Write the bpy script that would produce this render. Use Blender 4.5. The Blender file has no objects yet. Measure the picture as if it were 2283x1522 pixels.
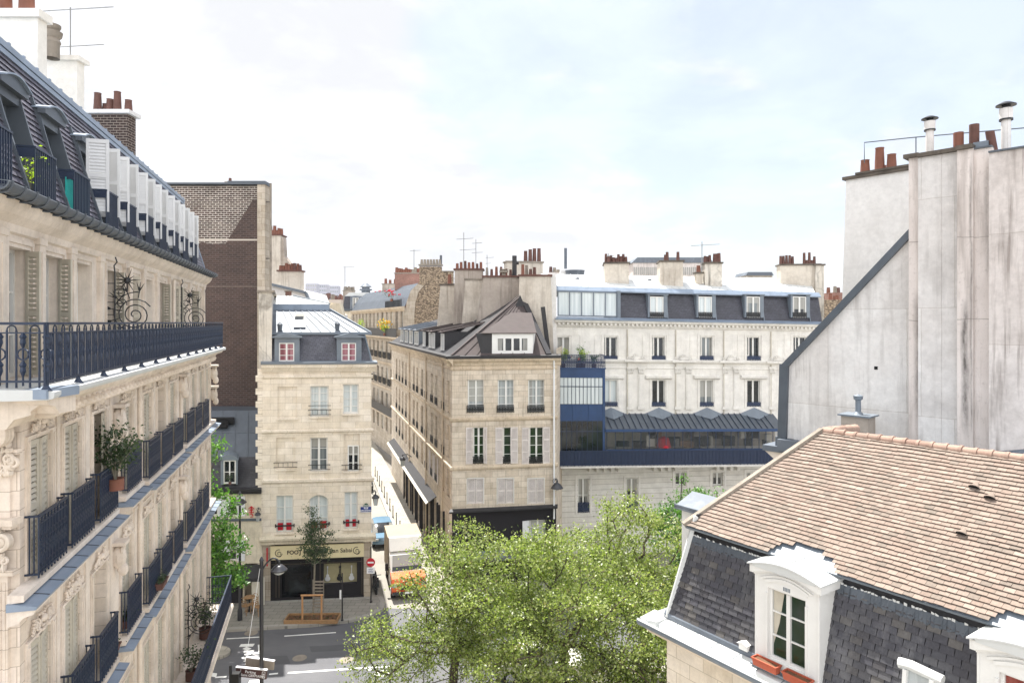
import bpy, math, random
import numpy as np
from mathutils import Vector, Matrix, noise
S = bpy.context.scene
COL = S.collection
R = random.Random(7)
F = 1522.0; CX = 1141.5; HY = 718.0; EYE = 15.7     # focal length and principal point of the photograph, eye height in metres
# ---------------- camera
cam = bpy.data.objects.new('camera', bpy.data.cameras.new('camera')); COL.objects.link(cam)
cam.location = (0, 0, EYE); cam.rotation_euler = (math.radians(90), 0, 0)
cam.data.lens = 24; cam.data.sensor_width = 36; cam.data.shift_y = -43/2283
cam.data.clip_start = .1; cam.data.clip_end = 9000
S.camera = cam
# ---------------- light
SUN_EL = math.radians(64); SUN_AZ = math.radians(-22)   # azimuth from +Y, negative to the left
S.view_settings.view_transform = 'Standard'; S.view_settings.look = 'None'
S.view_settings.exposure = 1.42; S.view_settings.gamma = 1
W = bpy.data.worlds.new('World'); S.world = W; W.use_nodes = True
def world():
    nt = W.node_tree; nt.nodes.clear(); N = nt.nodes.new; L = nt.links.new
    out = N('ShaderNodeOutputWorld'); bg = N('ShaderNodeBackground'); sky = N('ShaderNodeTexSky')
    sky.sky_type = 'NISHITA'; sky.sun_disc = False; sky.sun_elevation = SUN_EL; sky.sun_rotation = SUN_AZ
    sky.air_density = 1.0; sky.dust_density = 1.6; sky.ozone_density = 1.2
    tc = N('ShaderNodeTexCoord'); sep = N('ShaderNodeSeparateXYZ'); L(tc.outputs['Generated'], sep.inputs[0])
    def m(op, a, b=None, c=None, clamp=False):
        n = N('ShaderNodeMath'); n.operation = op; n.use_clamp = clamp
        for i, v in enumerate((a, b, c)):
            if v is None: continue
            if isinstance(v, (int, float)): n.inputs[i].default_value = v
            else: L(v, n.inputs[i])
        return n.outputs[0]
    zz = m('ADD', m('MAXIMUM', sep.outputs['Z'], 0.0), .22)
    px = m('DIVIDE', sep.outputs['X'], zz); py = m('DIVIDE', sep.outputs['Y'], zz)
    cb = N('ShaderNodeCombineXYZ'); L(px, cb.inputs[0]); L(py, cb.inputs[1])
    def nz(scale, det, rough, off):
        mp = N('ShaderNodeMapping'); L(cb.outputs[0], mp.inputs[0]); mp.inputs['Location'].default_value = off
        n = N('ShaderNodeTexNoise'); L(mp.outputs[0], n.inputs['Vector']); n.inputs['Scale'].default_value = scale
        n.inputs['Detail'].default_value = det; n.inputs['Roughness'].default_value = rough
        n.inputs['Distortion'].default_value = .25
        return n.outputs['Fac']
    big = nz(1.05, 9, .56, (3.1, 1.2, 0)); wisp = nz(2.6, 8, .6, (8.3, 5.1, 0))
    # the cloud bank stands to the left and along the horizon
    left = m('MULTIPLY', m('ADD', m('MULTIPLY', sep.outputs['X'], -1.0), .06), 1.25)
    low = m('SUBTRACT', .30, m('MULTIPLY', sep.outputs['Z'], 1.35))
    f = m('ADD', m('ADD', big, m('MAXIMUM', left, -.12)), m('MAXIMUM', low, -.12))
    rmp = N('ShaderNodeMapRange'); rmp.interpolation_type = 'SMOOTHERSTEP'; L(f, rmp.inputs[0])
    rmp.inputs[1].default_value = .50; rmp.inputs[2].default_value = .64
    r2 = N('ShaderNodeMapRange'); r2.interpolation_type = 'SMOOTHERSTEP'; L(wisp, r2.inputs[0])
    r2.inputs[1].default_value = .53; r2.inputs[2].default_value = .70; r2.inputs[4].default_value = .6
    fac = m('MAXIMUM', rmp.outputs[0], r2.outputs[0])
    fb = N('ShaderNodeMapRange'); fb.interpolation_type = 'SMOOTHSTEP'; L(sep.outputs['Y'], fb.inputs[0]); fb.inputs[1].default_value = .1; fb.inputs[2].default_value = -.4  # full cloud cover added to the unseen half of the sky, as fill
    fac = m('MAXIMUM', fac, fb.outputs[0])
    veil = m('ADD', m('MULTIPLY', fac, .46), .54)           # thin veil everywhere
    shade = nz(1.9, 7, .6, (1.0, 7.7, 0))
    cr = N('ShaderNodeMapRange'); L(shade, cr.inputs[0]); cr.inputs[1].default_value = .40; cr.inputs[2].default_value = .60
    cr.inputs[3].default_value = 4.45; cr.inputs[4].default_value = 5.4
    # unseen clouds behind the camera, added and brightened to fill the shaded facades
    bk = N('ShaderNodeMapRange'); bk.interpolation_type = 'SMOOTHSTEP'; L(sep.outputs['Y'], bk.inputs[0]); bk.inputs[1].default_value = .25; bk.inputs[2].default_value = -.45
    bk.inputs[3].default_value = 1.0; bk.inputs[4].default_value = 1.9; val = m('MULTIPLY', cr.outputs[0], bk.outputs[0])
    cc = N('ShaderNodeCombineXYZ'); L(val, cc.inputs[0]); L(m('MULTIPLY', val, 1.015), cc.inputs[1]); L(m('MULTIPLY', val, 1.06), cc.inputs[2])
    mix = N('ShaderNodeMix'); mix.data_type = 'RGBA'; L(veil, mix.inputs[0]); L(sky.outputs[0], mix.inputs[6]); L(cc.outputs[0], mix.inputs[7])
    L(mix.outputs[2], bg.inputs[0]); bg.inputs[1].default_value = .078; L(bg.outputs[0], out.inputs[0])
world()
sl = bpy.data.lights.new('sun', 'SUN'); sl.energy = 3.9; sl.angle = math.radians(.5); sl.color = (1, .965, .91)
so = bpy.data.objects.new('sun', sl); COL.objects.link(so)
sd = Vector((math.sin(SUN_AZ)*math.cos(SUN_EL), math.cos(SUN_AZ)*math.cos(SUN_EL), math.sin(SUN_EL)))
so.rotation_euler = sd.to_track_quat('Z', 'Y').to_euler()
S.render.engine = 'CYCLES'
S.cycles.max_bounces = 6; S.cycles.diffuse_bounces = 3; S.cycles.glossy_bounces = 3; S.cycles.transparent_max_bounces = 8
S.cycles.volume_bounces = 0

# ---------------- geometry helpers
def ray(px, py): return Vector(((px-CX)/F, 1.0, (HY-py)/F))
def P(px, py, D): return Vector((0, 0, EYE)) + ray(px, py)*D
def G(px, py, z=0.0): return P(px, py, (EYE-z)*F/(py-HY))      # where a pixel's ray meets the ground

class MB:
    def __init__(s): s.v = []; s.f = []; s.smooth = False
    def add(s, vs, fs):
        n = len(s.v); s.v += [tuple(v) for v in vs]; s.f += [tuple(i+n for i in f) for f in fs]; return s
    def quad(s, a, b, c, d): return s.add([a, b, c, d], [(0, 1, 2, 3)])
    def box(s, x0, x1, y0, y1, z0, z1):
        return s.add([(x0,y0,z0),(x1,y0,z0),(x1,y1,z0),(x0,y1,z0),(x0,y0,z1),(x1,y0,z1),(x1,y1,z1),(x0,y1,z1)],
            [(0,3,2,1),(4,5,6,7),(0,1,5,4),(1,2,6,5),(2,3,7,6),(3,0,4,7)])
    def bar(s, p, q, w, h=None, up=(0,0,1)):
        h = h or w; p = Vector(p); q = Vector(q); d = q-p
        if d.length < 1e-6: return s
        d.normalize(); u = Vector(up)
        if abs(d.dot(u)) > .98: u = Vector((0, 1, 0))
        a = d.cross(u).normalized(); b = a.cross(d).normalized(); a = a*w/2; b = b*h/2
        return s.add([p-a-b, p+a-b, p+a+b, p-a+b, q-a-b, q+a-b, q+a+b, q-a+b], [(0,3,2,1),(4,5,6,7),(0,1,5,4),(1,2,6,5),(2,3,7,6),(3,0,4,7)])
    def tube(s, pts, r, n=6, r2=None, cap=True):
        pts = [Vector(p) for p in pts]; m = len(pts); r2 = r if r2 is None else r2; prev = None; vs = []
        for i, p in enumerate(pts):
            d = (pts[min(i+1, m-1)]-pts[max(i-1, 0)])
            if d.length < 1e-9: d = Vector((0, 0, 1))
            d.normalize()
            if prev is None:
                u = Vector((0, 0, 1)) if abs(d.z) < .9 else Vector((1, 0, 0)); prev = d.cross(u).normalized()
            a = (prev-d*prev.dot(d))
            a = a.normalized() if a.length > 1e-6 else d.orthogonal().normalized()
            prev = a; b = d.cross(a); rr = r+(r2-r)*i/max(1, m-1)
            for k in range(n):
                t = 2*math.pi*k/n; vs.append(p+(a*math.cos(t)+b*math.sin(t))*rr)
        fs = [(i*n+k, i*n+(k+1) % n, (i+1)*n+(k+1) % n, (i+1)*n+k) for i in range(m-1) for k in range(n)]
        if cap: fs += [tuple(range(n))[::-1], tuple((m-1)*n+k for k in range(n))]
        return s.add(vs, fs)
    def cyl(s, p, q, r, r2=None, n=10): return s.tube([p, q], r, n, r2)
    def lathe(s, c, prof, n=16):
        c = Vector(c); vs = []
        for r, z in prof:
            for k in range(n):
                t = 2*math.pi*k/n; vs.append((c.x+r*math.cos(t), c.y+r*math.sin(t), c.z+z))
        fs = [(i*n+k, i*n+(k+1) % n, (i+1)*n+(k+1) % n, (i+1)*n+k) for i in range(len(prof)-1) for k in range(n)]
        return s.add(vs, fs)
    def ball(s, c, rx, ry=None, rz=None, n=8, m=5):
        ry = ry or rx; rz = rz or rx; vs = [(c[0], c[1], c[2]-rz)]
        for i in range(1, m):
            t = math.pi*i/m
            for k in range(n):
                a = 2*math.pi*k/n; vs.append((c[0]+rx*math.sin(t)*math.cos(a), c[1]+ry*math.sin(t)*math.sin(a), c[2]-rz*math.cos(t)))
        vs.append((c[0], c[1], c[2]+rz)); e = len(vs)-1; fs = [(0, 1+(k+1) % n, 1+k) for k in range(n)]
        for i in range(m-2):
            for k in range(n): fs.append((1+i*n+k, 1+i*n+(k+1) % n, 1+(i+1)*n+(k+1) % n, 1+(i+1)*n+k))
        b = 1+(m-2)*n; fs += [(b+k, b+(k+1) % n, e) for k in range(n)]
        return s.add(vs, fs)
    def prism(s, poly, d0, d1, axis='x'):
        # poly: list of 2-d points; 'x': (y,z) swept along x, 'y': (x,z) swept along y, 'z': (x,y) swept along z
        def pt(p, d): return {'x': (d, p[0], p[1]), 'y': (p[0], d, p[1]), 'z': (p[0], p[1], d)}[axis]
        n = len(poly); ar = sum(poly[i][0]*poly[(i+1) % n][1]-poly[(i+1) % n][0]*poly[i][1] for i in range(n))
        if (ar < 0) != (axis == 'y'): poly = poly[::-1]
        if d1 < d0: d0, d1 = d1, d0
        vs = [pt(p, d0) for p in poly]+[pt(p, d1) for p in poly]
        fs = [tuple(range(n))[::-1], tuple(range(n, 2*n))]+[(i, (i+1) % n, n+(i+1) % n, n+i) for i in range(n)]
        return s.add(vs, fs)
    def slab(s, a, b, c, d, t):
        # quad a b c d (counter-clockwise seen from outside) thickened inward by t
        a, b, c, d = map(Vector, (a, b, c, d)); n = (b-a).cross(d-a).normalized()*t
        return s.add([a, b, c, d, a-n, b-n, c-n, d-n], [(0,1,2,3),(7,6,5,4),(0,4,5,1),(1,5,6,2),(2,6,7,3),(3,7,4,0)])
    def wall(s, x0, x1, z0, z1, holes=(), y=0.0, dep=.28):
        # front face of a wall with rectangular openings and their reveals
        xs = sorted({x0, x1, *[h[0] for h in holes], *[h[1] for h in holes]}); zs = sorted({z0, z1, *[h[2] for h in holes], *[h[3] for h in holes]})
        xs = [x for x in xs if x0-1e-6 <= x <= x1+1e-6]; zs = [z for z in zs if z0-1e-6 <= z <= z1+1e-6]
        for i in range(len(xs)-1):
            for j in range(len(zs)-1):
                cx = (xs[i]+xs[i+1])/2; cz = (zs[j]+zs[j+1])/2
                if any(h[0] < cx < h[1] and h[2] < cz < h[3] for h in holes): continue
                s.quad((xs[i], y, zs[j]), (xs[i+1], y, zs[j]), (xs[i+1], y, zs[j+1]), (xs[i], y, zs[j+1]))
        for h in holes:
            a, b, c, d = h[:4]; e = h[4] if len(h) > 4 else dep
            s.quad((a, y, c), (a, y+e, c), (a, y+e, d), (a, y, d)); s.quad((b, y+e, c), (b, y, c), (b, y, d), (b, y+e, d))
            s.quad((a, y, c), (b, y, c), (b, y+e, c), (a, y+e, c)); s.quad((a, y+e, d), (b, y+e, d), (b, y, d), (a, y, d))
            if len(h) > 5: s.quad((a, y+e, c), (b, y+e, c), (b, y+e, d), (a, y+e, d))     # blind opening
        return s

def tag(o, label=None, cat=None, group=None, kind=None):
    if label: o['label'] = label
    if cat: o['category'] = cat
    if group: o['group'] = group
    if kind: o['kind'] = kind
    return o

def mesh_obj(name, mb, mat, parent=None, smooth=None, tf=None):
    me = bpy.data.meshes.new(name); vs = mb.v
    if tf: vs = [tf(v) for v in vs]
    me.from_pydata([tuple(v) for v in vs], [], mb.f)
    if mat: me.materials.append(MAT[mat])
    if (mb.smooth if smooth is None else smooth):
        me.polygons.foreach_set('use_smooth', [True]*len(me.polygons))
        try: me.set_sharp_from_angle(angle=math.radians(38))
        except Exception: pass
    me.update()
    o = bpy.data.objects.new(name, me); COL.objects.link(o)
    if parent: o.parent = parent
    return o

class FR:
    """A building's frame: local x along the facade, y into the building, z up. k tips the horizontals a little."""
    def __init__(s, x, y, d=(1, 0), k=0.0, like=None, sk=0.0):
        s.sk = sk; n = math.hypot(*d); ux, uy = d[0]/n, d[1]/n
        s.M = Matrix(((ux, -uy, 0, x), (uy, ux, 0, y), (0, 0, 1, 0), (0, 0, 0, 1))); s.Mi = s.M.inverted(); s.k = k
        s.root = like.root if like else None; s.rel = like.root_i @ s.M if like else None
        s.root_i = like.root_i if like else s.Mi
        s.ang = math.atan2(uy, ux)
    @staticmethod
    def px(p0, D0, p1, D1, k=0.0, like=None, depth=None):
        a = P(p0, HY, D0); b = P(p1, HY, D1); f = FR(a.x, a.y, (b.x-a.x, b.y-a.y), k, like); f.L = (b-a).length
        if depth: v = f.Mi.to_3x3() @ Vector((depth[0], depth[1], 0)); f.sk = v.x/v.y      # side walls run along this direction
        return f
    def thing(s, name, label, cat, group=None):
        e = bpy.data.objects.new(name, None); COL.objects.link(e); e.matrix_world = s.M; e.empty_display_size = .3
        tag(e, label, cat, group); s.root = e; return e
    def build(s, name, mb, mat, parent=None, smooth=None):
        k = s.k; rel = s.rel; q = s.sk
        if rel is None: tf = (lambda v: (v[0]+q*v[1], v[1], v[2]+k*v[0])) if (k or q) else None
        else: tf = lambda v: rel @ Vector((v[0]+q*v[1], v[1], v[2]+k*v[0]))
        return mesh_obj(name, mb, mat, parent or s.root, smooth, tf)
    def at(s, px, py, off=0.0):
        # local (x, z) where the pixel's ray meets the plane y = off
        o = s.Mi @ Vector((0, 0, EYE)); d = s.Mi.to_3x3() @ ray(px, py); t = (off-o.y)/d.y; q = o+d*t; x = q.x-s.sk*off
        return x, q.z-s.k*x
    def rect(s, px0, px1, py0, py1, off=0.0):
        # pixel rectangle -> (x0, x1, z0, z1); py0 top, py1 bottom, measured at its middle
        pm = (px0+px1)/2; return s.at(px0, py1, off)[0], s.at(px1, py1, off)[0], s.at(pm, py1, off)[1], s.at(pm, py0, off)[1]
    def w(s, x, y, z): return s.M @ Vector((x+s.sk*y, y, z+s.k*x))
# ---------------- materials
MAT = {}
def hexc(h):
    h = h.lstrip('#'); c = [int(h[i:i+2], 16)/255 for i in (0, 2, 4)]
    return tuple((x/12.92 if x <= .04045 else ((x+.055)/1.055)**2.4) for x in c)+(1,)
class NT:
    def __init__(s, name):
        s.m = bpy.data.materials.new(name); s.m.use_nodes = True; s.nt = s.m.node_tree; s.b = s.nt.nodes['Principled BSDF']; MAT[name] = s.m
        s.tc = s.N('ShaderNodeTexCoord'); s.co = s.tc.outputs['Object']
    def N(s, t): return s.nt.nodes.new(t)
    def L(s, a, b): s.nt.links.new(a, b)
    def math(s, op, a, b=None, clamp=False):
        n = s.N('ShaderNodeMath'); n.operation = op; n.use_clamp = clamp
        for i, v in enumerate((a, b)):
            if v is None: continue
            if isinstance(v, (int, float)): n.inputs[i].default_value = v
            else: s.L(v, n.inputs[i])
        return n.outputs[0]
    def noise(s, scale, det=4, rough=.55, st=(1, 1, 1), dist=0, vec=None):
        mp = s.N('ShaderNodeMapping'); s.L(vec or s.co, mp.inputs[0]); mp.inputs['Scale'].default_value = st
        n = s.N('ShaderNodeTexNoise'); s.L(mp.outputs[0], n.inputs['Vector']); n.inputs['Scale'].default_value = scale
        n.inputs['Detail'].default_value = det; n.inputs['Roughness'].default_value = rough; n.inputs['Distortion'].default_value = dist
        return n.outputs['Fac']
    def rng(s, v, a, b, c=0.0, d=1.0):
        n = s.N('ShaderNodeMapRange'); s.L(v, n.inputs[0]); n.inputs[1].default_value = a; n.inputs[2].default_value = b
        n.inputs[3].default_value = c; n.inputs[4].default_value = d; return n.outputs[0]
    def mix(s, f, a, b, mode='MIX'):
        n = s.N('ShaderNodeMix'); n.data_type = 'RGBA'; n.blend_type = mode
        for i, v in ((0, f), (6, a), (7, b)):
            if isinstance(v, (int, float)): n.inputs[i].default_value = v
            elif isinstance(v, tuple): n.inputs[i].default_value = v
            else: s.L(v, n.inputs[i])
        return n.outputs[2]
    def wallco(s):
        sp = s.N('ShaderNodeSeparateXYZ'); s.L(s.co, sp.inputs[0]); cb = s.N('ShaderNodeCombineXYZ')
        s.L(s.math('ADD', sp.outputs[0], sp.outputs[1]), cb.inputs[0]); s.L(sp.outputs[2], cb.inputs[1]); s.z = sp.outputs[2]; s.x = sp.outputs[0]; s.y = sp.outputs[1]
        return cb.outputs[0]
    def bump(s, h, st=.3, dist=.02, prev=None):
        n = s.N('ShaderNodeBump'); s.L(h, n.inputs['Height']); n.inputs['Strength'].default_value = st; n.inputs['Distance'].default_value = dist
        if prev: s.L(prev, n.inputs['Normal'])
        return n.outputs[0]
    def done(s, col, rough=.8, nrm=None, metal=0.0, spec=None):
        if isinstance(col, tuple): s.b.inputs['Base Color'].default_value = col
        else: s.L(col, s.b.inputs['Base Color'])
        if isinstance(rough, (int, float)): s.b.inputs['Roughness'].default_value = rough
        else: s.L(rough, s.b.inputs['Roughness'])
        if nrm: s.L(nrm, s.b.inputs['Normal'])
        s.b.inputs['Metallic'].default_value = metal
        if spec is not None: s.b.inputs['Specular IOR Level'].default_value = spec
        return s.m

def plain(name, col, rough=.7, var=.12, sc=3, metal=0.0, spec=None, bump=0, dirt=None, dirtamt=.5):
    t = NT(name); c = hexc(col); n = t.noise(sc, 5, .6)
    k = t.rng(n, .3, .7, 1-var, 1+var); a = t.mix(1.0, c, k, 'MULTIPLY') if var else c
    if dirt:
        d = t.noise(1.1, 7, .65, (1, 1, .35)); a = t.mix(t.rng(d, .5, .72, 0, dirtamt), a, hexc(dirt))
    nr = t.bump(t.noise(sc*9, 3), bump, .01) if bump else None
    return t.done(a, rough, nr, metal, spec)

def stone(name, c1, c2, joint, bw=.75, bh=.33, stain='#6d5f4d', amt=.35, ms=.008, bumpy=.25, streak=.25, off=.5, jmix=1.0):
    t = NT(name); w = t.wallco(); br = t.N('ShaderNodeTexBrick'); t.L(w, br.inputs['Vector'])
    br.inputs['Scale'].default_value = 1; br.inputs['Brick Width'].default_value = bw; br.inputs['Row Height'].default_value = bh
    br.inputs['Mortar Size'].default_value = ms; br.inputs['Mortar Smooth'].default_value = .3; br.offset = off
    br.inputs['Color1'].default_value = hexc(c1); br.inputs['Color2'].default_value = hexc(c2); br.inputs['Bias'].default_value = 0
    br.inputs['Mortar'].default_value = tuple(a*jmix+b*(1-jmix) for a, b in zip(hexc(joint), hexc(c1)))
    a = t.mix(1.0, br.outputs['Color'], t.rng(t.noise(1.7, 7, .62), .3, .7, .86, 1.12), 'MULTIPLY')
    a = t.mix(1.0, a, t.rng(t.noise(14, 5, .7), .3, .7, .93, 1.06), 'MULTIPLY')
    st = t.math('MULTIPLY', t.rng(t.noise(.9, 6, .7), .46, .72), t.rng(t.noise(5, 5, .6, (1, 1, .12)), .3, .65))
    a = t.mix(t.math('MULTIPLY', st, amt), a, hexc(stain))
    v = t.rng(t.noise(9, 4, .6, (1, 1, .05)), .54, .72, 0, streak); a = t.mix(v, a, hexc(stain))
    b = t.bump(br.outputs['Fac'], -bumpy, .012); b = t.bump(t.noise(22, 5, .7), .18, .008, b)
    return t.done(a, .88, b)

def slate(name, c1, c2, w=.22, h=.11):
    t = NT(name); vec = t.wallco(); br = t.N('ShaderNodeTexBrick'); t.L(vec, br.inputs['Vector']); br.inputs['Scale'].default_value = 1
    br.inputs['Brick Width'].default_value = w; br.inputs['Row Height'].default_value = h; br.inputs['Mortar Size'].default_value = .006
    br.inputs['Color1'].default_value = hexc(c1); br.inputs['Color2'].default_value = hexc(c2); br.inputs['Mortar'].default_value = hexc('#17181c')
    a = t.mix(1.0, br.outputs['Color'], t.rng(t.noise(1.3, 6, .65, (1, 1, .5)), .3, .7, .7, 1.35), 'MULTIPLY')
    a = t.mix(1.0, a, t.rng(t.noise(8, 4), .3, .7, .88, 1.12), 'MULTIPLY')
    return t.done(a, .5, t.bump(br.outputs['Fac'], -.5, .012))

def island(name, cols, rough=.6, var=.1, bump=.1, stain=None, spec=None, amt=.5, sc=2.0):
    # colour changes from piece to piece (each loose slate, tile or leaf)
    t = NT(name); g = t.N('ShaderNodeNewGeometry'); rp = t.N('ShaderNodeValToRGB'); t.L(g.outputs['Random Per Island'], rp.inputs[0])
    e = rp.color_ramp.elements; n = len(cols); e[0].color = hexc(cols[0]); e[1].color = hexc(cols[-1]); e[1].position = 1
    for i in range(1, n-1): q = e.new(i/(n-1)); q.color = hexc(cols[i])
    a = t.mix(1.0, rp.outputs[0], t.rng(t.noise(20, 4, .7), .3, .7, 1-var, 1+var), 'MULTIPLY')
    if stain: a = t.mix(t.rng(t.noise(sc, 6, .7, (1, 1, .4)), .5, .75, 0, amt), a, hexc(stain))
    return t.done(a, rough, t.bump(t.noise(40, 3), bump, .005), 0, spec)

def glass(name, col, rough=.06, fold=0.0, fcol='#ffffff', refl=.5):
    t = NT(name); a = hexc(col)
    if fold:
        w = t.wallco(); n = t.noise(6, 3, .5, (1, .04, 1), vec=w); a = t.mix(t.rng(n, .3, .7, 0, fold), a, hexc(fcol))
    else:
        n = t.noise(1.2, 4, .6); a = t.mix(t.rng(n, .4, .7, 0, .6), a, hexc('#3a4144'))
    if name in ('glass', 'glass_grey', 'glass_lace'):      # drapes drawn to different widths, a blind in some
        oi = t.N('ShaderNodeObjectInfo'); gs_ = t.N('ShaderNodeSeparateXYZ'); t.L(t.tc.outputs['Generated'], gs_.inputs[0]); rd = oi.outputs['Random']
        side = t.math('MULTIPLY', t.math('ABSOLUTE', t.math('SUBTRACT', gs_.outputs[0], .5)), 2.0); wv = t.math('MULTIPLY', t.noise(14, 2, .5, (1, .1, 1), vec=t.wallco()), .12)
        d = t.math('GREATER_THAN', t.math('ADD', side, wv), t.math('ADD', t.math('MULTIPLY', rd, .8), .5)); fold_ = t.mix(t.noise(22, 2, .5, (1, .05, 1), vec=t.wallco()), hexc('#6f6f6b'), hexc('#b9b7b0'))
        a = t.mix(t.math('MULTIPLY', d, .8), a, fold_); r2_ = t.math('FRACT', t.math('MULTIPLY', rd, 7.13)); bl = t.math('MULTIPLY', t.math('GREATER_THAN', gs_.outputs[2], t.math('ADD', r2_, .25)), t.math('LESS_THAN', r2_, .5))
        a = t.mix(t.math('MULTIPLY', bl, .75), a, hexc('#a9a79f'))
    t.done(a, rough, t.bump(t.noise(1.6, 2), .05, .02), 0, refl)

stone('lime_left', '#dfd2c4', '#d6c8b7', '#a59685', .62, .31, '#85735c', .45, .006, .18, .18)
stone('lime_plain', '#e1d5c8', '#d8cbbb', '#c4b6a4', 3.0, 3.0, '#8a7860', .45, .003, .05, .22)
stone('lime_shop', '#e6dccd', '#dbcfbc', '#b3a793', .85, .36, '#9a8768', .35, .008, .25, .15)
stone('lime_corner', '#d6cab9', '#c6b8a5', '#988b77', .8, .34, '#6b5c4b', .55, .009, .3, .4)
stone('lime_band', '#cfbfa8', '#c1b098', '#a8967c', 2.0, 2.0, '#6b5a46', .6, .003, .05, .4)
stone('lime_grey', '#bdb2a2', '#aa9d8b', '#8a7d6b', .9, .4, '#5d5140', .6, .01, .25, .4)
stone('white_stone', '#e2dfd9', '#dcd8d0', '#c2bcb2', 3.2, 2.4, '#a59d8f', .22, .004, .05, .2)
stone('white_rustic', '#dedbd4', '#d7d3ca', '#9d968b', 9.0, .36, '#a49c8a', .35, .014, .5, .2, 0)
stone('cream_render', '#d9ceb8', '#d3c7b0', '#cfc3aa', 6, 6, '#7e715c', .55, .002, .03, .35)
stone('brick_brown', '#3c2a24', '#2c201c', '#8f8378', .26, .085, '#1f1613', .35, .012, .4, .15)
stone('brick_red', '#8a5548', '#74443a', '#a08d80', .24, .09, '#4a332c', .4, .015, .4, .1)
stone('shop_black', '#1c191d', '#1a181b', '#1c191d', 5, 5, '#100f10', .3, .001, .02, .1)
slate('slate_blue', '#55565f', '#484953'); slate('slate_dark', '#44444d', '#373740'); slate('slate_old', '#3b3a3f', '#2c2b30')
island('slate_tiles', ['#4c4b51', '#404045', '#545355', '#48484d', '#3d3c41', '#5c5956'], .6, .16, .35, '#8a8989', .35, .45)
island('slate_left', ['#5a5862', '#4d4c56', '#605d68', '#474652', '#55525c'], .5, .12, .3, '#5a5762', .35, .5)
island('roof_tiles', ['#87766a', '#7d6d62', '#908074', '#756a60', '#8a7a6e', '#827267', '#95867a'], .9, .18, .4, '#6f665b', None, .6, 1.6)
island('ridge_tiles', ['#957a6c', '#a08677', '#876d60'], .85, .15, .4, '#7f7468', None, .5)
plain('zinc_light', '#656c75', .55, .1, 1.3, .0, .3, .03, '#99a0a8', .5)
plain('zinc_white', '#c8cac8', .5, .05, 1.0, 0, .5, .03, '#b6b5af', .5)
plain('zinc_blue', '#8390a0', .42, .1, 1.6, 0, .55, .03, '#5e6a78', .6)
plain('zinc_grey', '#707982', .45, .1, 2, 0, .5, .03, '#59616a', .5)
plain('zinc_dark', '#50575f', .45, .12, 2, 0, .5, .03)
plain('zinc_brown', '#4c4442', .75, .1, 2.5, 0, .25, .05, '#55484a', .5)
plain('lead_black', '#2b2a2c', .6, .2, 3)
plain('white_paint', '#dfdeda', .45, .03, 3, 0, .5)
plain('white_wood', '#dddcd7', .5, .04, 4)
plain('cream_wood', '#d8d3c4', .55, .06, 4, dirt='#a79f8c', dirtamt=.4)
plain('shutter_grey', '#bdb6a6', .6, .07, 6, dirt='#978e7e', dirtamt=.5)
plain('shutter_white', '#dadbdb', .5, .03, 6)
plain('shutter_mauve', '#d2cac4', .6, .07, 6, dirt='#8d8078', dirtamt=.5)
plain('iron', '#1f2c42', .45, .15, 8, 0, .5)
plain('iron_blue', '#24344d', .45, .12, 6, 0, .5)
plain('blue_paint', '#2b446a', .55, .12, 3, 0, .4, 0, '#20344f', .5)
plain('navy_paint', '#1f2f4c', .5, .15, 5)
plain('black_iron', '#17181a', .4, .15, 8)
plain('dark_room', '#0d0d0f', .9, .2, 3)
plain('terracotta', '#7d5141', .85, .15, 4, dirt='#6f4636', dirtamt=.6)
plain('terracotta_dark', '#63443b', .85, .2, 4, dirt='#3f2c27', dirtamt=.6)
plain('terracotta_box', '#b1573c', .7, .1, 6)
plain('stain_top', '#5d554c', .9, .3, 3, dirt='#35302b', dirtamt=.7)
plain('cap_stone', '#8d8478', .9, .2, 3, dirt='#4a443c', dirtamt=.7)
plain('wood_raw', '#b88a5e', .7, .15, 5)
plain('wood_wicker', '#9c7a55', .7, .2, 9)
plain('bark', '#4d443a', .9, .25, 7, bump=.5)
plain('bark_young', '#8a8373', .9, .2, 7)
plain('soil', '#6b4c35', .95, .3, 6, bump=.5, dirt='#3a2c1e', dirtamt=.7)
plain('red_paint', '#c01d2c', .45, .05, 4); plain('orange_paint', '#e2602c', .4, .05, 4); plain('teal_cloth', '#1fa39b', .7, .1, 5)
plain('sign_blue', '#17307a', .3, .05, 4); plain('sign_green', '#1d4a37', .4, .05, 4); plain('sign_brown', '#4a2f2d', .4, .08, 4)
plain('sign_cream', '#dccfa6', .6, .04, 2, dirt='#b9a97c', dirtamt=.3); plain('letter_dark', '#3c352b', .6, .05, 3); plain('letter_white', '#efefef', .5, .02, 3)
plain('shop_back', '#a8a07e', .8, .12, 2); plain('red_cloth', '#b3182a', .8, .1, 5)
plain('car_blue', '#5e7f96', .2, .03, 2, 0, .8); plain('van_white', '#dcd9d0', .35, .04, 2, dirt='#b5ae9c', dirtamt=.3); plain('van_box', '#a3947c', .6, .06, 1.5)
plain('rubber', '#141414', .8, .1, 5); plain('chrome', '#c7c9cc', .25, .03, 3, .8); plain('car_dark', '#24282c', .25, .05, 2, 0, .8)
plain('pipe_metal', '#8f8f8d', .5, .15, 5, .3); plain('lamp_paint', '#2a2b30', .35, .1, 5, 0, .6)
plain('city_far', '#a9a9b4', .8, .12, .02); plain('city_mid', '#b3a79b', .8, .2, .12)
plain('petal_red', '#c81431', .6, .15, 9); plain('petal_yellow', '#d9a92c', .6, .15, 9)
glass('glass', '#14181b'); glass('glass_grey', '#5d6467', .08, .8, '#8f9696'); glass('glass_white', '#b8c2c4', .1, .9, '#dde3e2')
glass('glass_lace', '#8f9595', .1, .9, '#bfc4c3'); glass('glass_red', '#6b2a38', .12, .9, '#b98a92'); glass('glass_green', '#17301c', .06)
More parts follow.
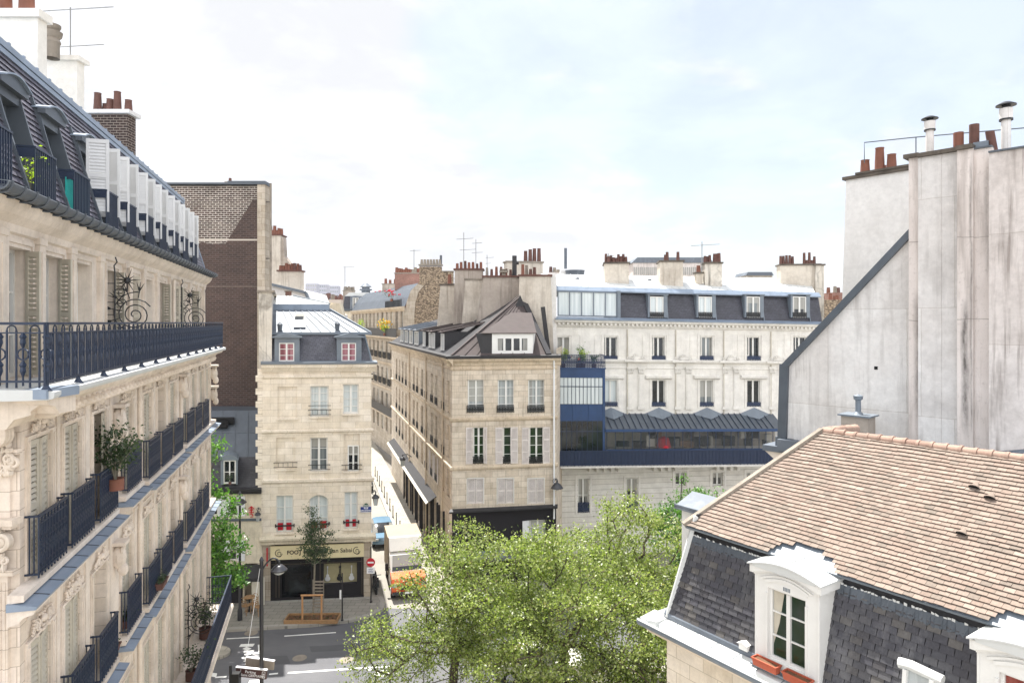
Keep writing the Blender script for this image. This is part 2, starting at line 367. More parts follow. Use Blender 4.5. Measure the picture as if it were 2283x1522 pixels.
glass('glass_reddark', '#7b2f28', .1, .8, '#a86a5f'); glass('glass_shop', '#0f0f12', .05)

def plaster(name, c1, c2, stain, amt=.5, streak=.5, crack=.6, patch=None):
    t = NT(name); w = t.wallco(); a = t.mix(t.rng(t.noise(.55, 6, .6), .35, .65), hexc(c1), hexc(c2)); pf = None
    if patch:                                   # panels of render laid at different times, with a fine soiled joint
        dn = t.N('ShaderNodeMix'); dn.data_type = 'VECTOR'; dn.inputs[0].default_value = .04; t.L(w, dn.inputs[4]); q = t.N('ShaderNodeTexNoise'); q.inputs['Scale'].default_value = 2; t.L(w, q.inputs['Vector']); t.L(q.outputs['Color'], dn.inputs[5])
        br = t.N('ShaderNodeTexBrick'); t.L(dn.outputs[1], br.inputs['Vector']); br.inputs['Scale'].default_value = 1; br.offset = .37; br.inputs['Brick Width'].default_value = patch[0]; br.inputs['Row Height'].default_value = patch[1]; br.inputs['Mortar Size'].default_value = .012; br.inputs['Mortar Smooth'].default_value = .6
        br.inputs['Color1'].default_value = (1, 1, 1, 1); br.inputs['Color2'].default_value = (.90, .885, .875, 1); br.inputs['Mortar'].default_value = (.72, .69, .66, 1); a = t.mix(1.0, a, br.outputs['Color'], 'MULTIPLY'); pf = br.outputs['Fac']
    a = t.mix(1.0, a, t.rng(t.noise(6, 6, .7), .3, .7, .9, 1.08), 'MULTIPLY')
    a = t.mix(t.math('MULTIPLY', t.rng(t.noise(.5, 7, .7), .48, .75), amt), a, hexc(stain))
    a = t.mix(t.math('MULTIPLY', t.rng(t.noise(2.4, 5, .65, (1, 1, .09)), .52, .74), streak), a, hexc(stain))
    v = t.N('ShaderNodeTexVoronoi'); v.feature = 'DISTANCE_TO_EDGE'; v.inputs['Scale'].default_value = .35; t.L(t.co, v.inputs['Vector'])
    mp = t.N('ShaderNodeMix'); mp.data_type = 'VECTOR'; t.L(t.co, mp.inputs[4])
    nn = t.N('ShaderNodeTexNoise'); nn.inputs['Scale'].default_value = 1.5; t.L(t.co, nn.inputs['Vector']); t.L(nn.outputs['Color'], mp.inputs[5]); mp.inputs[0].default_value = .35
    t.L(mp.outputs[1], v.inputs['Vector']); cr = t.rng(v.outputs['Distance'], 0, .012, crack, 0); a = t.mix(cr, a, hexc(stain))
    drip = t.math('MULTIPLY', t.rng(t.noise(5.5, 6, .7, (1, 1, .035)), .56, .66), t.rng(t.noise(.6, 3, .5), .42, .62)); a = t.mix(t.math('MULTIPLY', drip, streak), a, hexc(stain))
    return t.done(a, .92, t.bump(t.noise(12, 6, .7), .3, .012))
plaster('plaster_gable', '#e2e0dd', '#d8d4d0', '#8f8984', .5, .5, .05, (2.3, 3.1))
plaster('plaster_pink', '#ded7d2', '#d2cac4', '#7d726b', .6, .9, .05, (5, 2.9))
plaster('plaster_white', '#e4e2df', '#dcdad7', '#bdb8b2', .35, .25, .1)
plaster('plaster_chalk', '#efeae0', '#e9e4da', '#d3ccbf', .25, .15, .05)
plaster('plaster_stack', '#b2a79b', '#a3988d', '#6f655c', .7, .8, .04)
plaster('plaster_pale', '#cec6b9', '#c2b8aa', '#85796b', .65, .7, .04)
plaster('plaster_stained', '#d5cfc4', '#c9c1b4', '#4f483f', .85, .85, .3)
plaster('asphalt_road', '#6c6c6c', '#626262', '#4e4e4e', .5, .1, .5)
plaster('pavement_stone', '#77756f', '#6c6a65', '#4f4c47', .5, .2, .3)
plaster('pavement_light', '#b9b5ab', '#a9a59b', '#7c776e', .4, .2, .3)

def rubble(name):
    t = NT(name); v = t.N('ShaderNodeTexVoronoi'); w = t.wallco(); mp = t.N('ShaderNodeMapping'); t.L(w, mp.inputs[0]); mp.inputs['Scale'].default_value = (4.6, 7.5, 1)
    t.L(mp.outputs[0], v.inputs['Vector']); v.inputs['Scale'].default_value = 1; rp = t.N('ShaderNodeValToRGB')
    sp = t.N('ShaderNodeSeparateColor'); t.L(v.outputs['Color'], sp.inputs[0]); t.L(sp.outputs[0], rp.inputs[0])
    e = rp.color_ramp.elements; e[0].color = hexc('#857564'); e[1].color = hexc('#b09e86'); q = e.new(.5); q.color = hexc('#98866f')
    a = t.mix(t.rng(v.outputs['Distance'], .45, .7), rp.outputs[0], hexc('#65584a'))
    t.done(a, .95, t.bump(v.outputs['Distance'], -.6, .05))
rubble('rubble')

def brick_wall_mat():
    # brown party wall whose upper part keeps smears of old pale mortar
    t = NT('brick_party'); w = t.wallco(); br = t.N('ShaderNodeTexBrick'); t.L(w, br.inputs['Vector']); br.inputs['Scale'].default_value = 1
    br.inputs['Brick Width'].default_value = .36; br.inputs['Row Height'].default_value = .135; br.inputs['Mortar Size'].default_value = .016; br.inputs['Mortar Smooth'].default_value = .4
    br.inputs['Color1'].default_value = hexc('#4c3b34'); br.inputs['Color2'].default_value = hexc('#3b2e29'); br.inputs['Mortar'].default_value = (1, 1, 1, 1)
    up = t.math('GREATER_THAN', t.math('ADD', t.z, t.math('MULTIPLY', t.noise(1.2, 5), .35)), 20.95)
    dg = t.math('LESS_THAN', t.math('SUBTRACT', t.x, t.math('MULTIPLY', t.z, .62)), -7.0)
    tp = t.math('GREATER_THAN', t.z, 23.6)
    pale = t.math('MULTIPLY', up, t.math('MAXIMUM', dg, tp))
    pn = t.math('MULTIPLY', pale, t.rng(t.noise(.9, 6, .7), .3, .5, .35, 1))
    mort = t.mix(pn, hexc('#4c3a32'), hexc('#cfc7bb'))
    a = t.mix(br.outputs['Fac'], br.outputs['Color'], mort)
    a = t.mix(t.math('MULTIPLY', pn, t.rng(t.noise(5, 5, .7), .52, .7, 0, .6)), a, hexc('#b7aca0'))
    a = t.mix(1.0, a, t.rng(t.noise(.5, 6, .6), .3, .7, .75, 1.2), 'MULTIPLY')
    ln = t.math('LESS_THAN', t.math('ABSOLUTE', t.math('SUBTRACT', t.z, 21.0)), .05); a = t.mix(t.math('MULTIPLY', ln, .8), a, hexc('#c9bfb2'))
    ln = t.math('LESS_THAN', t.math('ABSOLUTE', t.math('SUBTRACT', t.z, 18.0)), .03); a = t.mix(t.math('MULTIPLY', ln, .25), a, hexc('#a89a8d'))
    t.done(a, .9, t.bump(br.outputs['Fac'], -.4, .02))
brick_wall_mat()

def leaf(name, cols, trans=.45):
    t = NT(name); g = t.N('ShaderNodeNewGeometry'); rp = t.N('ShaderNodeValToRGB'); t.L(g.outputs['Random Per Island'], rp.inputs[0])
    e = rp.color_ramp.elements; e[0].color = hexc(cols[0]); e[1].color = hexc(cols[-1])
    for i in range(1, len(cols)-1): q = e.new(i/(len(cols)-1)); q.color = hexc(cols[i])
    cv = t.mix(1.0, rp.outputs[0], t.rng(t.noise(.9, 4, .6), .3, .7, .72, 1.28), 'MULTIPLY'); t.done(cv, .38, None, 0, .6)
    tr = t.N('ShaderNodeBsdfTranslucent'); tcol = t.mix(1.0, rp.outputs[0], (1.22, 1.38, .66, 1), 'MULTIPLY'); t.L(tcol, tr.inputs[0])
    mx = t.N('ShaderNodeMixShader'); mx.inputs[0].default_value = trans; out = t.nt.nodes['Material Output']
    t.L(t.b.outputs[0], mx.inputs[1]); t.L(tr.outputs[0], mx.inputs[2]); t.L(mx.outputs[0], out.inputs[0])
leaf('leaf_spring', ['#707f3b', '#909f4d', '#46562c', '#adb870', '#788843', '#9ba765', '#566638', '#c0c792', '#82784f'])
leaf('leaf_plane', ['#4c7a30', '#5f8c38', '#385f27', '#7a9d4a'])
leaf('leaf_dark', ['#3c4d36', '#4c5f42', '#2f4030', '#5a6c4a'])
leaf('leaf_lime', ['#a5b83c', '#8ba636', '#bcc851'])

def ground_mat(name, c1, c2, lines=None):
    t = NT(name); a = t.mix(t.rng(t.noise(.25, 6, .6), .35, .65), hexc(c1), hexc(c2))
    a = t.mix(1.0, a, t.rng(t.noise(60, 3, .8), .3, .7, .86, 1.12), 'MULTIPLY'); a = t.mix(1.0, a, t.rng(t.noise(1.6, 6, .65, (.3, 1, 1)), .3, .7, .9, 1.08), 'MULTIPLY')
    if lines:
        br = t.N('ShaderNodeTexBrick'); t.L(t.co, br.inputs['Vector']); br.inputs['Scale'].default_value = 1; br.inputs['Brick Width'].default_value = lines[0]
        br.inputs['Row Height'].default_value = lines[1]; br.inputs['Mortar Size'].default_value = lines[2]; br.inputs['Color1'].default_value = (1, 1, 1, 1); br.inputs['Color2'].default_value = (.88, .88, .88, 1); br.inputs['Mortar'].default_value = (.45, .45, .45, 1)
        a = t.mix(1.0, a, br.outputs['Color'], 'MULTIPLY')
    t.done(a, .9, t.bump(t.noise(80, 3, .8), .3, .006))
ground_mat('asphalt', '#676769', '#5c5c60'); ground_mat('paving', '#9a958b', '#8a867e', (.6, .4, .012)); ground_mat('paving_light', '#aaa599', '#9c978c', (.7, .45, .012))
ground_mat('granite', '#a8a49c', '#99958d', (1.0, 5, .01)); ground_mat('street_light', '#969289', '#8a867e'); ground_mat('city_ground', '#8d8880', '#7b766e')
plain('road_paint', '#e8e8e4', .7, .06, 6, dirt='#b5b5b0', dirtamt=.5)
ground_mat('lead_patch', '#5a5a5c', '#515154')
# ---------------- kit of parts
def window(fr, x0, x1, z0, z1, y=.2, rows=3, gm='glass', fm='white_wood', fw=.055, leaves=2, mull=.1, parent=None, mt=.03, tr=None, sub=None):
    m = MB(); d0, d1 = y-.04, y+.03
    m.box(x0, x0+fw, d0, d1, z0, z1); m.box(x1-fw, x1, d0, d1, z0, z1); m.box(x0+fw, x1-fw, d0, d1, z1-fw, z1); m.box(x0+fw, x1-fw, d0, d1, z0, z0+fw*1.4)
    w = (x1-x0)/leaves
    for i in range(1, leaves): m.box(x0+i*w-mull/2, x0+i*w+mull/2, d0-.012, d1, z0+fw, z1-fw)
    for j in range(1, rows):
        z = z0+(z1-z0)*j/rows
        for i in range(leaves): m.box(x0+i*w+.02, x0+(i+1)*w-.02, d0+.015, d1-.01, z-mt/2, z+mt/2)
    if tr: m.box(x0, x1, d0-.014, d1, tr-.04, tr+.04)
    if sub:
        for i in range(leaves): m.box(x0+(i+.5)*w-mt/2, x0+(i+.5)*w+mt/2, d0+.014, d1-.012, z0, z1)
    o = fr.build('window', m, fm, parent)
    p = MB().box(x0+.02, x1-.02, y+.012, y+.022, z0+.02, z1-.02); fr.build('pane', p, gm, o)
    return o

def shutter(fr, hx, y, z0, z1, w, ang, mat='shutter_grey', parent=None, pitch=.06, sgn=1, rails=1):
    """One louvred leaf hinged at (hx, y); ang = 0 lies flat in the wall plane pointing +x (sgn 1) or -x (sgn -1), 90 stands straight out."""
    a = math.radians(ang); cx, sy = math.cos(a)*sgn, -math.sin(a); nx, ny = math.sin(a)*sgn, math.cos(a); m = MB()
    def bx(u0, u1, t0, t1, c0, c1):
        q = [(hx+cx*u+nx*t, y+sy*u+ny*t) for u, t in ((u0, t0), (u1, t0), (u1, t1), (u0, t1))]
        m.add([(p[0], p[1], c0) for p in q]+[(p[0], p[1], c1) for p in q], [(0,3,2,1),(4,5,6,7),(0,1,5,4),(1,2,6,5),(2,3,7,6),(3,0,4,7)])
    bx(0, .06, -.02, .02, z0, z1); bx(w-.06, w, -.02, .02, z0, z1)
    for i in range(rails+2):
        z = z0+(z1-z0-.09)*i/(rails+1); bx(.06, w-.06, -.018, .018, z, z+.09)
    n = int((z1-z0)/pitch)
    for i in range(1, n):
        z = z0+i*pitch; q0 = [(hx+cx*u+nx*-.014, y+sy*u+ny*-.014, z) for u in (.06, w-.06)]; q1 = [(hx+cx*u+nx*.014, y+sy*u+ny*.014, z+pitch*(.97 if 'white' in mat else .58)) for u in (w-.06, .06)]
        m.add(q0+q1, [(0, 1, 2, 3)]); m.add([(p[0], p[1], p[2]-.008) for p in q0]+[(p[0], p[1], p[2]-.008) for p in q1], [(3, 2, 1, 0)])
    return fr.build('shutter', m, mat, parent)

def ring(m, c, r, t, n=10, seg=4, axis='y', a0=0, a1=360):
    pts = []
    for i in range(n+1):
        a = math.radians(a0+(a1-a0)*i/n); u, v = r*math.cos(a), r*math.sin(a)
        pts.append((c[0]+u, c[1], c[2]+v) if axis == 'y' else (c[0], c[1]+u, c[2]+v) if axis == 'x' else (c[0]+u, c[1]+v, c[2]))
    m.tube(pts, t, seg, cap=False)
def spiral(m, c, r0, r1, turns, t, n=26, a0=0, sg=1, seg=5, flat=None):
    pts = []
    for i in range(n+1):
        k = i/n; a = math.radians(a0)+sg*2*math.pi*turns*k; r = r0+(r1-r0)*k; pts.append((c[0]+r*math.cos(a), c[1], c[2]+r*math.sin(a)))
    m.tube(pts, t, seg, flat); return pts

def railing(fr, x0, x1, z0, h, y, mat='iron', pitch=.12, scroll=True, ends=0.0, parent=None, t=.011, name='railing'):
    m = MB(); m.box(x0, x1, y-.025, y+.025, z0+h-.035, z0+h); m.box(x0, x1, y-.014, y+.014, z0+.05, z0+.075); m.box(x0, x1, y-.012, y+.012, z0+h-.16, z0+h-.14)
    n = max(2, int(round((x1-x0)/pitch)))
    for i in range(n+1):
        x = x0+(x1-x0)*i/n; m.bar((x, y, z0), (x, y, z0+h-.03), 2*t)
    if scroll:
        for i in range(n):
            x = x0+(x1-x0)*(i+.5)/n; r = (x1-x0)/n*.42
            for zc, rr in ((z0+.16, r), (z0+h*.42, r*.9), (z0+h*.62, r)): ring(m, (x, y, zc), rr, t*.9, 7, 3)
            m.bar((x, y, z0+.08), (x, y, z0+h-.15), t*1.6)
            m.bar((x-r, y, z0+h*.3), (x+r, y, z0+h*.52), t*1.5); m.bar((x+r, y, z0+h*.3), (x-r, y, z0+h*.52), t*1.5)
            ring(m, (x, y, z0+h-.09), .035, t*.8, 6, 3)
    if ends:
        for x in (x0, x1):
            for z in (z0+h-.02, z0+.06): m.bar((x, y, z), (x, y+ends, z), .03)
            for q in (.33, .66): m.bar((x, y+ends*q, z0+.06), (x, y+ends*q, z0+h), .018)
    return fr.build(name, m, mat, parent)

def cornice(fr, x0, x1, prof, mat, name='cornice', parent=None):
    return fr.build(name, MB().prism(prof, x0, x1, 'x'), mat, parent)

def shingles(m, O, U, V, N, L, H, tw, th, lo=None, hi=None, holes=(), thick=.012, jit=.006, rnd=None, off=.5, lift=.014, wave=0.0, gap=.0):
    """Overlapping slates or tiles laid in rows on a slope: O lower corner, U along, V up the slope, N outward."""
    rnd = rnd or R; O, U, V, N = Vector(O), Vector(U).normalized(), Vector(V).normalized(), Vector(N).normalized(); j = 0; v = 0.0
    while v < H-1e-3:
        vt = min(v+th*1.35, H+th*.3); a = lo(v) if lo else 0; b = hi(v) if hi else L
        cuts = [(a, b)]
        for h in holes:
            if v+th*.5 > h[2] and v+th*.5 < h[3]:
                nc = []
                for p, q in cuts:
                    if h[1] <= p or h[0] >= q: nc.append((p, q)); continue
                    if h[0] > p: nc.append((p, h[0]))
                    if h[1] < q: nc.append((h[1], q))
                cuts = nc
        u = (-(j % 2)*off)*tw+math.floor(a/tw)*tw
        wob = rnd.uniform(-jit, jit)
        while u < b:
            u0, u1 = u+.002+rnd.uniform(0, .002), u+tw-.003-gap
            for p, q in cuts:
                c0, c1 = max(u0, p), min(u1, q)
                if c1-c0 < .03: continue
                d = rnd.uniform(-jit, jit)+wob+wave*noise.noise(Vector((c0*.9, v*2.1, 3.3))); l = lift+rnd.uniform(0, jit*.6)
                pts = [O+U*c0+V*(v+d)+N*(l+thick), O+U*c1+V*(v+d+rnd.uniform(-jit, jit)*.5)+N*(l+thick), O+U*c1+V*vt+N*.004, O+U*c0+V*vt+N*.004]
                bt = [pts[0]-N*thick, pts[1]-N*thick, pts[2]-N*.004, pts[3]-N*.004]
                m.add(pts+bt, [(0, 1, 2, 3), (4, 5, 1, 0), (5, 6, 2, 1), (7, 4, 0, 3)])
            u += tw
        v += th; j += 1
    return m

def zinc(fr, bl, br, tr, tl, n, mat='zinc_light', name='roof', t=.05, seam=.045, parent=None, cross=0):
    m = MB(); bl, br, tr, tl = map(Vector, (bl, br, tr, tl)); m.slab(bl, br, tr, tl, t); nn = (br-bl).cross(tl-bl).normalized()
    for i in range(n+1):
        k = i/n; a = bl.lerp(br, k); b = tl.lerp(tr, k)
        if (a-b).length > .2: m.bar(a+nn*.012, b+nn*.012, seam, .05, nn)
    for i in range(1, cross+1):
        k = i/(cross+1); m.bar(bl.lerp(tl, k)+nn*.006, br.lerp(tr, k)+nn*.006, .03, .02, nn)
    return fr.build(name, m, mat, parent)

def pot(m, c, r=.11, h=.4, n=10, tilt=(0, 0)):
    c = Vector(c); q = len(m.v)
    m.lathe(c, [(r*1.12, 0), (r*1.05, h*.08), (r*.98, h*.5), (r*.86, h*.94), (r*.95, h), (r*.72, h), (r*.7, h*.7), (.001, h*.68)], n)
    if tilt != (0, 0):
        for i in range(q, len(m.v)):
            v = m.v[i]; dz = v[2]-c.z; m.v[i] = (v[0]+dz*tilt[0], v[1]+dz*tilt[1], v[2])

def stack(fr, x0, x1, y0, y1, z0, z1, mat='plaster_stack', cap='cap_stone', pots=(), pm='terracotta', parent=None, name='chimney', taper=(0, 0), over=.09, ct=.12, pr=.12):
    """Chimney stack with its coping; pots: (fraction along x, fraction along y, height, material or None)"""
    m = MB(); a, b = taper
    m.add([(x0-a, y0, z0), (x1+b, y0, z0), (x1+b, y1, z0), (x0-a, y1, z0), (x0, y0, z1), (x1, y0, z1), (x1, y1, z1), (x0, y1, z1)],
        [(0,3,2,1),(4,5,6,7),(0,1,5,4),(1,2,6,5),(2,3,7,6),(3,0,4,7)])
    o = fr.build(name, m, mat, parent)
    k = MB().box(x0-over, x1+over, y0-over, y1+over, z1+.002, z1+ct); fr.build('coping', k, cap, o)
    for p in pots:
        q = MB(); q.smooth = True; pot(q, (x0+(x1-x0)*p[0], y0+(y1-y0)*p[1], z1+ct-.01), p[4] if len(p) > 4 else pr, p[2]); fr.build('chimney_pot', q, (p[3] if len(p) > 3 and p[3] else pm), o)
    return o
def rpots(n, h=.4, dh=.15, y=.5, pm=None, a=.08, b=.92, seed=1, mats=None, r=None):
    q = random.Random(seed); out = []
    for i in range(n):
        t = (a+(b-a)*(i+.5)/n, y+q.uniform(-.1, .1), h+q.uniform(-dh, dh), (q.choice(mats) if mats else pm))
        out.append(t+((r,) if r else ()))
    return out

def carve(m, cx, cz, w, h, y, n=30, seed=0, depth=.06, r=.02):
    """Carved foliage: mirrored scrolls, leaves and beads standing proud of the plane y."""
    q = random.Random(seed)
    for s in (-1, 1):
        spiral(m, (cx+s*w*.25, y-depth*.4, cz), h*.30, h*.05, 1.6, r*.9, 18, 90, s, 5)
        spiral(m, (cx+s*w*.42, y-depth*.35, cz-h*.12), h*.2, h*.04, 1.3, r*.8, 14, 200, -s, 5)
    for i in range(n):
        u, v = q.uniform(0, w/2), q.uniform(-h/2, h/2)
        e = 1-.35*abs(v)/(h/2); rx, rz = q.uniform(.6, 1.5)*r, q.uniform(.8, 2.0)*r
        for s in (-1, 1): m.ball((cx+s*u*e, y-depth*.25, cz+v), rx, depth*.5, rz, 6, 4)
    m.ball((cx, y-depth*.4, cz+h*.1), w*.09, depth*.8, h*.2, 8, 5)

def antenna(name, label, p, h, arms, group=None, mat='pipe_metal', r=.018, ang=0):
    """TV aerial: a mast with horizontal booms carrying short crossed elements. arms: (height, x start, x end, elements, element length)"""
    m = MB(); m.cyl((0, 0, 0), (0, 0, h), r, n=6); ca, sa = math.cos(ang), math.sin(ang)
    for z, a, b, n, l in arms:
        m.bar((a*ca, a*sa, z), (b*ca, b*sa, z+.06*(b-a)), r*1.1)
        for i in range(n):
            k = a+(b-a)*(i+.5)/n; zz = z+.06*(k-a); m.bar((k*ca+sa*l/2, k*sa-ca*l/2, zz), (k*ca-sa*l/2, k*sa+ca*l/2, zz), r*.6)
    o = mesh_obj(name, m, mat); o.location = p; tag(o, label, 'antenna', group); return o

def text_mesh(s, size, font_shear=0, ext=.004, bold=0.0, spacing=1.0):
    c = bpy.data.curves.new('t', 'FONT'); c.body = s; c.size = size; c.align_x = 'CENTER'; c.align_y = 'CENTER'; c.extrude = ext; c.shear = font_shear; c.offset = bold; c.space_character = spacing
    o = bpy.data.objects.new('t', c); COL.objects.link(o); bpy.context.view_layer.update()
    me = bpy.data.meshes.new_from_object(o.evaluated_get(bpy.context.evaluated_depsgraph_get())); m = MB()
    m.v = [tuple(v.co) for v in me.vertices]; m.f = [tuple(p.vertices) for p in me.polygons]
    bpy.data.objects.remove(o); bpy.data.curves.remove(c); bpy.data.meshes.remove(me); return m
def put_text(m, s, x, y, z, size, rot=0.0, **k):
    """Lettering standing in the xz plane facing -y."""
    t = text_mesh(s, size, **k); c, d = math.cos(rot), math.sin(rot)
    m.add([(x+v[0]*c-v[1]*d, y-v[2], z+v[0]*d+v[1]*c) for v in t.v], t.f)

def leaves_obj(name, pts, size, mat, parent=None, seed=0, up=.3, flat=None):
    """Many small folded leaves (two triangles each, joined on the midrib) at pts."""
    g = np.random.default_rng(seed); n = len(pts); p = np.asarray(pts, dtype=np.float64)
    d = g.normal(size=(n, 3)); d /= np.linalg.norm(d, axis=1)[:, None]
    nn = g.normal(size=(n, 3)); nn[:, 2] = np.abs(nn[:, 2])+up; nn -= d*(nn*d).sum(1)[:, None]; nn /= np.linalg.norm(nn, axis=1)[:, None]
    e = np.cross(d, nn); s = size*g.uniform(.6, 1.35, (n, 1))
    a = p-d*s*.5; c = p+d*s*.5; b = p+e*s*.32+nn*s*.1; b2 = p-e*s*.32+nn*s*.1
    v = np.stack([a, b, c, b2], 1).reshape(-1, 3); me = bpy.data.meshes.new(name); me.vertices.add(4*n); me.vertices.foreach_set('co', v.ravel())
    i = np.arange(n)*4; f = np.stack([i, i+1, i+2, i, i+2, i+3], 1).reshape(-1)
    me.loops.add(6*n); me.loops.foreach_set('vertex_index', f); me.polygons.add(2*n); me.polygons.foreach_set('loop_start', np.arange(2*n)*3); me.polygons.foreach_set('loop_total', np.full(2*n, 3))
    me.update(calc_edges=True); me.materials.append(MAT[mat]); o = bpy.data.objects.new(name, me); COL.objects.link(o)
    if parent: o.parent = parent
    return o

def plant(name, label, p, h, r, mat='leaf_plane', n=250, size=.06, group=None, potm='terracotta', pr=.13, ph=.22, cat='potted plant', seed=1, stems=6, blooms=None):
    e = bpy.data.objects.new(name, None); COL.objects.link(e); e.location = p; tag(e, label, cat, group); q = random.Random(seed)
    if potm:
        m = MB(); m.smooth = True; pot(m, (0, 0, 0), pr*.8, ph); m.v = [(v[0]*(1+.25*v[2]/ph), v[1]*(1+.25*v[2]/ph), v[2]) for v in m.v]; mesh_obj('pot', m, potm, e)
    b = ph if potm else 0; m = MB(); pts = []
    tips = [Vector((q.gauss(0, r*.5), q.gauss(0, r*.4), b+h*q.uniform(.45, 1))) for _ in range(stems)]
    for t in tips: m.tube([(0, 0, b*.6), (t.x*.3, t.y*.3, b+(t.z-b)*.5), t], .008, 4, .004)
    mesh_obj('stem', m, 'bark_young', e)
    for i in range(n):
        t = q.choice(tips); k = q.uniform(.35, 1.08); pts.append((t.x*k+q.gauss(0, r*.28), t.y*k+q.gauss(0, r*.28), b+(t.z-b)*k+q.gauss(0, h*.08)))
    leaves_obj('leaves', pts, size, mat, e, seed)
    if blooms:
        m = MB()
        for i in range(blooms[1]):
            t = q.choice(tips); m.ball((t.x+q.gauss(0, r*.4), t.y+q.gauss(0, r*.3), t.z+q.gauss(0, h*.1)), blooms[2], None, None, 6, 4)
        mesh_obj('bloom', m, blooms[0], e)
    return e
# ================= left building: limestone apartment house with wrought-iron balconies
DX = .2755; n_ = math.hypot(DX, 1)
LB = FR(-4.84-DX*11.2, 11.2, (-DX, 1))
LB.thing('apartment_house', 'long carved limestone apartment house with iron balconies and steep slate mansard', 'building')
UE = 18.75                                        # length of the facade
bays = [.45, 1.98, 3.62, 5.68, 7.72, 9.28, 10.95, 13.0, 14.6, 16.2, 17.7]
def left():
    f = LB; hw = .47; D = 9.0
    holes = []
    fl = [(11.5, 13.75), (8.15, 10.4), (4.1, 7.0)]
    for b in bays:
        for z0, z1 in fl: holes.append((b-hw, b+hw, z0, z1, .32))
    m = MB().wall(-.35, UE, 0, 14.45, holes)
    m.quad((UE, 0, 0), (UE, D, 0), (UE, D, 14.45), (UE, 0, 14.45)); m.quad((-.35, D, 0), (-.35, 0, 0), (-.35, 0, 14.45), (-.35, D, 14.45))
    m.quad((UE, D, 0), (-.35, D, 0), (-.35, D, 17.6), (UE, D, 17.6)); f.build('wall', m, 'lime_left')
    # wall behind the long balcony
    up = [(b-hw+.02, b+hw-.02, 14.75, 16.95, .35) for b in bays]
    m = MB().wall(-.75, UE, 14.6, 17.5, up, .30); m.quad((UE, .3, 14.6), (UE, D, 14.6), (UE, D, 17.6), (UE, .3, 17.6)); m.quad((-.75, D, 14.6), (-.75, .3, 14.6), (-.75, .3, 17.6), (-.75, D, 17.6))
    f.build('attic_wall', m, 'lime_plain')
    mo = MB()
    for i, b in enumerate(bays):                   # mouldings and thin pilasters of the attic floor
        for x in (b-hw-.07, b+hw): mo.box(x, x+.07, .27, .30, 14.7, 17.02)
        mo.box(b-hw-.07, b+hw+.07, .27, .30, 17.02, 17.09)
    pil = [-.35, 1.22, 2.8, 4.65, 6.7, 8.5, 10.12, 11.98, 13.8, 15.4, 16.95, 18.5]
    for x in pil:
        mo.box(x-.13, x+.13, .22, .30, 14.62, 17.2); mo.box(x-.17, x+.17, .2, .3, 17.08, 17.2); mo.box(x-.07, x+.07, .20, .22, 14.9, 16.95)
    f.build('pilaster', mo, 'lime_plain')
    # cornice, gutter
    cornice(f, -1.3, UE+.25, [(.3, 17.15), (.24, 17.18), (.22, 17.3), (.08, 17.42), (.02, 17.5), (-.02, 17.62), (.6, 17.62), (.6, 17.15)], 'lime_plain')
    g = MB(); g.smooth = True; pts = []
    prof = [(.02-.13+.15*math.cos(a), 17.75+.13*math.sin(a)) for a in [math.radians(t) for t in range(180, 361, 20)]]
    prof2 = [(y*.93+.0, z+.014) for y, z in prof][::-1]
    g.prism(prof+prof2, -1.4, UE+.2, 'x'); g.box(-1.4, UE+.2, .03, .35, 17.72, 17.76)
    for i in range(44):
        x = -1.3+i*.455; g.bar((x, -.26, 17.77), (x, .12, 17.80), .03, .012); g.tube([(x, -.27, 17.78), (x, -.255, 17.70), (x, -.2, 17.62), (x, -.1, 17.595), (x, .03, 17.61)], .018, 4)
    f.build('gutter', g, 'zinc_dark')
    # slates: from y=.2 z=17.78 up to y=1.13 z=20.85
    y0, z0, y1, z1 = .22, 17.78, 1.13, 20.8; V = Vector((0, y1-y0, z1-z0)); H = V.length; V.normalize(); N = Vector((0, -V.z, V.y))
    dorm = [-.75, .95+.15, 3.0, 5.1, 6.8, 8.7, 10.4, 12.3, 14.0, 15.8]; dw = .5
    hol = [(d-dw+1.3, d+dw+1.3, -.05, H*.70) for d in dorm]
    m = MB(); shingles(m, (-1.3, y0, z0), (1, 0, 0), V, N, UE+1.3, H, .30, .125, holes=hol, thick=.013, jit=.006, lift=.026, gap=.006)
    f.build('slates', m, 'slate_left')
    b = MB(); xs = -1.3
    segs = []; last = -1.3
    for d in dorm: segs.append((last, d-dw)); last = d+dw
    segs.append((last, UE))
    for a, c in segs: b.slab((a, y0+.02, z0-.1), (c, y0+.02, z0-.1), (c, y1+.02, z1), (a, y1+.02, z1), .05)
    for d in dorm: b.slab((d-dw, y0+(y1-y0)*.68+.02, z0+(z1-z0)*.68), (d+dw, y0+(y1-y0)*.68+.02, z0+(z1-z0)*.68), (d+dw, y1+.02, z1), (d-dw, y1+.02, z1), .05)
    b.quad((UE, y0, z0-.1), (UE, D, z0-.1), (UE, D, 21.4), (UE, y1, z1))
    f.build('roof_base', b, 'lead_black')
    h = MB(); h.bar((UE, y0-.02, z0), (UE, y1-.02, z1), .07); h.bar((-1.4, y1-.03, z1+.04), (UE, y1-.03, z1+.04), .16, .12); h.bar((-1.4, y1-.07, z1-.09), (UE, y1-.07, z1-.09), .05, .1)
    h.slab((-1.4, y1-.02, z1+.1), (UE, y1-.02, z1+.1), (UE, 4.6, 22.0), (-1.4, 4.6, 22.0), .05)
    for i in range(31):
        x = -1.3+i*.66; h.bar((x, y1-.08, z1+.06), (x, 4.6, 22.03), .045, .07); h.box(x-.035, x+.035, y1-.10, y1-.02, z1+.06, z1+.15)
    h.slab((UE, 8.6, 20.9), (-1.4, 8.6, 20.9), (-1.4, 4.6, 22.0), (UE, 4.6, 22.0), .05)
    f.build('zinc_roof', h, 'zinc_blue')
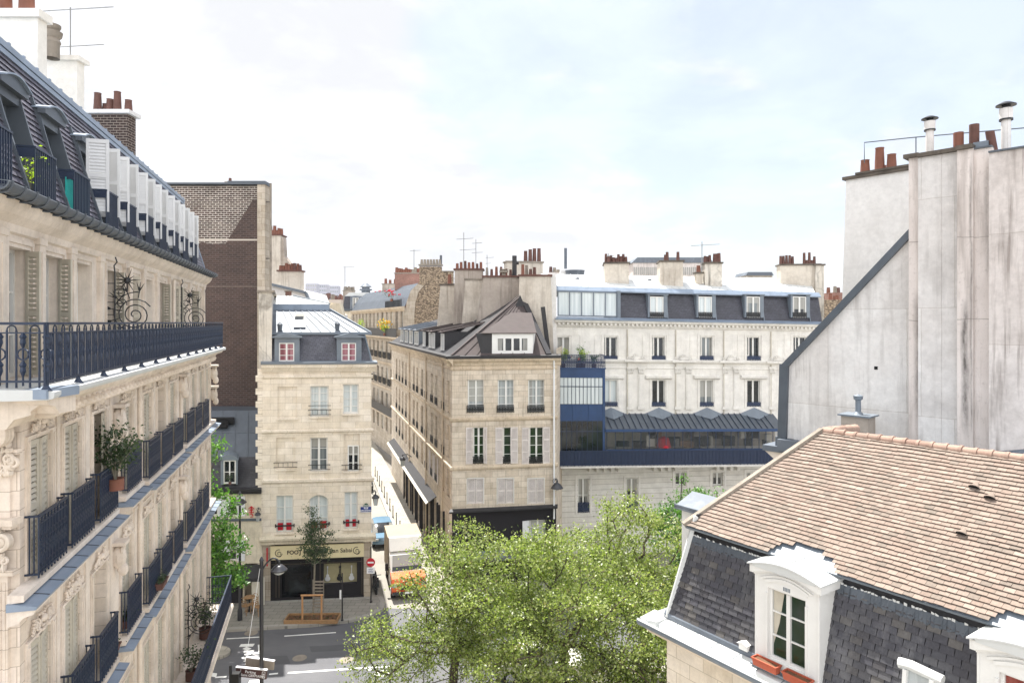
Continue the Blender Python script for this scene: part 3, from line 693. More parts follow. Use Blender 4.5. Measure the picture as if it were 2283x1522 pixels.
    # dormers: windows set back behind the slope, cheeks following it, hood above
    for i, d in enumerate(dorm):
        yf = .96; zt = z0+2.12; sl = (y1-y0)/(z1-z0); ys = lambda z: y0+(z-z0)*sl
        m = MB(); m.box(d-dw, d-dw+.12, yf-.03, yf+.1, z0-.02, zt); m.box(d+dw-.12, d+dw, yf-.03, yf+.1, z0-.02, zt)
        n = 8; arc = [(d-dw-.06+(2*dw+.12)*k/n, zt+.14*math.sin(math.pi*k/n)) for k in range(n+1)]
        m.prism(arc+[(d+dw+.06, zt-.1), (d-dw-.06, zt-.1)], ys(zt)-.26, ys(zt)-.12, 'y'); m.box(d-dw, d+dw, ys(zt)-.14, yf+.1, zt-.26, zt-.02)
        for s in (-1, 1):
            x = d+s*dw; m.prism([(yf, z0-.02), (y0-.02, z0-.02), (ys(zt)-.12, zt), (yf, zt)], x-.025, x+.025, 'x'); m.bar((x, y0-.05, z0-.02), (x, ys(zt+.2)-.05, zt+.2), .06, .07)
        o = f.build('dormer', m, 'zinc_dark')
        m = MB(); m.prism([(x, z+.03) for x, z in arc]+[(x, z) for x, z in arc[::-1]], ys(zt)-.32, ys(zt+.5), 'y'); f.build('dormer_roof', m, 'zinc_blue')
        window(f, d-dw+.12, d+dw-.12, z0+.02, zt-.26, yf+.05, 3, 'glass', 'white_paint', .07, 2, .08)
        yr_ = y0-.08; g = MB(); g.box(d-dw+.02, d+dw-.02, yr_-.02, yr_+.02, z0+.92, z0+.955); g.box(d-dw+.02, d+dw-.02, yr_-.01, yr_+.01, z0+.03, z0+.05)
        for k in range(11): x = d-dw+.04+(2*dw-.08)*k/10; g.bar((x, yr_, z0+.02), (x, yr_, z0+.94), .022)
        for x in (d-dw+.02, d+dw-.02):
            g.bar((x, yr_, z0+.94), (x, ys(z0+.94), z0+.94), .03); g.bar((x, yr_, z0+.04), (x, y0+.1, z0+.04), .03); g.box(x-.01, x+.01, yr_, ys(z0+.9)-.02, z0+.76, z0+.92)
        f.build('railing', g, 'iron')
        if i >= 3:
            for s in (-1, 1): shutter(f, d+s*(dw-.05), .55, z0+.45, zt-.02, .46, 88, 'shutter_white', None, .075, -s)
    o = f.build('curtain', MB().box(3.0-.5, 3.0+.52, y0+.04, y0+.06, z0+.08, z0+.8), 'teal_cloth')
    # windows and shutters of the attic floor
    for i, b in enumerate(bays):
        window(f, b-hw+.02, b+hw-.02, 14.75, 16.95, .58, 3, ['glass', 'glass_grey', 'glass_white'][i % 3], 'white_wood')
        if i in (0, 1, 3, 6, 7, 9): shutter(f, b+hw-.04, .36, 14.78, 16.93, .30, 62, 'shutter_grey', None, .085, -1)
        if i in (4, 7): shutter(f, b-hw+.04, .36, 14.78, 16.93, .30, 75, 'shutter_grey', None, .06, 1)
    # slab of the long balcony with zinc edge and brackets
    cornice(f, -1.3, UE-1.6, [(-.78, 14.56), (-.80, 14.60), (-.80, 14.66), (-.70, 14.69), (.3, 14.72), (.3, 14.54), (-.7, 14.54)], 'zinc_white', 'balcony_edge')
    cornice(f, -1.1, UE-1.7, [(-.70, 14.54), (-.66, 14.47), (-.52, 14.44), (-.42, 14.36), (-.42, 14.30), (-.2, 14.24), (-.1, 14.1), (0, 14.1), (0, 14.54)], 'lime_plain', 'cornice')
    m = MB(); m.smooth = True; x = -.15
    while x < UE-1.9: m.ball((x, -.30, 14.22), .10, .2, .10, 8, 5); m.ball((x, -.42, 14.27), .06, .1, .07, 8, 5); x += .31
    f.build('modillion', m, 'lime_plain')
    # long railing
    m = MB(); y = -.675; zt = EYE; zb = 14.78; xa, xb = -1.25, UE-1.7
    m.box(xa, xb, y-.035, y+.035, zt-.04, zt); m.box(xa, xb, y-.014, y+.014, zb+.02, zb+.045); m.box(xa, xb, y-.012, y+.012, zt-.17, zt-.15)
    p = .345; n = int((xb-xa)/p)
    for i in range(n+1):
        x = xa+(xb-xa)*i/n
        for s in (-.055, .055): m.bar((x+s, y, zb), (x+s, y, zt-.10), .022)
        ring(m, (x, y, zt-.10), .055, .011, 6, 4, 'y', 0, 180)
        if i < n:
            c = x+(xb-xa)/n/2; m.bar((c, y, zb), (c, y, zt-.15), .02)
            for zc in (15.28,): ring(m, (c, y, zc), .062, .011, 8, 4)
            for zc in (15.06, 15.42): m.lathe((c, y, zc), [(.012, -.09), (.035, -.02), (.03, .03), (.012, .09)], 6)
            for s in (-.085, .085): m.bar((c+s*.9, y, zb), (c+s*.9, y, zt-.16), .018); m.lathe((c+s*.9, y, 15.2), [(.008, -.1), (.028, 0), (.008, .1)], 5)
        if i % 4 == 0: m.bar((x, y, zb-.1), (x, y-.0, zb+.02), .05); m.lathe((x, y, zb-.1), [(.09, 0), (.06, .03), (.03, .08)], 8)
    m.bar((xb, y, zt-.02), (xb, .3, zt-.02), .06, .04)
    f.build('railing', m, 'iron', None)
    # carved friezes over the windows, balconettes, ledges
    for li, (z0, z1) in enumerate(fl):
        sur = MB(); kx = MB(); kx.smooth = True
        for i, b in enumerate(bays):
            wd = MB()
            if li < 2: cv = MB(); cv.smooth = True; carve(cv, b, z1+.24, 1.0, .34, -.03, 22, i*3+li, .07, .02); f.build('carving', cv, 'lime_plain')
            for s in (-1, 1):
                x = b+s*(hw+.07); sur.box(x-.07, x+.07, -.035, 0, z0-.02, z1+.05); sur.box(x-.03, x+.03, -.055, -.035, z0+.05, z1)
            sur.box(b-hw-.14, b+hw+.14, -.045, 0, z1+.05, z1+.09)
            if li < 2: sur.box(b-hw-.1, b+hw+.1, -.025, 0, z1+.46, z1+.5)
        x = -.35
        for a, c in zip(bays, bays[1:]):           # flat pilaster strips between the bays
            mid = (a+c)/2; w = (c-a)/2-hw-.22
            if w > .06: sur.box(mid-w, mid+w, -.03, 0, z0-.1, z1+.62 if li < 2 else z1+.5); sur.box(mid-w-.03, mid+w+.03, -.05, 0, z1+.5, z1+.58)
        f.build('window_surround', sur, 'lime_plain')
        for i, b in enumerate(bays):
            open_ = (i, li) in ((3, 1), (5, 0), (2, 1), (6, 1))
            window(f, b-hw, b+hw, z0, z1, .26, 3, 'glass_grey' if i % 2 else 'glass', 'cream_wood')
            if open_ and i != 3: continue
            if (i, li) == (2, 0):
                shutter(f, b+hw, .04, z0+.02, z1-.02, .45, 12, 'shutter_grey', None, .07, -1); continue
            for s in (-1, 1): shutter(f, b+s*hw, .06, z0+.02, z1-.02, hw-.005, 3+R.uniform(0, 5), 'shutter_grey', None, .095, -s)
    # console heads and key masks between some bays
    for x, z in ((4.65, 13.45), (11.98, 13.6), (UE-.1, 13.5), (UE-.1, 12.6), (4.65, 10.3), (11.98, 10.2)):
        m = MB(); m.smooth = True; m.ball((x, -.12, z), .15, .16, .28, 8, 6); m.ball((x, -.2, z-.28), .1, .12, .16, 8, 5); spiral(m, (x, -.2, z+.16), .14, .03, 1.5, .035, 16, 0, 1); m.box(x-.2, x+.2, -.3, 0, z+.3, z+.38)
        f.build('console', m, 'lime_plain')
    for li, zl in enumerate((11.3, 7.95)):
        for a, c, dz in ((-.85, 4.35, 0), (4.75, 6.6, .13), (6.95, 11.9, 0), (12.15, UE-.1, .05)):
            z = zl+dz
            cornice(f, a, c, [(-.40, z-.02), (-.42, z+.03), (0, z+.10), (0, z-.02)], 'zinc_blue', 'ledge_cover')
            cornice(f, a+.03, c-.03, [(-.38, z-.02), (-.36, z-.09), (-.22, z-.14), (-.15, z-.22), (0, z-.26), (0, z-.02)], 'lime_plain', 'cornice')
            cornice(f, a+.05, c-.03, [(-.22, z+.10), (-.22, z+.2), (0, z+.22), (0, z+.09)], 'lime_plain', 'sill')
            m = MB(); x = a+.5
            while x < c-.1: m.bar((x, -.42, z+.035), (x, 0, z+.105), .02, .012); x += .62
            f.build('seam', m, 'zinc_dark')
        z = zl+.25
        for i, b in enumerate(bays[:10]):
            dz = .13 if i == 3 else .05 if i > 6 else 0
            railing(f, b-.62, b+.62, z+dz, 1.02, -.2, 'iron', .14, True, .2)
    # second floor long balcony
    cornice(f, 3.0, UE-1.2, [(-1.02, 3.82), (-1.05, 3.9), (-1.02, 4.02), (0, 4.06), (0, 3.7), (-.7, 3.7)], 'lime_plain', 'balcony_slab')
    r = railing(f, 3.0, UE-1.2, 4.08, 1.12, -.95, 'iron', .13, True)
    q = MB(); y0_ = -.95
    for k in range(9): y = y0_+.95*k/8; q.bar((UE-1.2, y, 4.08), (UE-1.2, y, 5.18), .022)
    q.bar((UE-1.2, y0_, 5.19), (UE-1.2, 0, 5.19), .05, .035); q.bar((UE-1.2, y0_, 4.13), (UE-1.2, 0, 4.13), .025)
    for k in range(8):
        for zc in (4.3, 4.55, 4.8): ring(q, (UE-1.2, y0_+.95*(k+.5)/8, zc), .05, .01, 7, 3, 'x')
    f.build('railing', q, 'iron')
    # rain pipes
    for x, zt in ((6.68, 17.6), (11.98, 17.6)):
        m = MB(); m.smooth = True; m.cyl((x, -.08, 0), (x, -.08, 14.3), .055, n=8); m.cyl((x, .14, 14.7), (x, .14, 17.1), .05, n=8)
        for z in (2, 5, 8, 11, 13.6): m.cyl((x, -.08, z), (x, -.08, z+.08), .07, n=8)
        f.build('rain_pipe', m, 'lime_plain')
    # wrought-iron spiral screens dividing the balconies
    def screen(x, zb, sc, yw=.15, foot=0):
        m = MB(); X = lambda u: u*sc
        def pt(u, v): return (x, yw-(.95-u)*sc, zb+v*sc)
        m.tube([pt(.95, -foot), pt(.95, 1.55), pt(.97, 1.72), pt(.90, 1.82), pt(.94, 1.95)], .02*sc, 5)
        def sp(c, r0, r1, a0, turns, sg, t, n=40):
            return [pt(c[0]+(r0+(r1-r0)*i/n)*math.cos(math.radians(a0)+sg*2*math.pi*turns*i/n), c[1]+(r0+(r1-r0)*i/n)*math.sin(math.radians(a0)+sg*2*math.pi*turns*i/n)) for i in range(n+1)]
        m.tube(sp((.48, .42), .44, .05, 150, 2.6, -1, .02), .017*sc, 5)
        m.tube(sp((.45, .45), .58, .46, 100, .62, -1, .02), .015*sc, 5)
        m.tube(sp((.82, 1.0), .16, .04, -60, 1.3, 1, .02, 18), .014*sc, 5); m.tube(sp((.80, .72), .14, .04, 200, 1.2, -1, .02, 18), .014*sc, 5)
        for v in (.42, .75, 1.25): m.bar(pt(.95, v), pt(1.18, v), .02*sc)
        c = pt(.66, 1.33); m.ball(c, .09*sc, .09*sc, .09*sc, 8, 5)
        for k in range(11):
            a = 2*math.pi*k/11+.2; l = .34 if k % 2 else .22; q = pt(.66+l*math.cos(a), 1.33+l*math.sin(a)); m.tube([c, q], .022*sc, 4, .003)
        for a in (98, 70, 42, 12, -18, -48):
            a = math.radians(a); b0 = (.45+.5*math.cos(a)*1.02, .45+.5*math.sin(a)*1.05); m.bar(pt(.45+.42*math.cos(a), .45+.42*math.sin(a)), pt(.45+.66*math.cos(a), .45+.66*math.sin(a)), .022*sc)
            for d in (-.5, 0, .5): m.tube([pt(.45+.62*math.cos(a), .45+.62*math.sin(a)), pt(.45+.66*math.cos(a)+.2*math.cos(a+d), .45+.66*math.sin(a)+.2*math.sin(a+d))], .022*sc, 4, .003)
        return m
    for x, zb, sc, yw, ft in ((5.35, 15.5, .9, .15, .8), (13.3, 15.45, .9, .15, .8), (13.1, 4.8, .9, -.1, .8)): f.build('spiral_screen', screen(x, zb, sc, yw, ft), 'black_iron')
    # end wall facing the viewer, with pilasters and capitals
    c = f.w(-.35, 0, 0); e = FR(c.x-3.2, c.y, (1, 0), 0, f)
    m = MB().wall(-5, 3.2, 0, 14.45, [], 0); e.build('end_wall', m, 'lime_left')
    m = MB().wall(-5, 2.62, 14.5, 17.6, [(-.6, .6, 14.75, 16.9)], .28); e.build('end_wall', m, 'lime_plain')
    window(e, -.6, .6, 14.75, 16.9, .5)
    m = MB(); m.smooth = False
    for x in (2.18, 2.86):                           # fluted pilasters
        m.box(x-.22, x+.22, -.10, 0, 0, 11.75)
        for k in range(6): m.cyl((x-.17+k*.068, -.10, 0), (x-.17+k*.068, -.10, 11.6), .022, n=6)
    m.box(1.85, 3.2, -.16, 0, 11.72, 11.8); m.box(1.7, 3.25, -.24, 0, 12.52, 12.62); m.box(1.75, 3.2, -.2, 0, 12.46, 12.52); m.box(1.9, 3.1, -.08, 0, 12.62, 13.5)
    m.box(2.2, 2.75, -.11, -.08, 12.75, 13.2); m.box(1.6, 3.24, -.12, 0, 13.62, 13.7); m.box(1.2, 2.55, -.3, 0, 13.75, 14.35); m.box(1.25, 2.5, -.33, -.3, 13.8, 14.3)
    e.build('pilaster', m, 'lime_left')
    m = MB(); m.smooth = True
    for x in (2.18, 2.86):
        for s in (-1, 1):
            for q in range(3): spiral(m, (x+s*.2, -.16-.03*q, 12.28), .17, .02, 2.0, .04, 30, 90, s, 6)
            m.ball((x+s*.2, -.2, 12.28), .05, .06, .05)
        m.ball((x, -.15, 12.35), .12, .08, .08); carve(m, x, 12.0, .5, .36, -.12, 30, int(x*10), .1, .03)
        for k in range(7): m.ball((x-.2+k*.066, -.14, 11.86), .03, .06, .1, 6, 4)
    carve(m, 1.9, 14.06, .5, .4, -.33, 26, 5, .08, .028); carve(m, 2.55, 13.1, .6, .3, -.1, 20, 6, .08, .025)
    for k in range(3): spiral(m, (3.02, -.2-.07*k, 13.95), .2, .03, 1.6, .05, 26, 60, -1, 6)
    carve(m, 3.0, 13.55, .5, .5, -.1, 40, 9, .14, .035)
    e.build('capital', m, 'lime_plain')
    m = MB(); m.smooth = True; m.cyl((2.2, -.42, 17.0), (2.5, -.42, 17.0), .085, n=12); m.cyl((2.44, -.42, 17.0), (2.58, -.42, 17.0), .06, .05, 8); m.cyl((2.2, -.42, 17), (2.2, .2, 17), .06, n=8); e.build('vent_pipe', m, 'lime_plain')
    m = MB(); m.smooth = True; m.cyl((2.1, .05, 14.7), (2.1, .05, 16.35), .2, .17, 12); m.lathe((2.1, .05, 16.35), [(.17, 0), (.2, .04), (.19, .1), (.26, .2), (.27, .27), (.0, .27)], 14); m.box(1.8, 2.4, -.22, .28, 16.62, 16.7); e.build('pilaster', m, 'lime_plain')
    # balcony return with its own railing in front of the end wall
    ex = (f.Mi @ Vector((0, 0, 0)))
    a = e.Mi @ f.w(-1.25, -.675, 0)
    m = MB(); y = a.y; x0, x1 = -4.6, a.x
    m.box(x0, x1, y-.035, y+.035, EYE-.04, EYE); m.box(x0, x1, y-.014, y+.014, 14.8, 14.83); m.box(x0, x1, y-.012, y+.012, EYE-.17, EYE-.15)
    n = int((x1-x0)/.345)
    for i in range(n+1):
        x = x1-i*.345
        for s in (-.07, .07): m.bar((x-.17+s, y, 14.72), (x-.17+s, y, EYE-.12), .022)
        ring(m, (x-.17, y, EYE-.12), .07, .011, 8, 5, 'y', 0, 180); m.bar((x, y, 14.75), (x, y, EYE-.16), .02)
        ring(m, (x, y, 15.22), .085, .013, 10, 5)
        for zc in (15.0, 15.42): m.lathe((x, y, zc), [(.012, -.12), (.045, -.03), (.035, .03), (.055, .06), (.012, .13)], 6)
    m.bar((x1, y, 14.7), (x1, y, EYE), .05); e.build('railing', m, 'iron')
    m = MB().box(-5, x1+.06, y-.09, 0, 14.56, 14.7); e.build('balcony_edge', m, 'zinc_blue')
    m = MB(); m.prism([(y-.02, 14.56), (y+.06, 14.46), (y+.2, 14.42), (y+.3, 14.3), (0, 14.3), (0, 14.56)], -5, x1, 'x'); e.build('cornice', m, 'lime_plain')
    # gutter and roof return over the end
    m = MB(); m.prism([(-.1, 17.62), (0, 17.5), (.1, 17.4), (.22, 17.2), (.28, 17.15), (.6, 17.15), (.6, 17.62)], -2.5, 2.35, 'x'); e.build('cornice', m, 'lime_plain')
    # chimneys on the party walls, seen over the roof
    f2 = f
    def at3(px0, px1, D, ytop, ybot, dep, mat, cap, pots, pm, over=.1, ct=.14, pr=.12, name='chimney'):
        a = P(px0, ytop, D); b = P(px1, ytop, D); h = FR(a.x, a.y, (1, 0), 0, f); return stack(h, 0, b.x-a.x, 0, dep, 20.4, a.z, mat, cap, pots, pm, None, name, (0, 0), over, ct, pr)
    at3(-60, 84, 15.2, 40, 200, .3, 'plaster_chalk', 'plaster_chalk', [(.42, .4, .9), (.78, .35, .9)], 'terracotta', .08, .18, .15)
    at3(70, 172, 17.7, 136, 240, .3, 'plaster_chalk', 'plaster_chalk', [], None, .09, .12)
    at3(196, 284, 22.5, 254, 345, .5, 'brick_brown', 'plaster_white', [(.1, .6, .42), (.18, .3, .62), (.3, .7, .32), (.45, .5, .45), (.66, .4, .68), (.92, .5, .42)], 'terracotta_dark', .12, .12, .12)
    c0 = P(116, 122, 17.2); h = FR(c0.x, c0.y, (1, 0), 0, f); m = MB(); m.smooth = True
    m.lathe((0, 0, c0.z-.1), [(.17, 0), (.17, .35), (.2, .4), (.16, .5), (.22, .56), (.24, .66), (.14, .7), (.2, .78), (.2, .84), (.0, .9)], 14); h.build('chimney_cowl', m, 'cap_stone')
left()
def at_frame(f, x, y, z): return f.w(x, y, z)
antenna('antenna', 'tv aerial with a long boom on the cream chimney of the left apartment house', P(157, 128, 17.8), 1.3, [(.26, -.35, .88, 4, .06), (1.2, -.74, 1.12, 5, .06)], None, 'pipe_metal', .016)
plant('potted_plant', 'bushy green climber in a terracotta pot hanging on the third balconette of the left house', LB.w(3.75, -.28, 12.05), 1.15, .42, 'leaf_dark', 900, .085, None, 'terracotta', .2, .25, 'potted plant', 3, 16)
plant('potted_plant', 'small yellow-green plant behind the railing of the first slate dormer', LB.w(1.0, .35, 17.85), .75, .25, 'leaf_lime', 90, .07, None, 'terracotta', .09, .15, 'potted plant', 5)
def planter(label, p, ln, mat, rot, seed, leafm='leaf_dark', n=200):
    e = bpy.data.objects.new('flower_box', None); COL.objects.link(e); e.location = p; e.rotation_euler = (0, 0, rot); tag(e, label, 'flower box')
    m = MB(); m.add([(-ln/2, -.07, 0), (ln/2, -.07, 0), (ln/2, .07, 0), (-ln/2, .07, 0), (-ln/2-.02, -.1, .17), (ln/2+.02, -.1, .17), (ln/2+.02, .1, .17), (-ln/2-.02, .1, .17)], [(0,3,2,1),(0,1,5,4),(1,2,6,5),(2,3,7,6),(3,0,4,7)])
    m.box(-ln/2-.03, ln/2+.03, -.115, -.09, .145, .175); m.box(-ln/2-.03, ln/2+.03, .09, .115, .145, .175); m.box(-ln/2-.03, -ln/2-.01, -.1, .1, .145, .175); m.box(ln/2+.01, ln/2+.03, -.1, .1, .145, .175); mesh_obj('box', m, mat, e)
    mesh_obj('soil', MB().box(-ln/2, ln/2, -.085, .085, .12, .14), 'soil', e)
    if n:
        q = random.Random(seed); leaves_obj('leaves', [(q.uniform(-ln/2, ln/2), q.gauss(0, .06), .16+abs(q.gauss(0, .09))) for _ in range(n)], .05, leafm, e, seed)
    return e
planter('green planting spilling from a box behind the fifth balconette one floor down', LB.w(5.7, -.08, 8.4), .95, 'terracotta_dark', LB.ang, 2)
planter('mossy flower box behind the fourth balconette of the left house near the bottom edge', LB.w(4.2, -.08, 8.22), .7, 'terracotta_dark', LB.ang, 3)
planter('green flower box hung low on the sixth balconette two floors below the long balcony', LB.w(8.0, -.32, 8.35), .6, 'terracotta_dark', LB.ang, 4)
plant('potted_shrub', 'dark round shrub standing on the lower corner balcony beside the spiral iron screen', LB.w(14.4, -.45, 4.08), 1.1, .5, 'leaf_dark', 700, .08, None, 'terracotta_dark', .25, .35, 'potted plant', 9, 14)
plant('potted_shrub', 'dark leafy pot plant on the lower balcony in front of the spiral iron screen', LB.w(11.3, -.5, 4.08), .8, .35, 'leaf_dark', 380, .08, None, 'terracotta_dark', .2, .3, 'potted plant', 12, 10)
# ================= ground, street
def sheet(name, poly, z, mat, thick=None):
    m = MB()
    if thick: m.prism(poly, z-thick, z, 'z')
    else:
        ar = sum(poly[i][0]*poly[(i+1) % len(poly)][1]-poly[(i+1) % len(poly)][0]*poly[i][1] for i in range(len(poly)))
        if ar < 0: poly = poly[::-1]
        m.add([(x, y, z) for x, y in poly], [tuple(range(len(poly)))])
    o = mesh_obj(name, m, mat); o['kind'] = 'structure'; return o
sheet('ground', [(-4000, -200), (4000, -200), (4000, 6000), (-4000, 6000)], -.12, 'city_ground')
sheet('road', [(-60, 20), (40, 20), (40, 42.5), (-60, 42.5)], -.004, 'asphalt')
SD = (-.297, 1.0)
def along(x, y, t, off=0.0): return (x+SD[0]*t+off*.9586, y+SD[1]*t+off*.2847)
mr = (-7.85, 38.75); cc = (-3.54, 40.4)
sheet('side_street', [along(*mr, -1.2, .0), along(*cc, -3.2, 0), along(*cc, 60, 0), along(*mr, 62, 0)], .0, 'street_light')
pv = [(-60, 33.0), (-14.5, 34.75), (-10.4, 35.3), (-8.6, 35.8), (-7.6, 36.4), (-7.1, 37.2), (-7.25, 38.2), along(*mr, 0, .35), along(*mr, 40, .35), along(*mr, 40, -.5), (-60, 42)]
sheet('pavement', pv, .12, 'paving', .2)
def kerb(name, pts, w=.28, z=.13):
    m = MB(); pts = [Vector((p[0], p[1], 0)) for p in pts]
    for i in range(len(pts)-1):
        a, b = pts[i], pts[i+1]; m.bar((a.x, a.y, z-.13), (b.x, b.y, z-.13), w, .27)
    o = mesh_obj(name, m, 'granite'); o['kind'] = 'structure'
kerb('kerb', pv[:8])
pr = [along(*cc, -1.3, -1.9), along(*cc, 60, -1.9), along(*cc, 60, 0), (cc[0], cc[1]+.3), (2.7, 41.8), (22, 46.4), (40, 50), (40, 42), (22, 41.2), (3, 38.4), (-3.8, 38.0), (-4.8, 38.2)]
sheet('pavement', pr, .12, 'paving_light', .2); kerb('kerb', [pr[1], pr[0], pr[11], pr[10], pr[9], pr[8], pr[7]])
sheet('pavement', [(-40, 5), (-40, 24.8), (-1, 26.6), (2, 28), (3.5, 30.2), (7, 31.5), (30, 33.5), (60, 33), (60, 5)], .12, 'paving_light', .2)
kerb('kerb', [(-40, 24.8), (-1, 26.6), (2, 28), (3.5, 30.2), (7, 31.5), (30, 33.5)])
isl = [(-14.6+1.25*math.cos(t*math.pi/12), 32.3+.75*math.sin(t*math.pi/12)) for t in range(24)]
sheet('traffic_island', isl, .12, 'paving_light', .2)
# painted markings, each stroke between two points of the carriageway
def stroke(name, a, b, w=.12, z=.002):
    a = Vector((a[0], a[1], z)); b = Vector((b[0], b[1], z)); d = (b-a).normalized(); n = Vector((-d.y, d.x, 0))*w/2
    m = MB().add([a-n, b-n, b+n, a+n], [(0, 1, 2, 3)]); o = mesh_obj(name, m, 'road_paint'); o['kind'] = 'structure'; return o
def gs(a, b, w=.12): stroke('road_marking', G(*a), G(*b), w)
gs((642, 1499), (872, 1484), .13); gs((600, 1502), (620, 1500), .13); gs((480, 1509), (505, 1507), .13); gs((634, 1417), (749, 1409), .1); gs((505, 1423), (580, 1419), .1); gs((800, 1406), (856, 1402), .1)
gs((545, 1458), (580, 1454), .14); gs((543, 1452), (566, 1450), .22); gs((577, 1436), (579, 1454), .1)
gs((540, 1464), (561, 1473), .16); gs((561, 1473), (572, 1461), .18); gs((545, 1471), (566, 1478), .18); gs((566, 1478), (576, 1466), .18); gs((547, 1478), (578, 1480), .12)
gs((547, 1505), (562, 1504), .16); gs((555, 1519), (580, 1518), .3); gs((535, 1438), (566, 1437), .3); gs((545, 1443), (556, 1447), .25); gs((817, 1492), (828, 1491), .12); gs((846, 1495), (856, 1506), .6)
sheet('road_marking', [tuple(G(*p).xy) for p in ((470, 1498), (484, 1500), (482, 1509), (468, 1506))], .002, 'road_paint')
# bollards along the right-hand pavement of the side street
def bollard(p, label=None, h=1.0):
    m = MB(); m.smooth = True; m.lathe((0, 0, 0), [(.07, 0), (.07, .06), (.04, .1), (.035, h-.1), (.05, h-.08), (.045, h-.02), (.0, h)], 8)
    o = mesh_obj('bollard', m, 'black_iron'); o.location = (p[0], p[1], .12); return tag(o, 'thin black iron bollard in the row on the sunlit pavement of the side street', 'bollard', 'bollards along the side street')
b0 = None
for i in range(14):
    p = along(*cc, 2.0+i*2.1, -1.7)
    if b0 is None: b0 = bollard(p)
    else: c = b0.copy(); COL.objects.link(c); c.location = (p[0], p[1], .12)

sheet('asphalt_patch', [tuple(G(*p).xy) for p in ((690, 1440), (800, 1434), (806, 1446), (694, 1453))], .001, 'lead_patch')
sheet('asphalt_patch', [tuple(G(*p).xy) for p in ((600, 1462), (640, 1460), (648, 1478), (606, 1481))], .001, 'lead_patch')
for px, py in ((668, 1466), (772, 1470), (560, 1410)):
    c = G(px, py); m = MB().add([(c.x+.33*math.cos(k*math.pi/10), c.y+.33*math.sin(k*math.pi/10), .004) for k in range(20)], [tuple(range(20))]); o = mesh_obj('manhole_cover', m, 'cap_stone'); tag(o, {668: 'round iron manhole cover in the sunlit road below the tree bed', 772: 'round iron manhole cover further right in the sunlit road', 560: 'round manhole cover in the shaded lane by the lamp pole'}[px], 'manhole cover', 'manhole covers in the road')
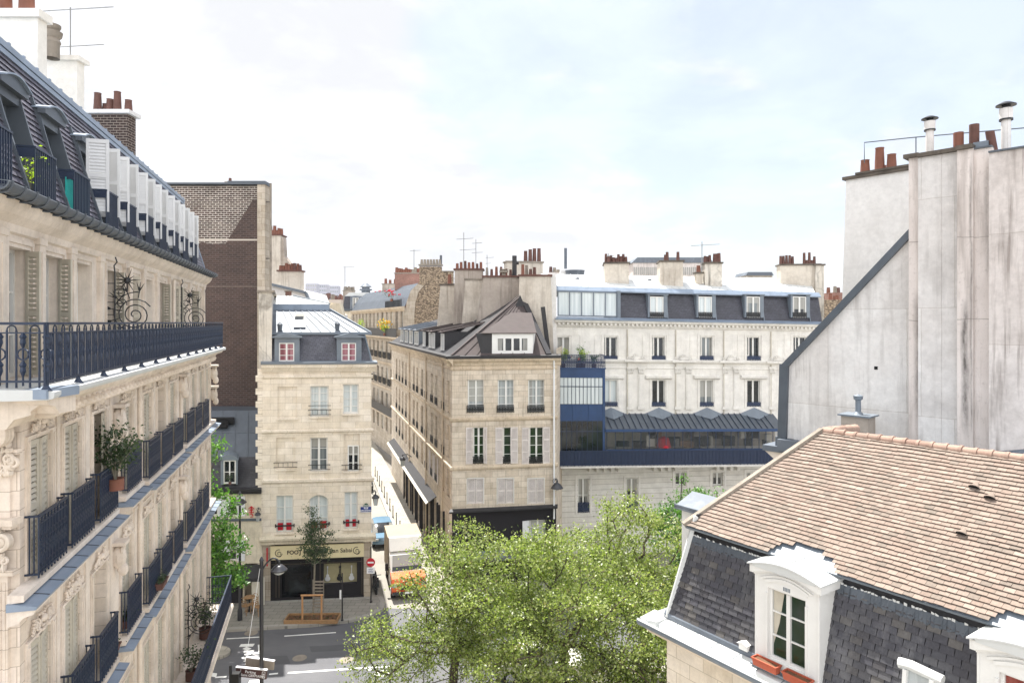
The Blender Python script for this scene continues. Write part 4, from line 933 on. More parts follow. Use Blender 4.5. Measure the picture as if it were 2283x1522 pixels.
# ================= shop building with the foot-massage shop
MB_ = FR.px(585, 38.1, 828, 38.75, depth=(-.33, 1))
MB_.thing('corner_house', 'narrow cream stone house with grey mansard above the foot massage shop', 'building')
def massage():
    f = MB_; L = f.L
    def r(a, b, c, d, o=0): return f.rect(a, b, c, d, o)
    zt = f.at(700, 812)[1]
    wins = [('b', r(619, 662, 862, 932)), ('w', r(692, 733, 860, 928)), ('w', r(765, 800, 856, 922)),
            ('b', r(615, 658, 975, 1045)), ('w', r(692, 731, 975, 1050)), ('s', r(766, 802, 967, 1050)),
            ('r', r(616, 654, 1104, 1186)), ('a', r(690, 732, 1102, 1182)), ('r', r(768, 798, 1096, 1178))]
    holes = []
    for k, q in wins: holes.append(q+((.07, 1) if k in 'b' else (.12, 1) if k == 's' else (.25,)))
    zs = f.at(700, 1210)[1]
    m = MB().wall(0, L, zs, zt, holes); m.quad((L, 0, 0), (L, 10, 0), (L, 10, zt), (L, 0, zt)); m.quad((0, 10, 0), (0, 0, 0), (0, 0, zt), (0, 10, zt)); m.quad((L, 10, 0), (0, 10, 0), (0, 10, zt), (L, 10, zt))
    f.build('wall', m, 'lime_shop')
    # cornices and string courses
    for y0, h, d in ((963, .13, .10), (1074, .16, .12), (842, .12, .08)):
        z = f.at(700, y0)[1]; cornice(f, -.03, L+d, [(-d, z+h*.3), (-d, z+h), (0, z+h+.04), (0, z-.06)], 'lime_shop', 'string_course')
    cornice(f, -.05, L+.25, [(-.1, zt-.42), (-.16, zt-.3), (-.3, zt-.14), (-.32, zt+.02), (0, zt+.02), (0, zt-.42)], 'lime_shop')
    cornice(f, -.08, L+.3, [(-.36, zt+.02), (-.38, zt+.13), (.2, zt+.2), (.2, zt+.02)], 'zinc_grey', 'gutter')
    for (k, q), i in zip(wins, range(9)):
        x0, x1, z0, z1 = q
        if k == 'w' : window(f, x0, x1, z0, z1, .18, 4 if i < 3 else 3, 'glass_white' if i < 3 else 'glass_grey', 'white_wood', .07, 2, .11)
        if k in 'ra':
            window(f, x0, x1, z0, z1, .18, 3, 'glass_white', 'white_wood', .06, 2, .1)
            zz = z0+.5
            for s in (0, 1):
                xa = x0+.08+s*(x1-x0)/2; f.build('curtain', MB().box(xa, xa+(x1-x0)/2-.18, .12, .13, z0+.09, zz), 'red_cloth')
        if k == 'a':
            mm = MB(); n = 8; xm = (x0+x1)/2; w = (x1-x0)/2
            arc = [(x0+(x1-x0)*i/n, z1-.02-.24*((i/n*2-1)**2)) for i in range(n+1)]
            mm.prism(arc[:5]+[(xm, z1), (x0, z1)], -.002, .2, 'y'); mm.prism(arc[4:]+[(x1, z1), (xm, z1)], -.002, .2, 'y'); f.build('arch', mm, 'lime_shop')
        if k == 's': s = r(775, 800, 992, 1050, .12); window(f, s[0], s[1], s[2], s[3], .10, 3, 'glass', 'white_wood', .06, 2, .09)
        m = MB().box(x0-.06, x1+.06, -.09, 0, z0-.09, z0); f.build('sill', m, 'lime_shop')
        if i in (1, 3, 4, 5): 
            g = MB()
            for dz in (.12, .38, .62 if i == 1 else .38): g.bar((x0-.12, -.10, z0+dz), (x1+.12, -.10, z0+dz), .03)
            for x in (x0-.1, x1+.1): g.bar((x, -.10, z0+.36), (x, 0, z0+.36), .03)
            for k2 in range(4): x = x0+(x1-x0)*(k2+.5)/4; g.bar((x, -.10, z0+.12), (x, -.10, z0+.38), .018)
            f.build('railing', g, 'black_iron')
        if k in 'ra': 
            g = MB(); g.bar((x0-.05, -.04, z0+.38), (x1+.05, -.04, z0+.38), .07); 
            for x in (x0-.04, x1+.04): g.box(x-.03, x+.03, -.08, 0, z0+.3, z0+.48)
            f.build('railing', g, 'black_iron')
    # shopfront
    zc = f.at(700, 1200)[1]; cornice(f, -.15, L+.22, [(-.34, zc+.02), (-.36, zc+.13), (-.0, zc+.24), (0, zc-.22), (-.22, zc-.2), (-.24, zc-.06)], 'cream_render', 'shop_cornice')
    xa, xb = f.at(603, 1300)[0], f.at(811, 1300)[0]; z1 = f.at(700, 1243)[1]; z2 = f.at(700, 1213)[1]
    m = MB().wall(0, xa, 0, zs, [], -.02); m.quad((xa, -.02, 0), (xa, .3, 0), (xa, .3, z1), (xa, -.02, z1)); f.build('pier', m, 'lime_grey'); m = MB().wall(xb, L, 0, zs, [], -.02); m.quad((L, -.02, 0), (L, .3, 0), (L, .3, zs), (L, -.02, zs)); m.quad((xb, .3, 0), (xb, -.02, 0), (xb, -.02, z1), (xb, .3, z1)); f.build('pier', m, 'lime_grey')
    sg = MB().box(xa, xb, -.10, 0, z1, z2); so_ = f.build('shop_sign', sg, 'sign_cream'); zm = (z1+z2)/2
    t = MB(); put_text(t, 'FOOT MASSAGE', xa+1.98, -.11, zm-.0, .30, bold=.009); put_text(t, 'Ban Sabai', xa+3.85, -.11, zm+.02, .33, bold=.003)
    for x in (xa+.45, xb-.4):
        ring(t, (x, -.11, zm), .19, .018, 14, 4, 'y', 70, 350); ring(t, (x+.03, -.11, zm-.02), .09, .014, 10, 4, 'y', -60, 240); ring(t, (x+.03, -.11, zm-.1), .12, .012, 8, 4, 'y', 190, 330); t.ball((x+.02, -.11, zm+.06), .03)
    f.build('lettering', t, 'letter_dark', so_)
    wx0, wx1, wz0, wz1 = r(722, 797, 1255, 1302); dx0, dx1, dz0, dz1 = r(628, 694, 1262, 1338)
    m = MB().wall(xa, xb, .0, z1, [(wx0, wx1, wz0, wz1, .3), (dx0, dx1, .12, dz1, .4)], .05); m.box(xa, xb, -.04, .05, 0, .28); f.build('shopfront', m, 'shop_black')
    m = MB()
    for x in (xa+.3, dx0-.14, dx1+.14, wx0-.2, wx1+.25): m.box(x-.03, x+.03, .02, .05, .3, z1-.1)
    m.box(xa+.05, xb-.05, .0, .05, z1-.32, z1-.28); f.build('shopfront_trim', m, 'letter_dark')
    f.build('display_back', MB().box(wx0-.02, wx1+.02, .42, .44, wz0-.02, wz1+.02), 'shop_back')
    gm = MB().box((wx0+wx1)/2-.02, (wx0+wx1)/2+.02, .06, .1, wz0, wz1); f.build('window_mullion', gm, 'black_iron')
    f.build('shop_door', MB().box(dx0, dx1, .42, .46, .1, dz1), 'glass_shop')
    m = MB().box(xa+.2, xa+.55, .7, .9, .3, 1.4)
    # three stringed instruments on show
    for i, (k, c) in enumerate(((.12, 'shutter_white'), (.48, 'car_dark'), (.84, 'shutter_white'))):
        x = wx0+(wx1-wx0)*k; z = wz0+.22; g = MB(); g.smooth = True
        g.prism([(x+.13*math.cos(t)*(1+.18*math.cos(2*t)), z+.15*math.sin(t)*(1+.1*math.cos(2*t))) for t in [i2*math.pi/9 for i2 in range(18)]], .34, .38, 'y'); g.prism([(x+.09*math.cos(t), z+.17+.09*math.sin(t)) for t in [i2*math.pi/7 for i2 in range(14)]], .335, .375, 'y')
        g.box(x-.02, x+.02, .33, .36, z+.2, z+.62); g.box(x-.035, x+.035, .33, .36, z+.6, z+.72)
        f.build('display_guitar', g, c)
    m = MB(); m.box(xa-.35, L-.1, -.3, -.02, -.1, .16)
    f.build('step', m, 'granite')
    m = MB(); m.bar((xa-.18, -.09, zs-1.15), (xa-.18, -.09, zs-.15), .07, .1); f.build('blind_box', m, 'red_cloth')
    m = MB(); m.smooth = True; m.cyl((L-.06, -.08, zs+.3), (L-.06, -.08, zt-.3), .03, n=6)
    # ---- roof
    ys, yb = .12, .62; zb = f.at(700, 742, yb)[1]; z0 = zt+.16
    hx = f.at(806, 742, yb)[0]; f.rx = hx
    m = MB(); m.slab((0, ys, z0), (L+.02, ys, z0), (hx+.12, yb, zb), (0, yb, zb), .06); m.quad((L+.02, ys, z0), (L+.02, 10, z0), (hx+.12, 10, zb), (hx+.12, yb, zb))
    f.build('slates', m, 'slate_blue')
    y2 = 3.4; z2b = f.at(700, 691, y2)[1]; h2 = f.at(733, 690, y2)[0]
    x_b = f.at(826, 744, yb)[0]
    o = zinc(f, (0, yb-.04, zb), (x_b, yb-.04, zb), (h2+.1, y2, z2b), (0, y2, z2b), 11, 'zinc_light', 'roof', .05, .05, None, 0)
    m = MB(); m.quad((x_b, yb, zb-.02), (x_b+.4, 10, zb), (h2+.1, 10, z2b), (h2+.1, y2, z2b)); f.build('roof_side', m, 'zinc_light')
    z3 = f.at(700, 678, y2+.05)[1]; m = MB().box(0, h2+.05, y2-.01, y2+.1, z2b-.05, z3); f.build('roof_step', m, 'zinc_blue')
    y4 = 7.5; z4 = f.at(620, 660, y4)[1]; x4 = f.at(655, 661, y4)[0]
    zinc(f, (0, y2, z3), (h2+.02, y2, z3), (x4, y4, z4), (0, y4, z4), 9, 'zinc_white', 'roof', .05, .05)
    m = MB(); m.quad((h2, y2, z3), (h2+.3, 10, z3-.3), (x4, 10, z4-.2), (x4, y4, z4)); f.build('roof_side', m, 'zinc_white')
    m = MB(); m.bar((x_b, yb-.02, zb+.03), (h2+.08, y2, z2b+.06), .1, .08); m.bar((h2+.06, y2, z3+.03), (x4, y4, z4+.04), .09, .08); m.bar((L+.02, ys, z0), (hx+.12, yb-.02, zb), .09); m.box(-.02, x_b+.06, yb-.14, yb+.02, zb-.1, zb+.04); f.build('flashing', m, 'zinc_grey')
    for a, b, y0p in ((612, 668, 745), (751, 806, 744)):
        d0 = f.at(a, 806, .05)[0]; d1 = f.at(b, 806, .05)[0]; zd0 = f.at((a+b)/2, 808, .05)[1]; zd1 = f.at((a+b)/2, 750, .05)[1]
        m = MB(); xm = (d0+d1)/2; wa, wb_, wc, wd_ = f.rect(a+10, b-12, 764, 806, .05)
        m.box(d0, wa, .05, .75, zd0, zd1); m.box(wb_, d1, .05, .75, zd0, zd1); m.box(wa, wb_, .05, .75, wd_, zd1); m.box(wa, wb_, .05, .75, zd0, wc)
        m.prism([(d0-.14, zd1), (xm, zd1+.2), (d1+.14, zd1), (d1+.14, zd1-.07), (d0-.14, zd1-.07)], -.08, .95, 'y')
        o = f.build('dormer', m, 'zinc_grey'); window(f, wa, wb_, wc, wd_, .12, 3, 'glass_red', 'white_paint', .06, 2, .09)
    # skylight and two vents
    k = (zb, z2b)
    def slope(px, py):
        for y in [yb+i*.01 for i in range(300)]:
            x, z = f.at(px, py, y)
            if z <= zb+(z2b-zb)*(y-yb)/(y2-yb): return Vector((x, y, z))
    a, b = slope(668, 733), slope(668, 702); w = .33; n = Vector((0, -(z2b-zb), y2-yb)).normalized()
    m = MB(); m.slab(a+Vector((-w, 0, 0))+n*.12, a+Vector((w, 0, 0))+n*.12, b+Vector((w, 0, 0))+n*.12, b+Vector((-w, 0, 0))+n*.12, .14); sk = f.build('skylight', m, 'zinc_dark')
    c = a.lerp(b, .52); m = MB(); m.slab(c+Vector((-w+.05, 0, 0))+n*.14, c+Vector((w-.05, 0, 0))+n*.14, b+Vector((w-.05, 0, 0))+n*.14-Vector((0, .06, .03)), b+Vector((-w+.05, 0, 0))+n*.14-Vector((0, .06, .03)), .02); f.build('pane', m, 'glass', sk)
    for px, py in ((624, 738), (752, 736)):
        p = slope(px, py); m = MB(); m.smooth = True; m.lathe(p, [(.1, -.1), (.14, .3), (.15, .34)], 10); m.lathe(p, [(.16, .34), (.16, .38), (.02, .52), (0, .52)], 10); f.build('roof_vent', m, 'zinc_dark')
    # party wall with its stained plaster on the left
    x0, x1 = f.at(577, 700, .1)[0], f.at(600, 700, .1)[0]; zk = f.at(588, 652, .4)[1]
    m = MB().box(x0, x1+.15, .1, 9, 0, zk); o = f.build('party_wall', m, 'plaster_stained'); f.build('coping', MB().box(x0-.1, x1+.3, 0, 9, zk+.002, zk+.12), 'cap_stone', o)
    m = MB(); z = 0.5; i = 0
    while z < zt-.5: m.box(x0-.05-(.12 if i % 2 else 0), 0, -.01, .12, z, z+.34); z += .36; i += 1
    f.build('quoin', m, 'lime_shop')
    c = slope(645, 700); q = f.at(643, 655, 8)
    stack(f, f.at(636, 650, 8.5)[0], f.at(650, 650, 8.5)[0], 8.3, 8.8, 15, f.at(643, 650, 8.5)[1], 'brick_red', 'cap_stone', [], 'terracotta', None, 'chimney', (0, 0), .06, .06)
massage()

# ================= low house to its left
LO = FR.px(300, 37.6, 583, 38.05, depth=(-.38, 1))
LO.thing('low_house', 'low cream house with old slate mansard and one round-headed dormer', 'building')
def low():
    f = LO; L = f.L; zt = f.at(530, 1092)[1]
    r = f.rect
    ws = [r(512, 529, 1106, 1150), r(512, 529, 1204, 1250), r(470, 486, 1106, 1150), r(430, 446, 1106, 1150)]
    dr = r(545, 583, 1255, 1345)
    m = MB().wall(0, L, 0, zt, [w+(.2,) for w in ws]+[(dr[0], dr[1]-.1, 0, dr[3], .9, 1)]); m.quad((L, 0, 0), (L, 8, 0), (L, 8, zt), (L, 0, zt)); f.build('wall', m, 'cream_render')
    for w in ws:
        window(f, *w, .14, 2, 'glass', 'white_wood', .06, 1 if w[0] > 4 else 2, .07)
        for s, x in ((1, w[1]), (-1, w[0])): shutter(f, x, -.03, w[2], w[3], .42, 0, 'shutter_white', None, .07, s)
    cornice(f, 0, L, [(-.12, zt-.2), (-.2, zt-.05), (-.28, zt), (-.3, zt+.1), (.2, zt+.14), (.2, zt-.2)], 'lead_black', 'gutter')
    z = f.at(540, 1160)[1]; cornice(f, 0, L, [(-.08, z), (-.08, z+.08), (0, z+.12), (0, z-.04)], 'zinc_dark', 'string_course')
    # shop awning and dark front
    z = f.at(560, 1258)[1]; m = MB(); m.slab((dr[0]-2.6, -.9, z-.42), (L-.05, -.9, z-.42), (L-.05, 0, z), (dr[0]-2.6, 0, z), .04); m.box(dr[0]-2.6, L-.05, -.92, -.88, z-.62, z-.42); f.build('awning', m, 'lead_black')
    m = MB().box(dr[0]-2.5, dr[0]-.1, -.03, .05, 0, z-.1); f.build('shopfront', m, 'shop_black')
    # roof
    y1 = 1.1; z1 = f.at(540, 1018, y1)[1]; m = MB().slab((0, .1, zt+.1), (L, .1, zt+.1), (L, y1, z1), (0, y1, z1), .06); f.build('slates', m, 'slate_old')
    y2 = 3.9; z2 = f.at(540, 915, y2)[1]
    zinc(f, (0, y1, z1), (L, y1, z1), (L, y2, z2), (0, y2, z2), 9, 'zinc_dark', 'roof', .05, .05, None, 1)
    m = MB(); m.box(0, L, y2, y2+3, z2-.3, z2+.0); f.build('roof_top', m, 'zinc_dark')
    a = f.rect(492, 530, 1012, 1080, .05); w = f.rect(498, 526, 1026, 1078, .05); m = MB()
    m.box(a[0], w[0], .05, 1.0, a[2], w[3]); m.box(w[1], a[1], .05, 1.0, a[2], w[3]); n = 8; xm = (a[0]+a[1])/2; hw = (a[1]-a[0])/2
    arc = [(a[0]-.06+(2*hw+.12)*i/n, w[3]+.02+.3*math.sin(math.pi*i/n)**.7) for i in range(n+1)]; m.prism(arc, .0, 1.3, 'y'); f.build('dormer', m, 'zinc_grey'); window(f, *w, .12, 2, 'glass', 'white_paint', .06, 2, .07)
    for a_, b_, c_, d_, yy in ((472, 522, 932, 945, 2.9), (478, 508, 940, 953, 2.6)):
        q = f.rect(a_, b_, c_, d_, yy); m = MB().box(q[0], q[1], yy, yy+.5, q[2], q[3]); f.build('roof_vent', m, 'dark_room')
low()
plant('potted_plant', 'little green plant on the sill of the round-headed dormer of the low house', LO.w(*(LO.at(513, 1078, -.05)[0], -.1, LO.at(513, 1079, -.05)[1])), .45, .25, 'leaf_dark', 120, .07, None, 'terracotta_dark', .09, .14, 'potted plant', 6)

# ================= tall brick party wall behind
BR = FR.px(300, 44.0, 592, 44.0)
BR.thing('brick_building', 'tall windowless brown brick wall with pale mortar smears near its top', 'building')
def brickb():
    f = BR; L = f.L; zt = f.at(480, 413)[1]; xs = f.at(575, 500)[0]
    m = MB().box(0, xs, 0, .9, 0, zt-.05); f.build('wall', m, 'brick_party')
    m = MB().box(xs, L, -.12, .9, 0, zt+.02); f.build('pilaster', m, 'lime_grey')
    m = MB().box(-.1, L+.05, -.2, 1.0, zt+.03, zt+.14); m.box(f.at(510, 420)[0], L+.05, -.2, 1, zt+.15, zt+.24); f.build('coping', m, 'zinc_dark')
    a = f.at(502, 410)[0]; stack(f, a, f.at(512, 410)[0], .2, .8, zt, f.at(505, 408)[1], 'plaster_pale', 'cap_stone', [(.4, .5, .3, 'terracotta_dark', .1)])
    x = f.at(601, 500, -.1)[0]; m = MB(); m.smooth = True; m.cyl((x, .1, 16.5), (x, .1, f.at(601, 408)[1]), .07, n=6); f.build('flue_pipe', m, 'cap_stone')
    m = MB(); 
    for py in (450, 576): m.bar((L, .1, f.at(590, py)[1]), (x, .1, f.at(590, py)[1]), .05)
    f.build('bracket', m, 'black_iron')
brickb()

# ================= gables and stacks behind the brick wall
B2 = FR.px(598, 55, 745, 55)
B2.thing('rear_house', 'pale house with white sloping gable and many terracotta chimney pots', 'building')
def rear():
    f = B2; at = f.at; mats = ['terracotta', 'terracotta', 'terracotta_dark']
    g = [at(598, 632), at(683, 652), at(697, 690), at(735, 700), at(735, 800), at(598, 800)]
    f.build('gable_wall', MB().prism(g, 0, 6, 'y'), 'plaster_white')
    m = MB(); 
    for p, q in ((g[0], g[1]), (g[1], g[2])): m.bar((p[0], -.1, p[1]), (q[0], -.1, q[1]), .3, .2)
    f.build('flashing', m, 'zinc_grey')
    a, b = at(603, 600), at(662, 600); stack(f, at(610, 0)[0], at(661, 0)[0], 1, 2, 15, at(630, 603)[1], 'plaster_pale', 'terracotta_dark', rpots(8, .5, .12, .4, None, .0, 1, 4, mats, .14))
    zz = at(615, 525, 6); a = at(595, 525, 6)[0]; b = at(625, 525, 6)[0]; stack(f, a, b, 6, 7.5, 15, zz[1], 'plaster_pale', 'terracotta_dark', rpots(6, .6, .2, .3, None, .1, 1, 8, mats, .16), taper=(0, 0))
    m = MB().prism([at(623, 530, 6.2), at(632, 530, 6.2), at(634, 570, 6.2), at(663, 610, 6.2), at(663, 650, 6.2), at(623, 650, 6.2)], 6.2, 7, 'y'); f.build('flue_wall', m, 'plaster_stack')
    m = MB().prism([at(745, 676, -2), at(757, 676, -2), at(768, 720, -2), at(760, 760, -2), at(720, 690, -2)], -2, -1.6, 'y'); m.prism([at(700, 672, -2), at(757, 676, -2), at(768, 725, -2), at(700, 700, -2)], -1.6, -1, 'y'); f.build('parapet', m, 'cream_render')
rear()
# ================= centre corner building
CB = FR.px(1008, 40.4, 1240, 41.5, 0, None, (.15, 1))
CB.thing('corner_building', 'tall narrow beige stone corner house with brown zinc roof and a black painted shopfront', 'building')
SL = 29.7
far_ = (cc[0]+SD[0]*SL, cc[1]+SD[1]*SL)
CS = FR(far_[0], far_[1], (-SD[0], -SD[1]), 0, CB); CS.L = math.hypot(SL, SL*.297)
def centre():
    f = CB; L = f.L; at = f.at; r = f.rect
    zt = at(1120, 800)[1]; zs = at(1120, 1133)[1]; cx = [1060, 1127, 1195]
    rows = [(846, 919, 'glass_lace', 36), (952, 1033, 'glass_green', 31), (1066, 1122, None, 36)]
    wins = []
    for ri, (a, b, g, w) in enumerate(rows):
        for i, c in enumerate(cx): ww = w/2 if not (ri == 1 and i == 1) else 9; c2 = c+(6 if ri == 1 and i == 0 else 3 if ri == 1 and i == 1 else 0); ww = ww if not (ri == 1 and i == 0) else 12; wins.append((ri, i, r(c2-ww, c2+ww, a, b), g))
    m = MB().wall(0, L, zs, zt, [w[2]+(.22,) for w in wins]); m.quad((L, 0, 0), (L, 7, 0), (L, 7, zt+.6), (L, 0, zt+.6))
    f.build('wall', m, 'lime_corner')
    for ri, i, q, g in wins:
        x0, x1, z0, z1 = q
        if g:
            window(f, x0, x1, z0, z1, .16, 4, g, 'white_wood', .055, 1 if (ri == 1 and i == 1) else 2, .1)
            railing(f, x0-.02, x1+.02, z0-.02, .46, -.03, 'black_iron', .16, True, 0, None, .014)
        if ri == 1:
            lw = .42
            if i == 0: shutter(f, x0-.0, -.03, z0, z1, .40, 0, 'shutter_mauve', None, .055, -1, 2); shutter(f, x1+.02, -.03, z0, z1, .22, 20, 'shutter_mauve', None, .055, 1, 2)
            elif i == 1: shutter(f, x0, -.03, z0, z1, .44, 0, 'shutter_mauve', None, .055, -1, 2); shutter(f, x1, -.03, z0, z1, .44, 0, 'shutter_mauve', None, .055, 1, 2)
            else: shutter(f, x0, -.03, z0, z1, .44, 0, 'shutter_mauve', None, .055, -1, 2); shutter(f, x1, -.03, z0, z1, .44, 0, 'shutter_mauve', None, .055, 1, 2)
        if ri == 2:
            f.build('window', MB().box(x0, x1, .1, .14, z0, z1), 'dark_room'); w = (x1-x0)/2
            shutter(f, x0+.01, .05, z0, z1, w-.02, 0, 'shutter_mauve', None, .05, 1, 1); shutter(f, x1-.01, .05, z0, z1, w-.02, 0, 'shutter_mauve', None, .05, -1, 1)
            fm = MB(); fm.box(x0-.04, x0, -.02, .05, z0-.02, z1+.04); fm.box(x1, x1+.04, -.02, .05, z0-.02, z1+.04); fm.box(x0-.04, x1+.04, -.02, .05, z1, z1+.04); f.build('window_frame', fm, 'white_wood')
    zz = {k: at(1120, v)[1] for k, v in (('a', 848), ('b', 935), ('c', 1042), ('d', 1130))}
    def course(fr, x0, x1, z, h, d, mat='lime_band'): cornice(fr, x0, x1, [(-d*.6, z-.05), (-d, z+h*.3), (-d, z+h), (0, z+h+.05), (0, z-.08)], mat, 'string_course')
    cs = CS; Ls = cs.L
    for k, h, d in (('b', .12, .1), ('c', .14, .12)): course(f, -d, L+d, zz[k], h, d); course(cs, 0, Ls, zz[k], h, d)
    for fr, x0, x1 in ((f, -.06, L+.08), (cs, 0, Ls)):
        cornice(fr, x0, x1, [(-.03, zz['a']+.75), (-.08, zz['a']+.72), (-.06, zz['a']+.66), (0, zz['a']+.64), (0, zz['a']+.9)], 'lime_band', 'string_course')
    for fr, x0, x1 in ((f, -.3, L+.3), (cs, 0, Ls+.3)):
        cornice(fr, x0, x1, [(0, zt-.42), (-.06, zt-.36), (-.1, zt-.22), (-.26, zt-.08), (-.3, zt+.04), (0, zt+.04)], 'lime_band')
        cornice(fr, x0, x1, [(-.33, zt+.04), (-.36, zt+.2), (.4, zt+.26), (.4, zt+.04)], 'lead_black', 'gutter')
    # side facade
    holes = []; cols = [1.2, 2.9, 5.3, 7.0, 9.4, 11.2, 13.6, 15.4, 17.9, 20.1, 22.3, 24.5, 26.8]
    cols = [Ls-c for c in cols]
    for c in cols:
        for z0, z1 in ((10.2, 12.15), (7.4, 9.45), (5.1, 6.75)): holes.append((c-.45, c+.45, z0, z1, .25))
    sh = [(Ls-a-1.5, Ls-a, .3, 3.6, .35) for a in (2.4, 4.6, 7.0, 9.4, 11.8, 14.2, 16.8, 19.4)]
    m = MB().wall(0, Ls, 0, zt, holes+sh); m.quad((0, 7, 0), (0, 0, 0), (0, 0, zt), (0, 7, zt)); cs.build('wall', m, 'lime_corner')
    for i, c in enumerate(cols):
        for ri, (z0, z1) in enumerate(((10.2, 12.15), (7.4, 9.45), (5.1, 6.75))):
            if i in (0,) or (ri == 2 and i % 4 == 1): cs.build('blind_window', MB().box(c-.45, c+.45, .12, .16, z0, z1), 'lime_band'); continue
            window(cs, c-.45, c+.45, z0, z1, .2, 3, ['glass', 'glass_grey', 'glass_white'][(i+ri) % 3], 'white_wood' if (i+ri) % 3 else 'cream_wood', .06, 2, .09)
            railing(cs, c-.47, c+.47, z0, .5, -.03, 'black_iron', .16, False, 0, None, .014)
            if ri == 2 and i in (2, 3, 5):
                for s in (-1, 1): shutter(cs, c+s*.46, -.02, z0, z1, .42, 4, 'shutter_mauve', None, .06, s)
    for q in sh: cs.build('shop_window', MB().box(q[0], q[1], .3, .33, q[2], q[3]), 'glass_shop')
    m = MB()
    for q in sh: m.box(q[0]-.1, q[0], -.12, 0, 0, 3.9); m.box(q[1], q[1]+.1, -.12, 0, 0, 3.9); m.box(q[0], q[1], .1, .3, .3, .7)
    cs.build('shopfront', m, 'shop_black')
    m = MB(); m.slab((2, -.55, 3.78), (Ls-5.2, -.55, 3.78), (Ls-5.2, 0, 4.15), (2, 0, 4.15), .05); cs.build('awning', m, 'lead_black'); m = MB().slab((2, -.72, 3.68), (Ls-5.2, -.72, 3.68), (Ls-5.2, -.57, 3.8), (2, -.57, 3.8), .04); cs.build('awning_valance', m, 'cream_wood')
    for x in (2.6, 9.0, 17.5):
        m = MB(); m.smooth = True; m.cyl((Ls-x, -.09, 0), (Ls-x, -.09, zt), .055, n=6); cs.build('rain_pipe', m, 'lime_band')
    # black painted entresol and shopfront
    ze = at(1120, 1235)[1]; dr = r(1180, 1216, 1158, 1208)
    m = MB().wall(0, L, 0, zs, [dr+(.2,), (.5, 2.6, .3, ze-.5, .3), (3.2, L-.5, .3, ze-.5, .3)], -.04); m.quad((0, .3, 0), (0, -.04, 0), (0, -.04, zs), (0, .3, zs)); f.build('shopfront', m, 'shop_black'); window(f, *dr, .1, 3, 'glass_lace', 'white_wood', .06, 2, .1)
    shutter(f, dr[0], -.07, dr[2], dr[3], .4, 10, 'shutter_white', None, .06, -1)
    f.build('shop_window', MB().box(.5, 2.6, .24, .26, .3, ze-.5), 'glass_shop'); f.build('shop_window', MB().box(3.2, L-.5, .24, .26, .3, ze-.5), 'glass_shop')
    cornice(f, -.1, L+.1, [(-.3, zs-.08), (-.32, zs+.02), (-.05, zs+.12), (0, zs-.1)], 'lead_black', 'shop_cornice'); cornice(f, .1, L-.1, [(-.75, ze-.1), (-.75, ze), (0, ze+.3), (0, ze-.05)], 'zinc_light', 'awning')
    t = MB(); put_text(t, 'PATISSERIE', L*.62, -.06, at(1170, 1219)[1], .42, bold=.006); f.build('lettering', t, 'letter_white')
    m = MB(); m.smooth = True; x = L-.12; m.tube([(x, -.12, 3.8), (x, -.12, zt-.9), (x, -.02, zt-.6), (x, -.2, zt-.1)], .055, 7); f.build('rain_pipe', m, 'shutter_white')
    # ------- roof
    z0 = zt+.22; ya = 4.6; ap = at(1163, 660, ya); A = Vector((ap[0], ya, ap[1])); ys = -.02
    Bl = Vector((0, ys, z0)); Br_ = Vector((at(1222, 790, ys)[0], ys, z0))
    zinc(f, Bl, Br_, A+Vector((.02, 0, 0)), A, 8, 'zinc_brown', 'roof', .05, .04, None, 2)
    # slope over the side street, in the side frame, falls from a ridge to the gutter
    def toS(v): w_ = f.w(*v); return cs.Mi @ w_
    As = toS(A); Bs = toS(Bl)
    zr = at(1010, 722, 5)[1]
    m = MB(); y2, z2 = 2.4, 15.35
    # lower dark slope and upper shallow slope behind the row of dormers
    m.slab((0, 0, z0), (Bs.x, 0, z0), (Bs.x-2.2, y2, z2), (0, y2, z2), .05); m.slab((0, y2, z2), (Bs.x-2.2, y2, z2), As, (4, As.y, z2+.9), .05)
    cs.build('roof_side', m, 'lead_black')
    m = MB(); m.bar(Bs+Vector((0, -.05, .02)), As+Vector((0, 0, .05)), .09, .07); m.bar(Bs+Vector((-.25, .1, .06)), As+Vector((-.25, 0, .1)), .07, .1); cs.build('flashing', m, 'zinc_brown')
    m = MB(); xr = Br_.x
    m.bar(A+Vector((.0, 0, .03)), Vector((xr+.05, ys, z0+.05)), .34, .08); m.prism([(A.x-.3, A.z-.75), (A.x+.45, A.z-1.0), (A.x+.02, A.z+.05)], A.y-.9, A.y-.8, 'y'); f.build('flashing', m, 'lead_black')
    # front dormer with four panes
    d = r(1097, 1188, 748, 788, .12); m = MB(); zr_ = at(1140, 742, .1)[1]; w0, w1, w2, w3 = r(1106, 1179, 751, 786, .1)
    m.box(d[0], w0, .1, 1.6, d[2], zr_); m.box(w1, d[1], .1, 1.6, d[2], zr_); m.box(w0, w1, .1, 1.6, w3, zr_); m.box(w0, w1, .1, 1.6, d[2], w2); f.build('dormer', m, 'white_paint')
    window(f, w0, w1, w2, w3, .14, 1, 'glass', 'white_paint', .09, 4, .13)
    m = MB(); m.slab((d[0]-.6, -.02, zr_), (d[1]+.25, -.02, zr_), (d[1]-.35, 2.2, zr_+1.25), (d[0]+.8, 2.2, zr_+1.25), .05); m.prism([(d[0]-1.05, zr_-.05), (d[0], zr_-.05), (d[0], z0)], .35, .42, 'y'); f.build('dormer_roof', m, 'zinc_brown')
    m = MB(); m.prism([(d[0]-1.0, zr_-.02), (d[0]-.02, zr_-.02), (d[0]-.02, z0), (d[0]-.62, z0)], .14, 1.2, 'y'); f.build('dormer_cheek', m, 'lead_black')
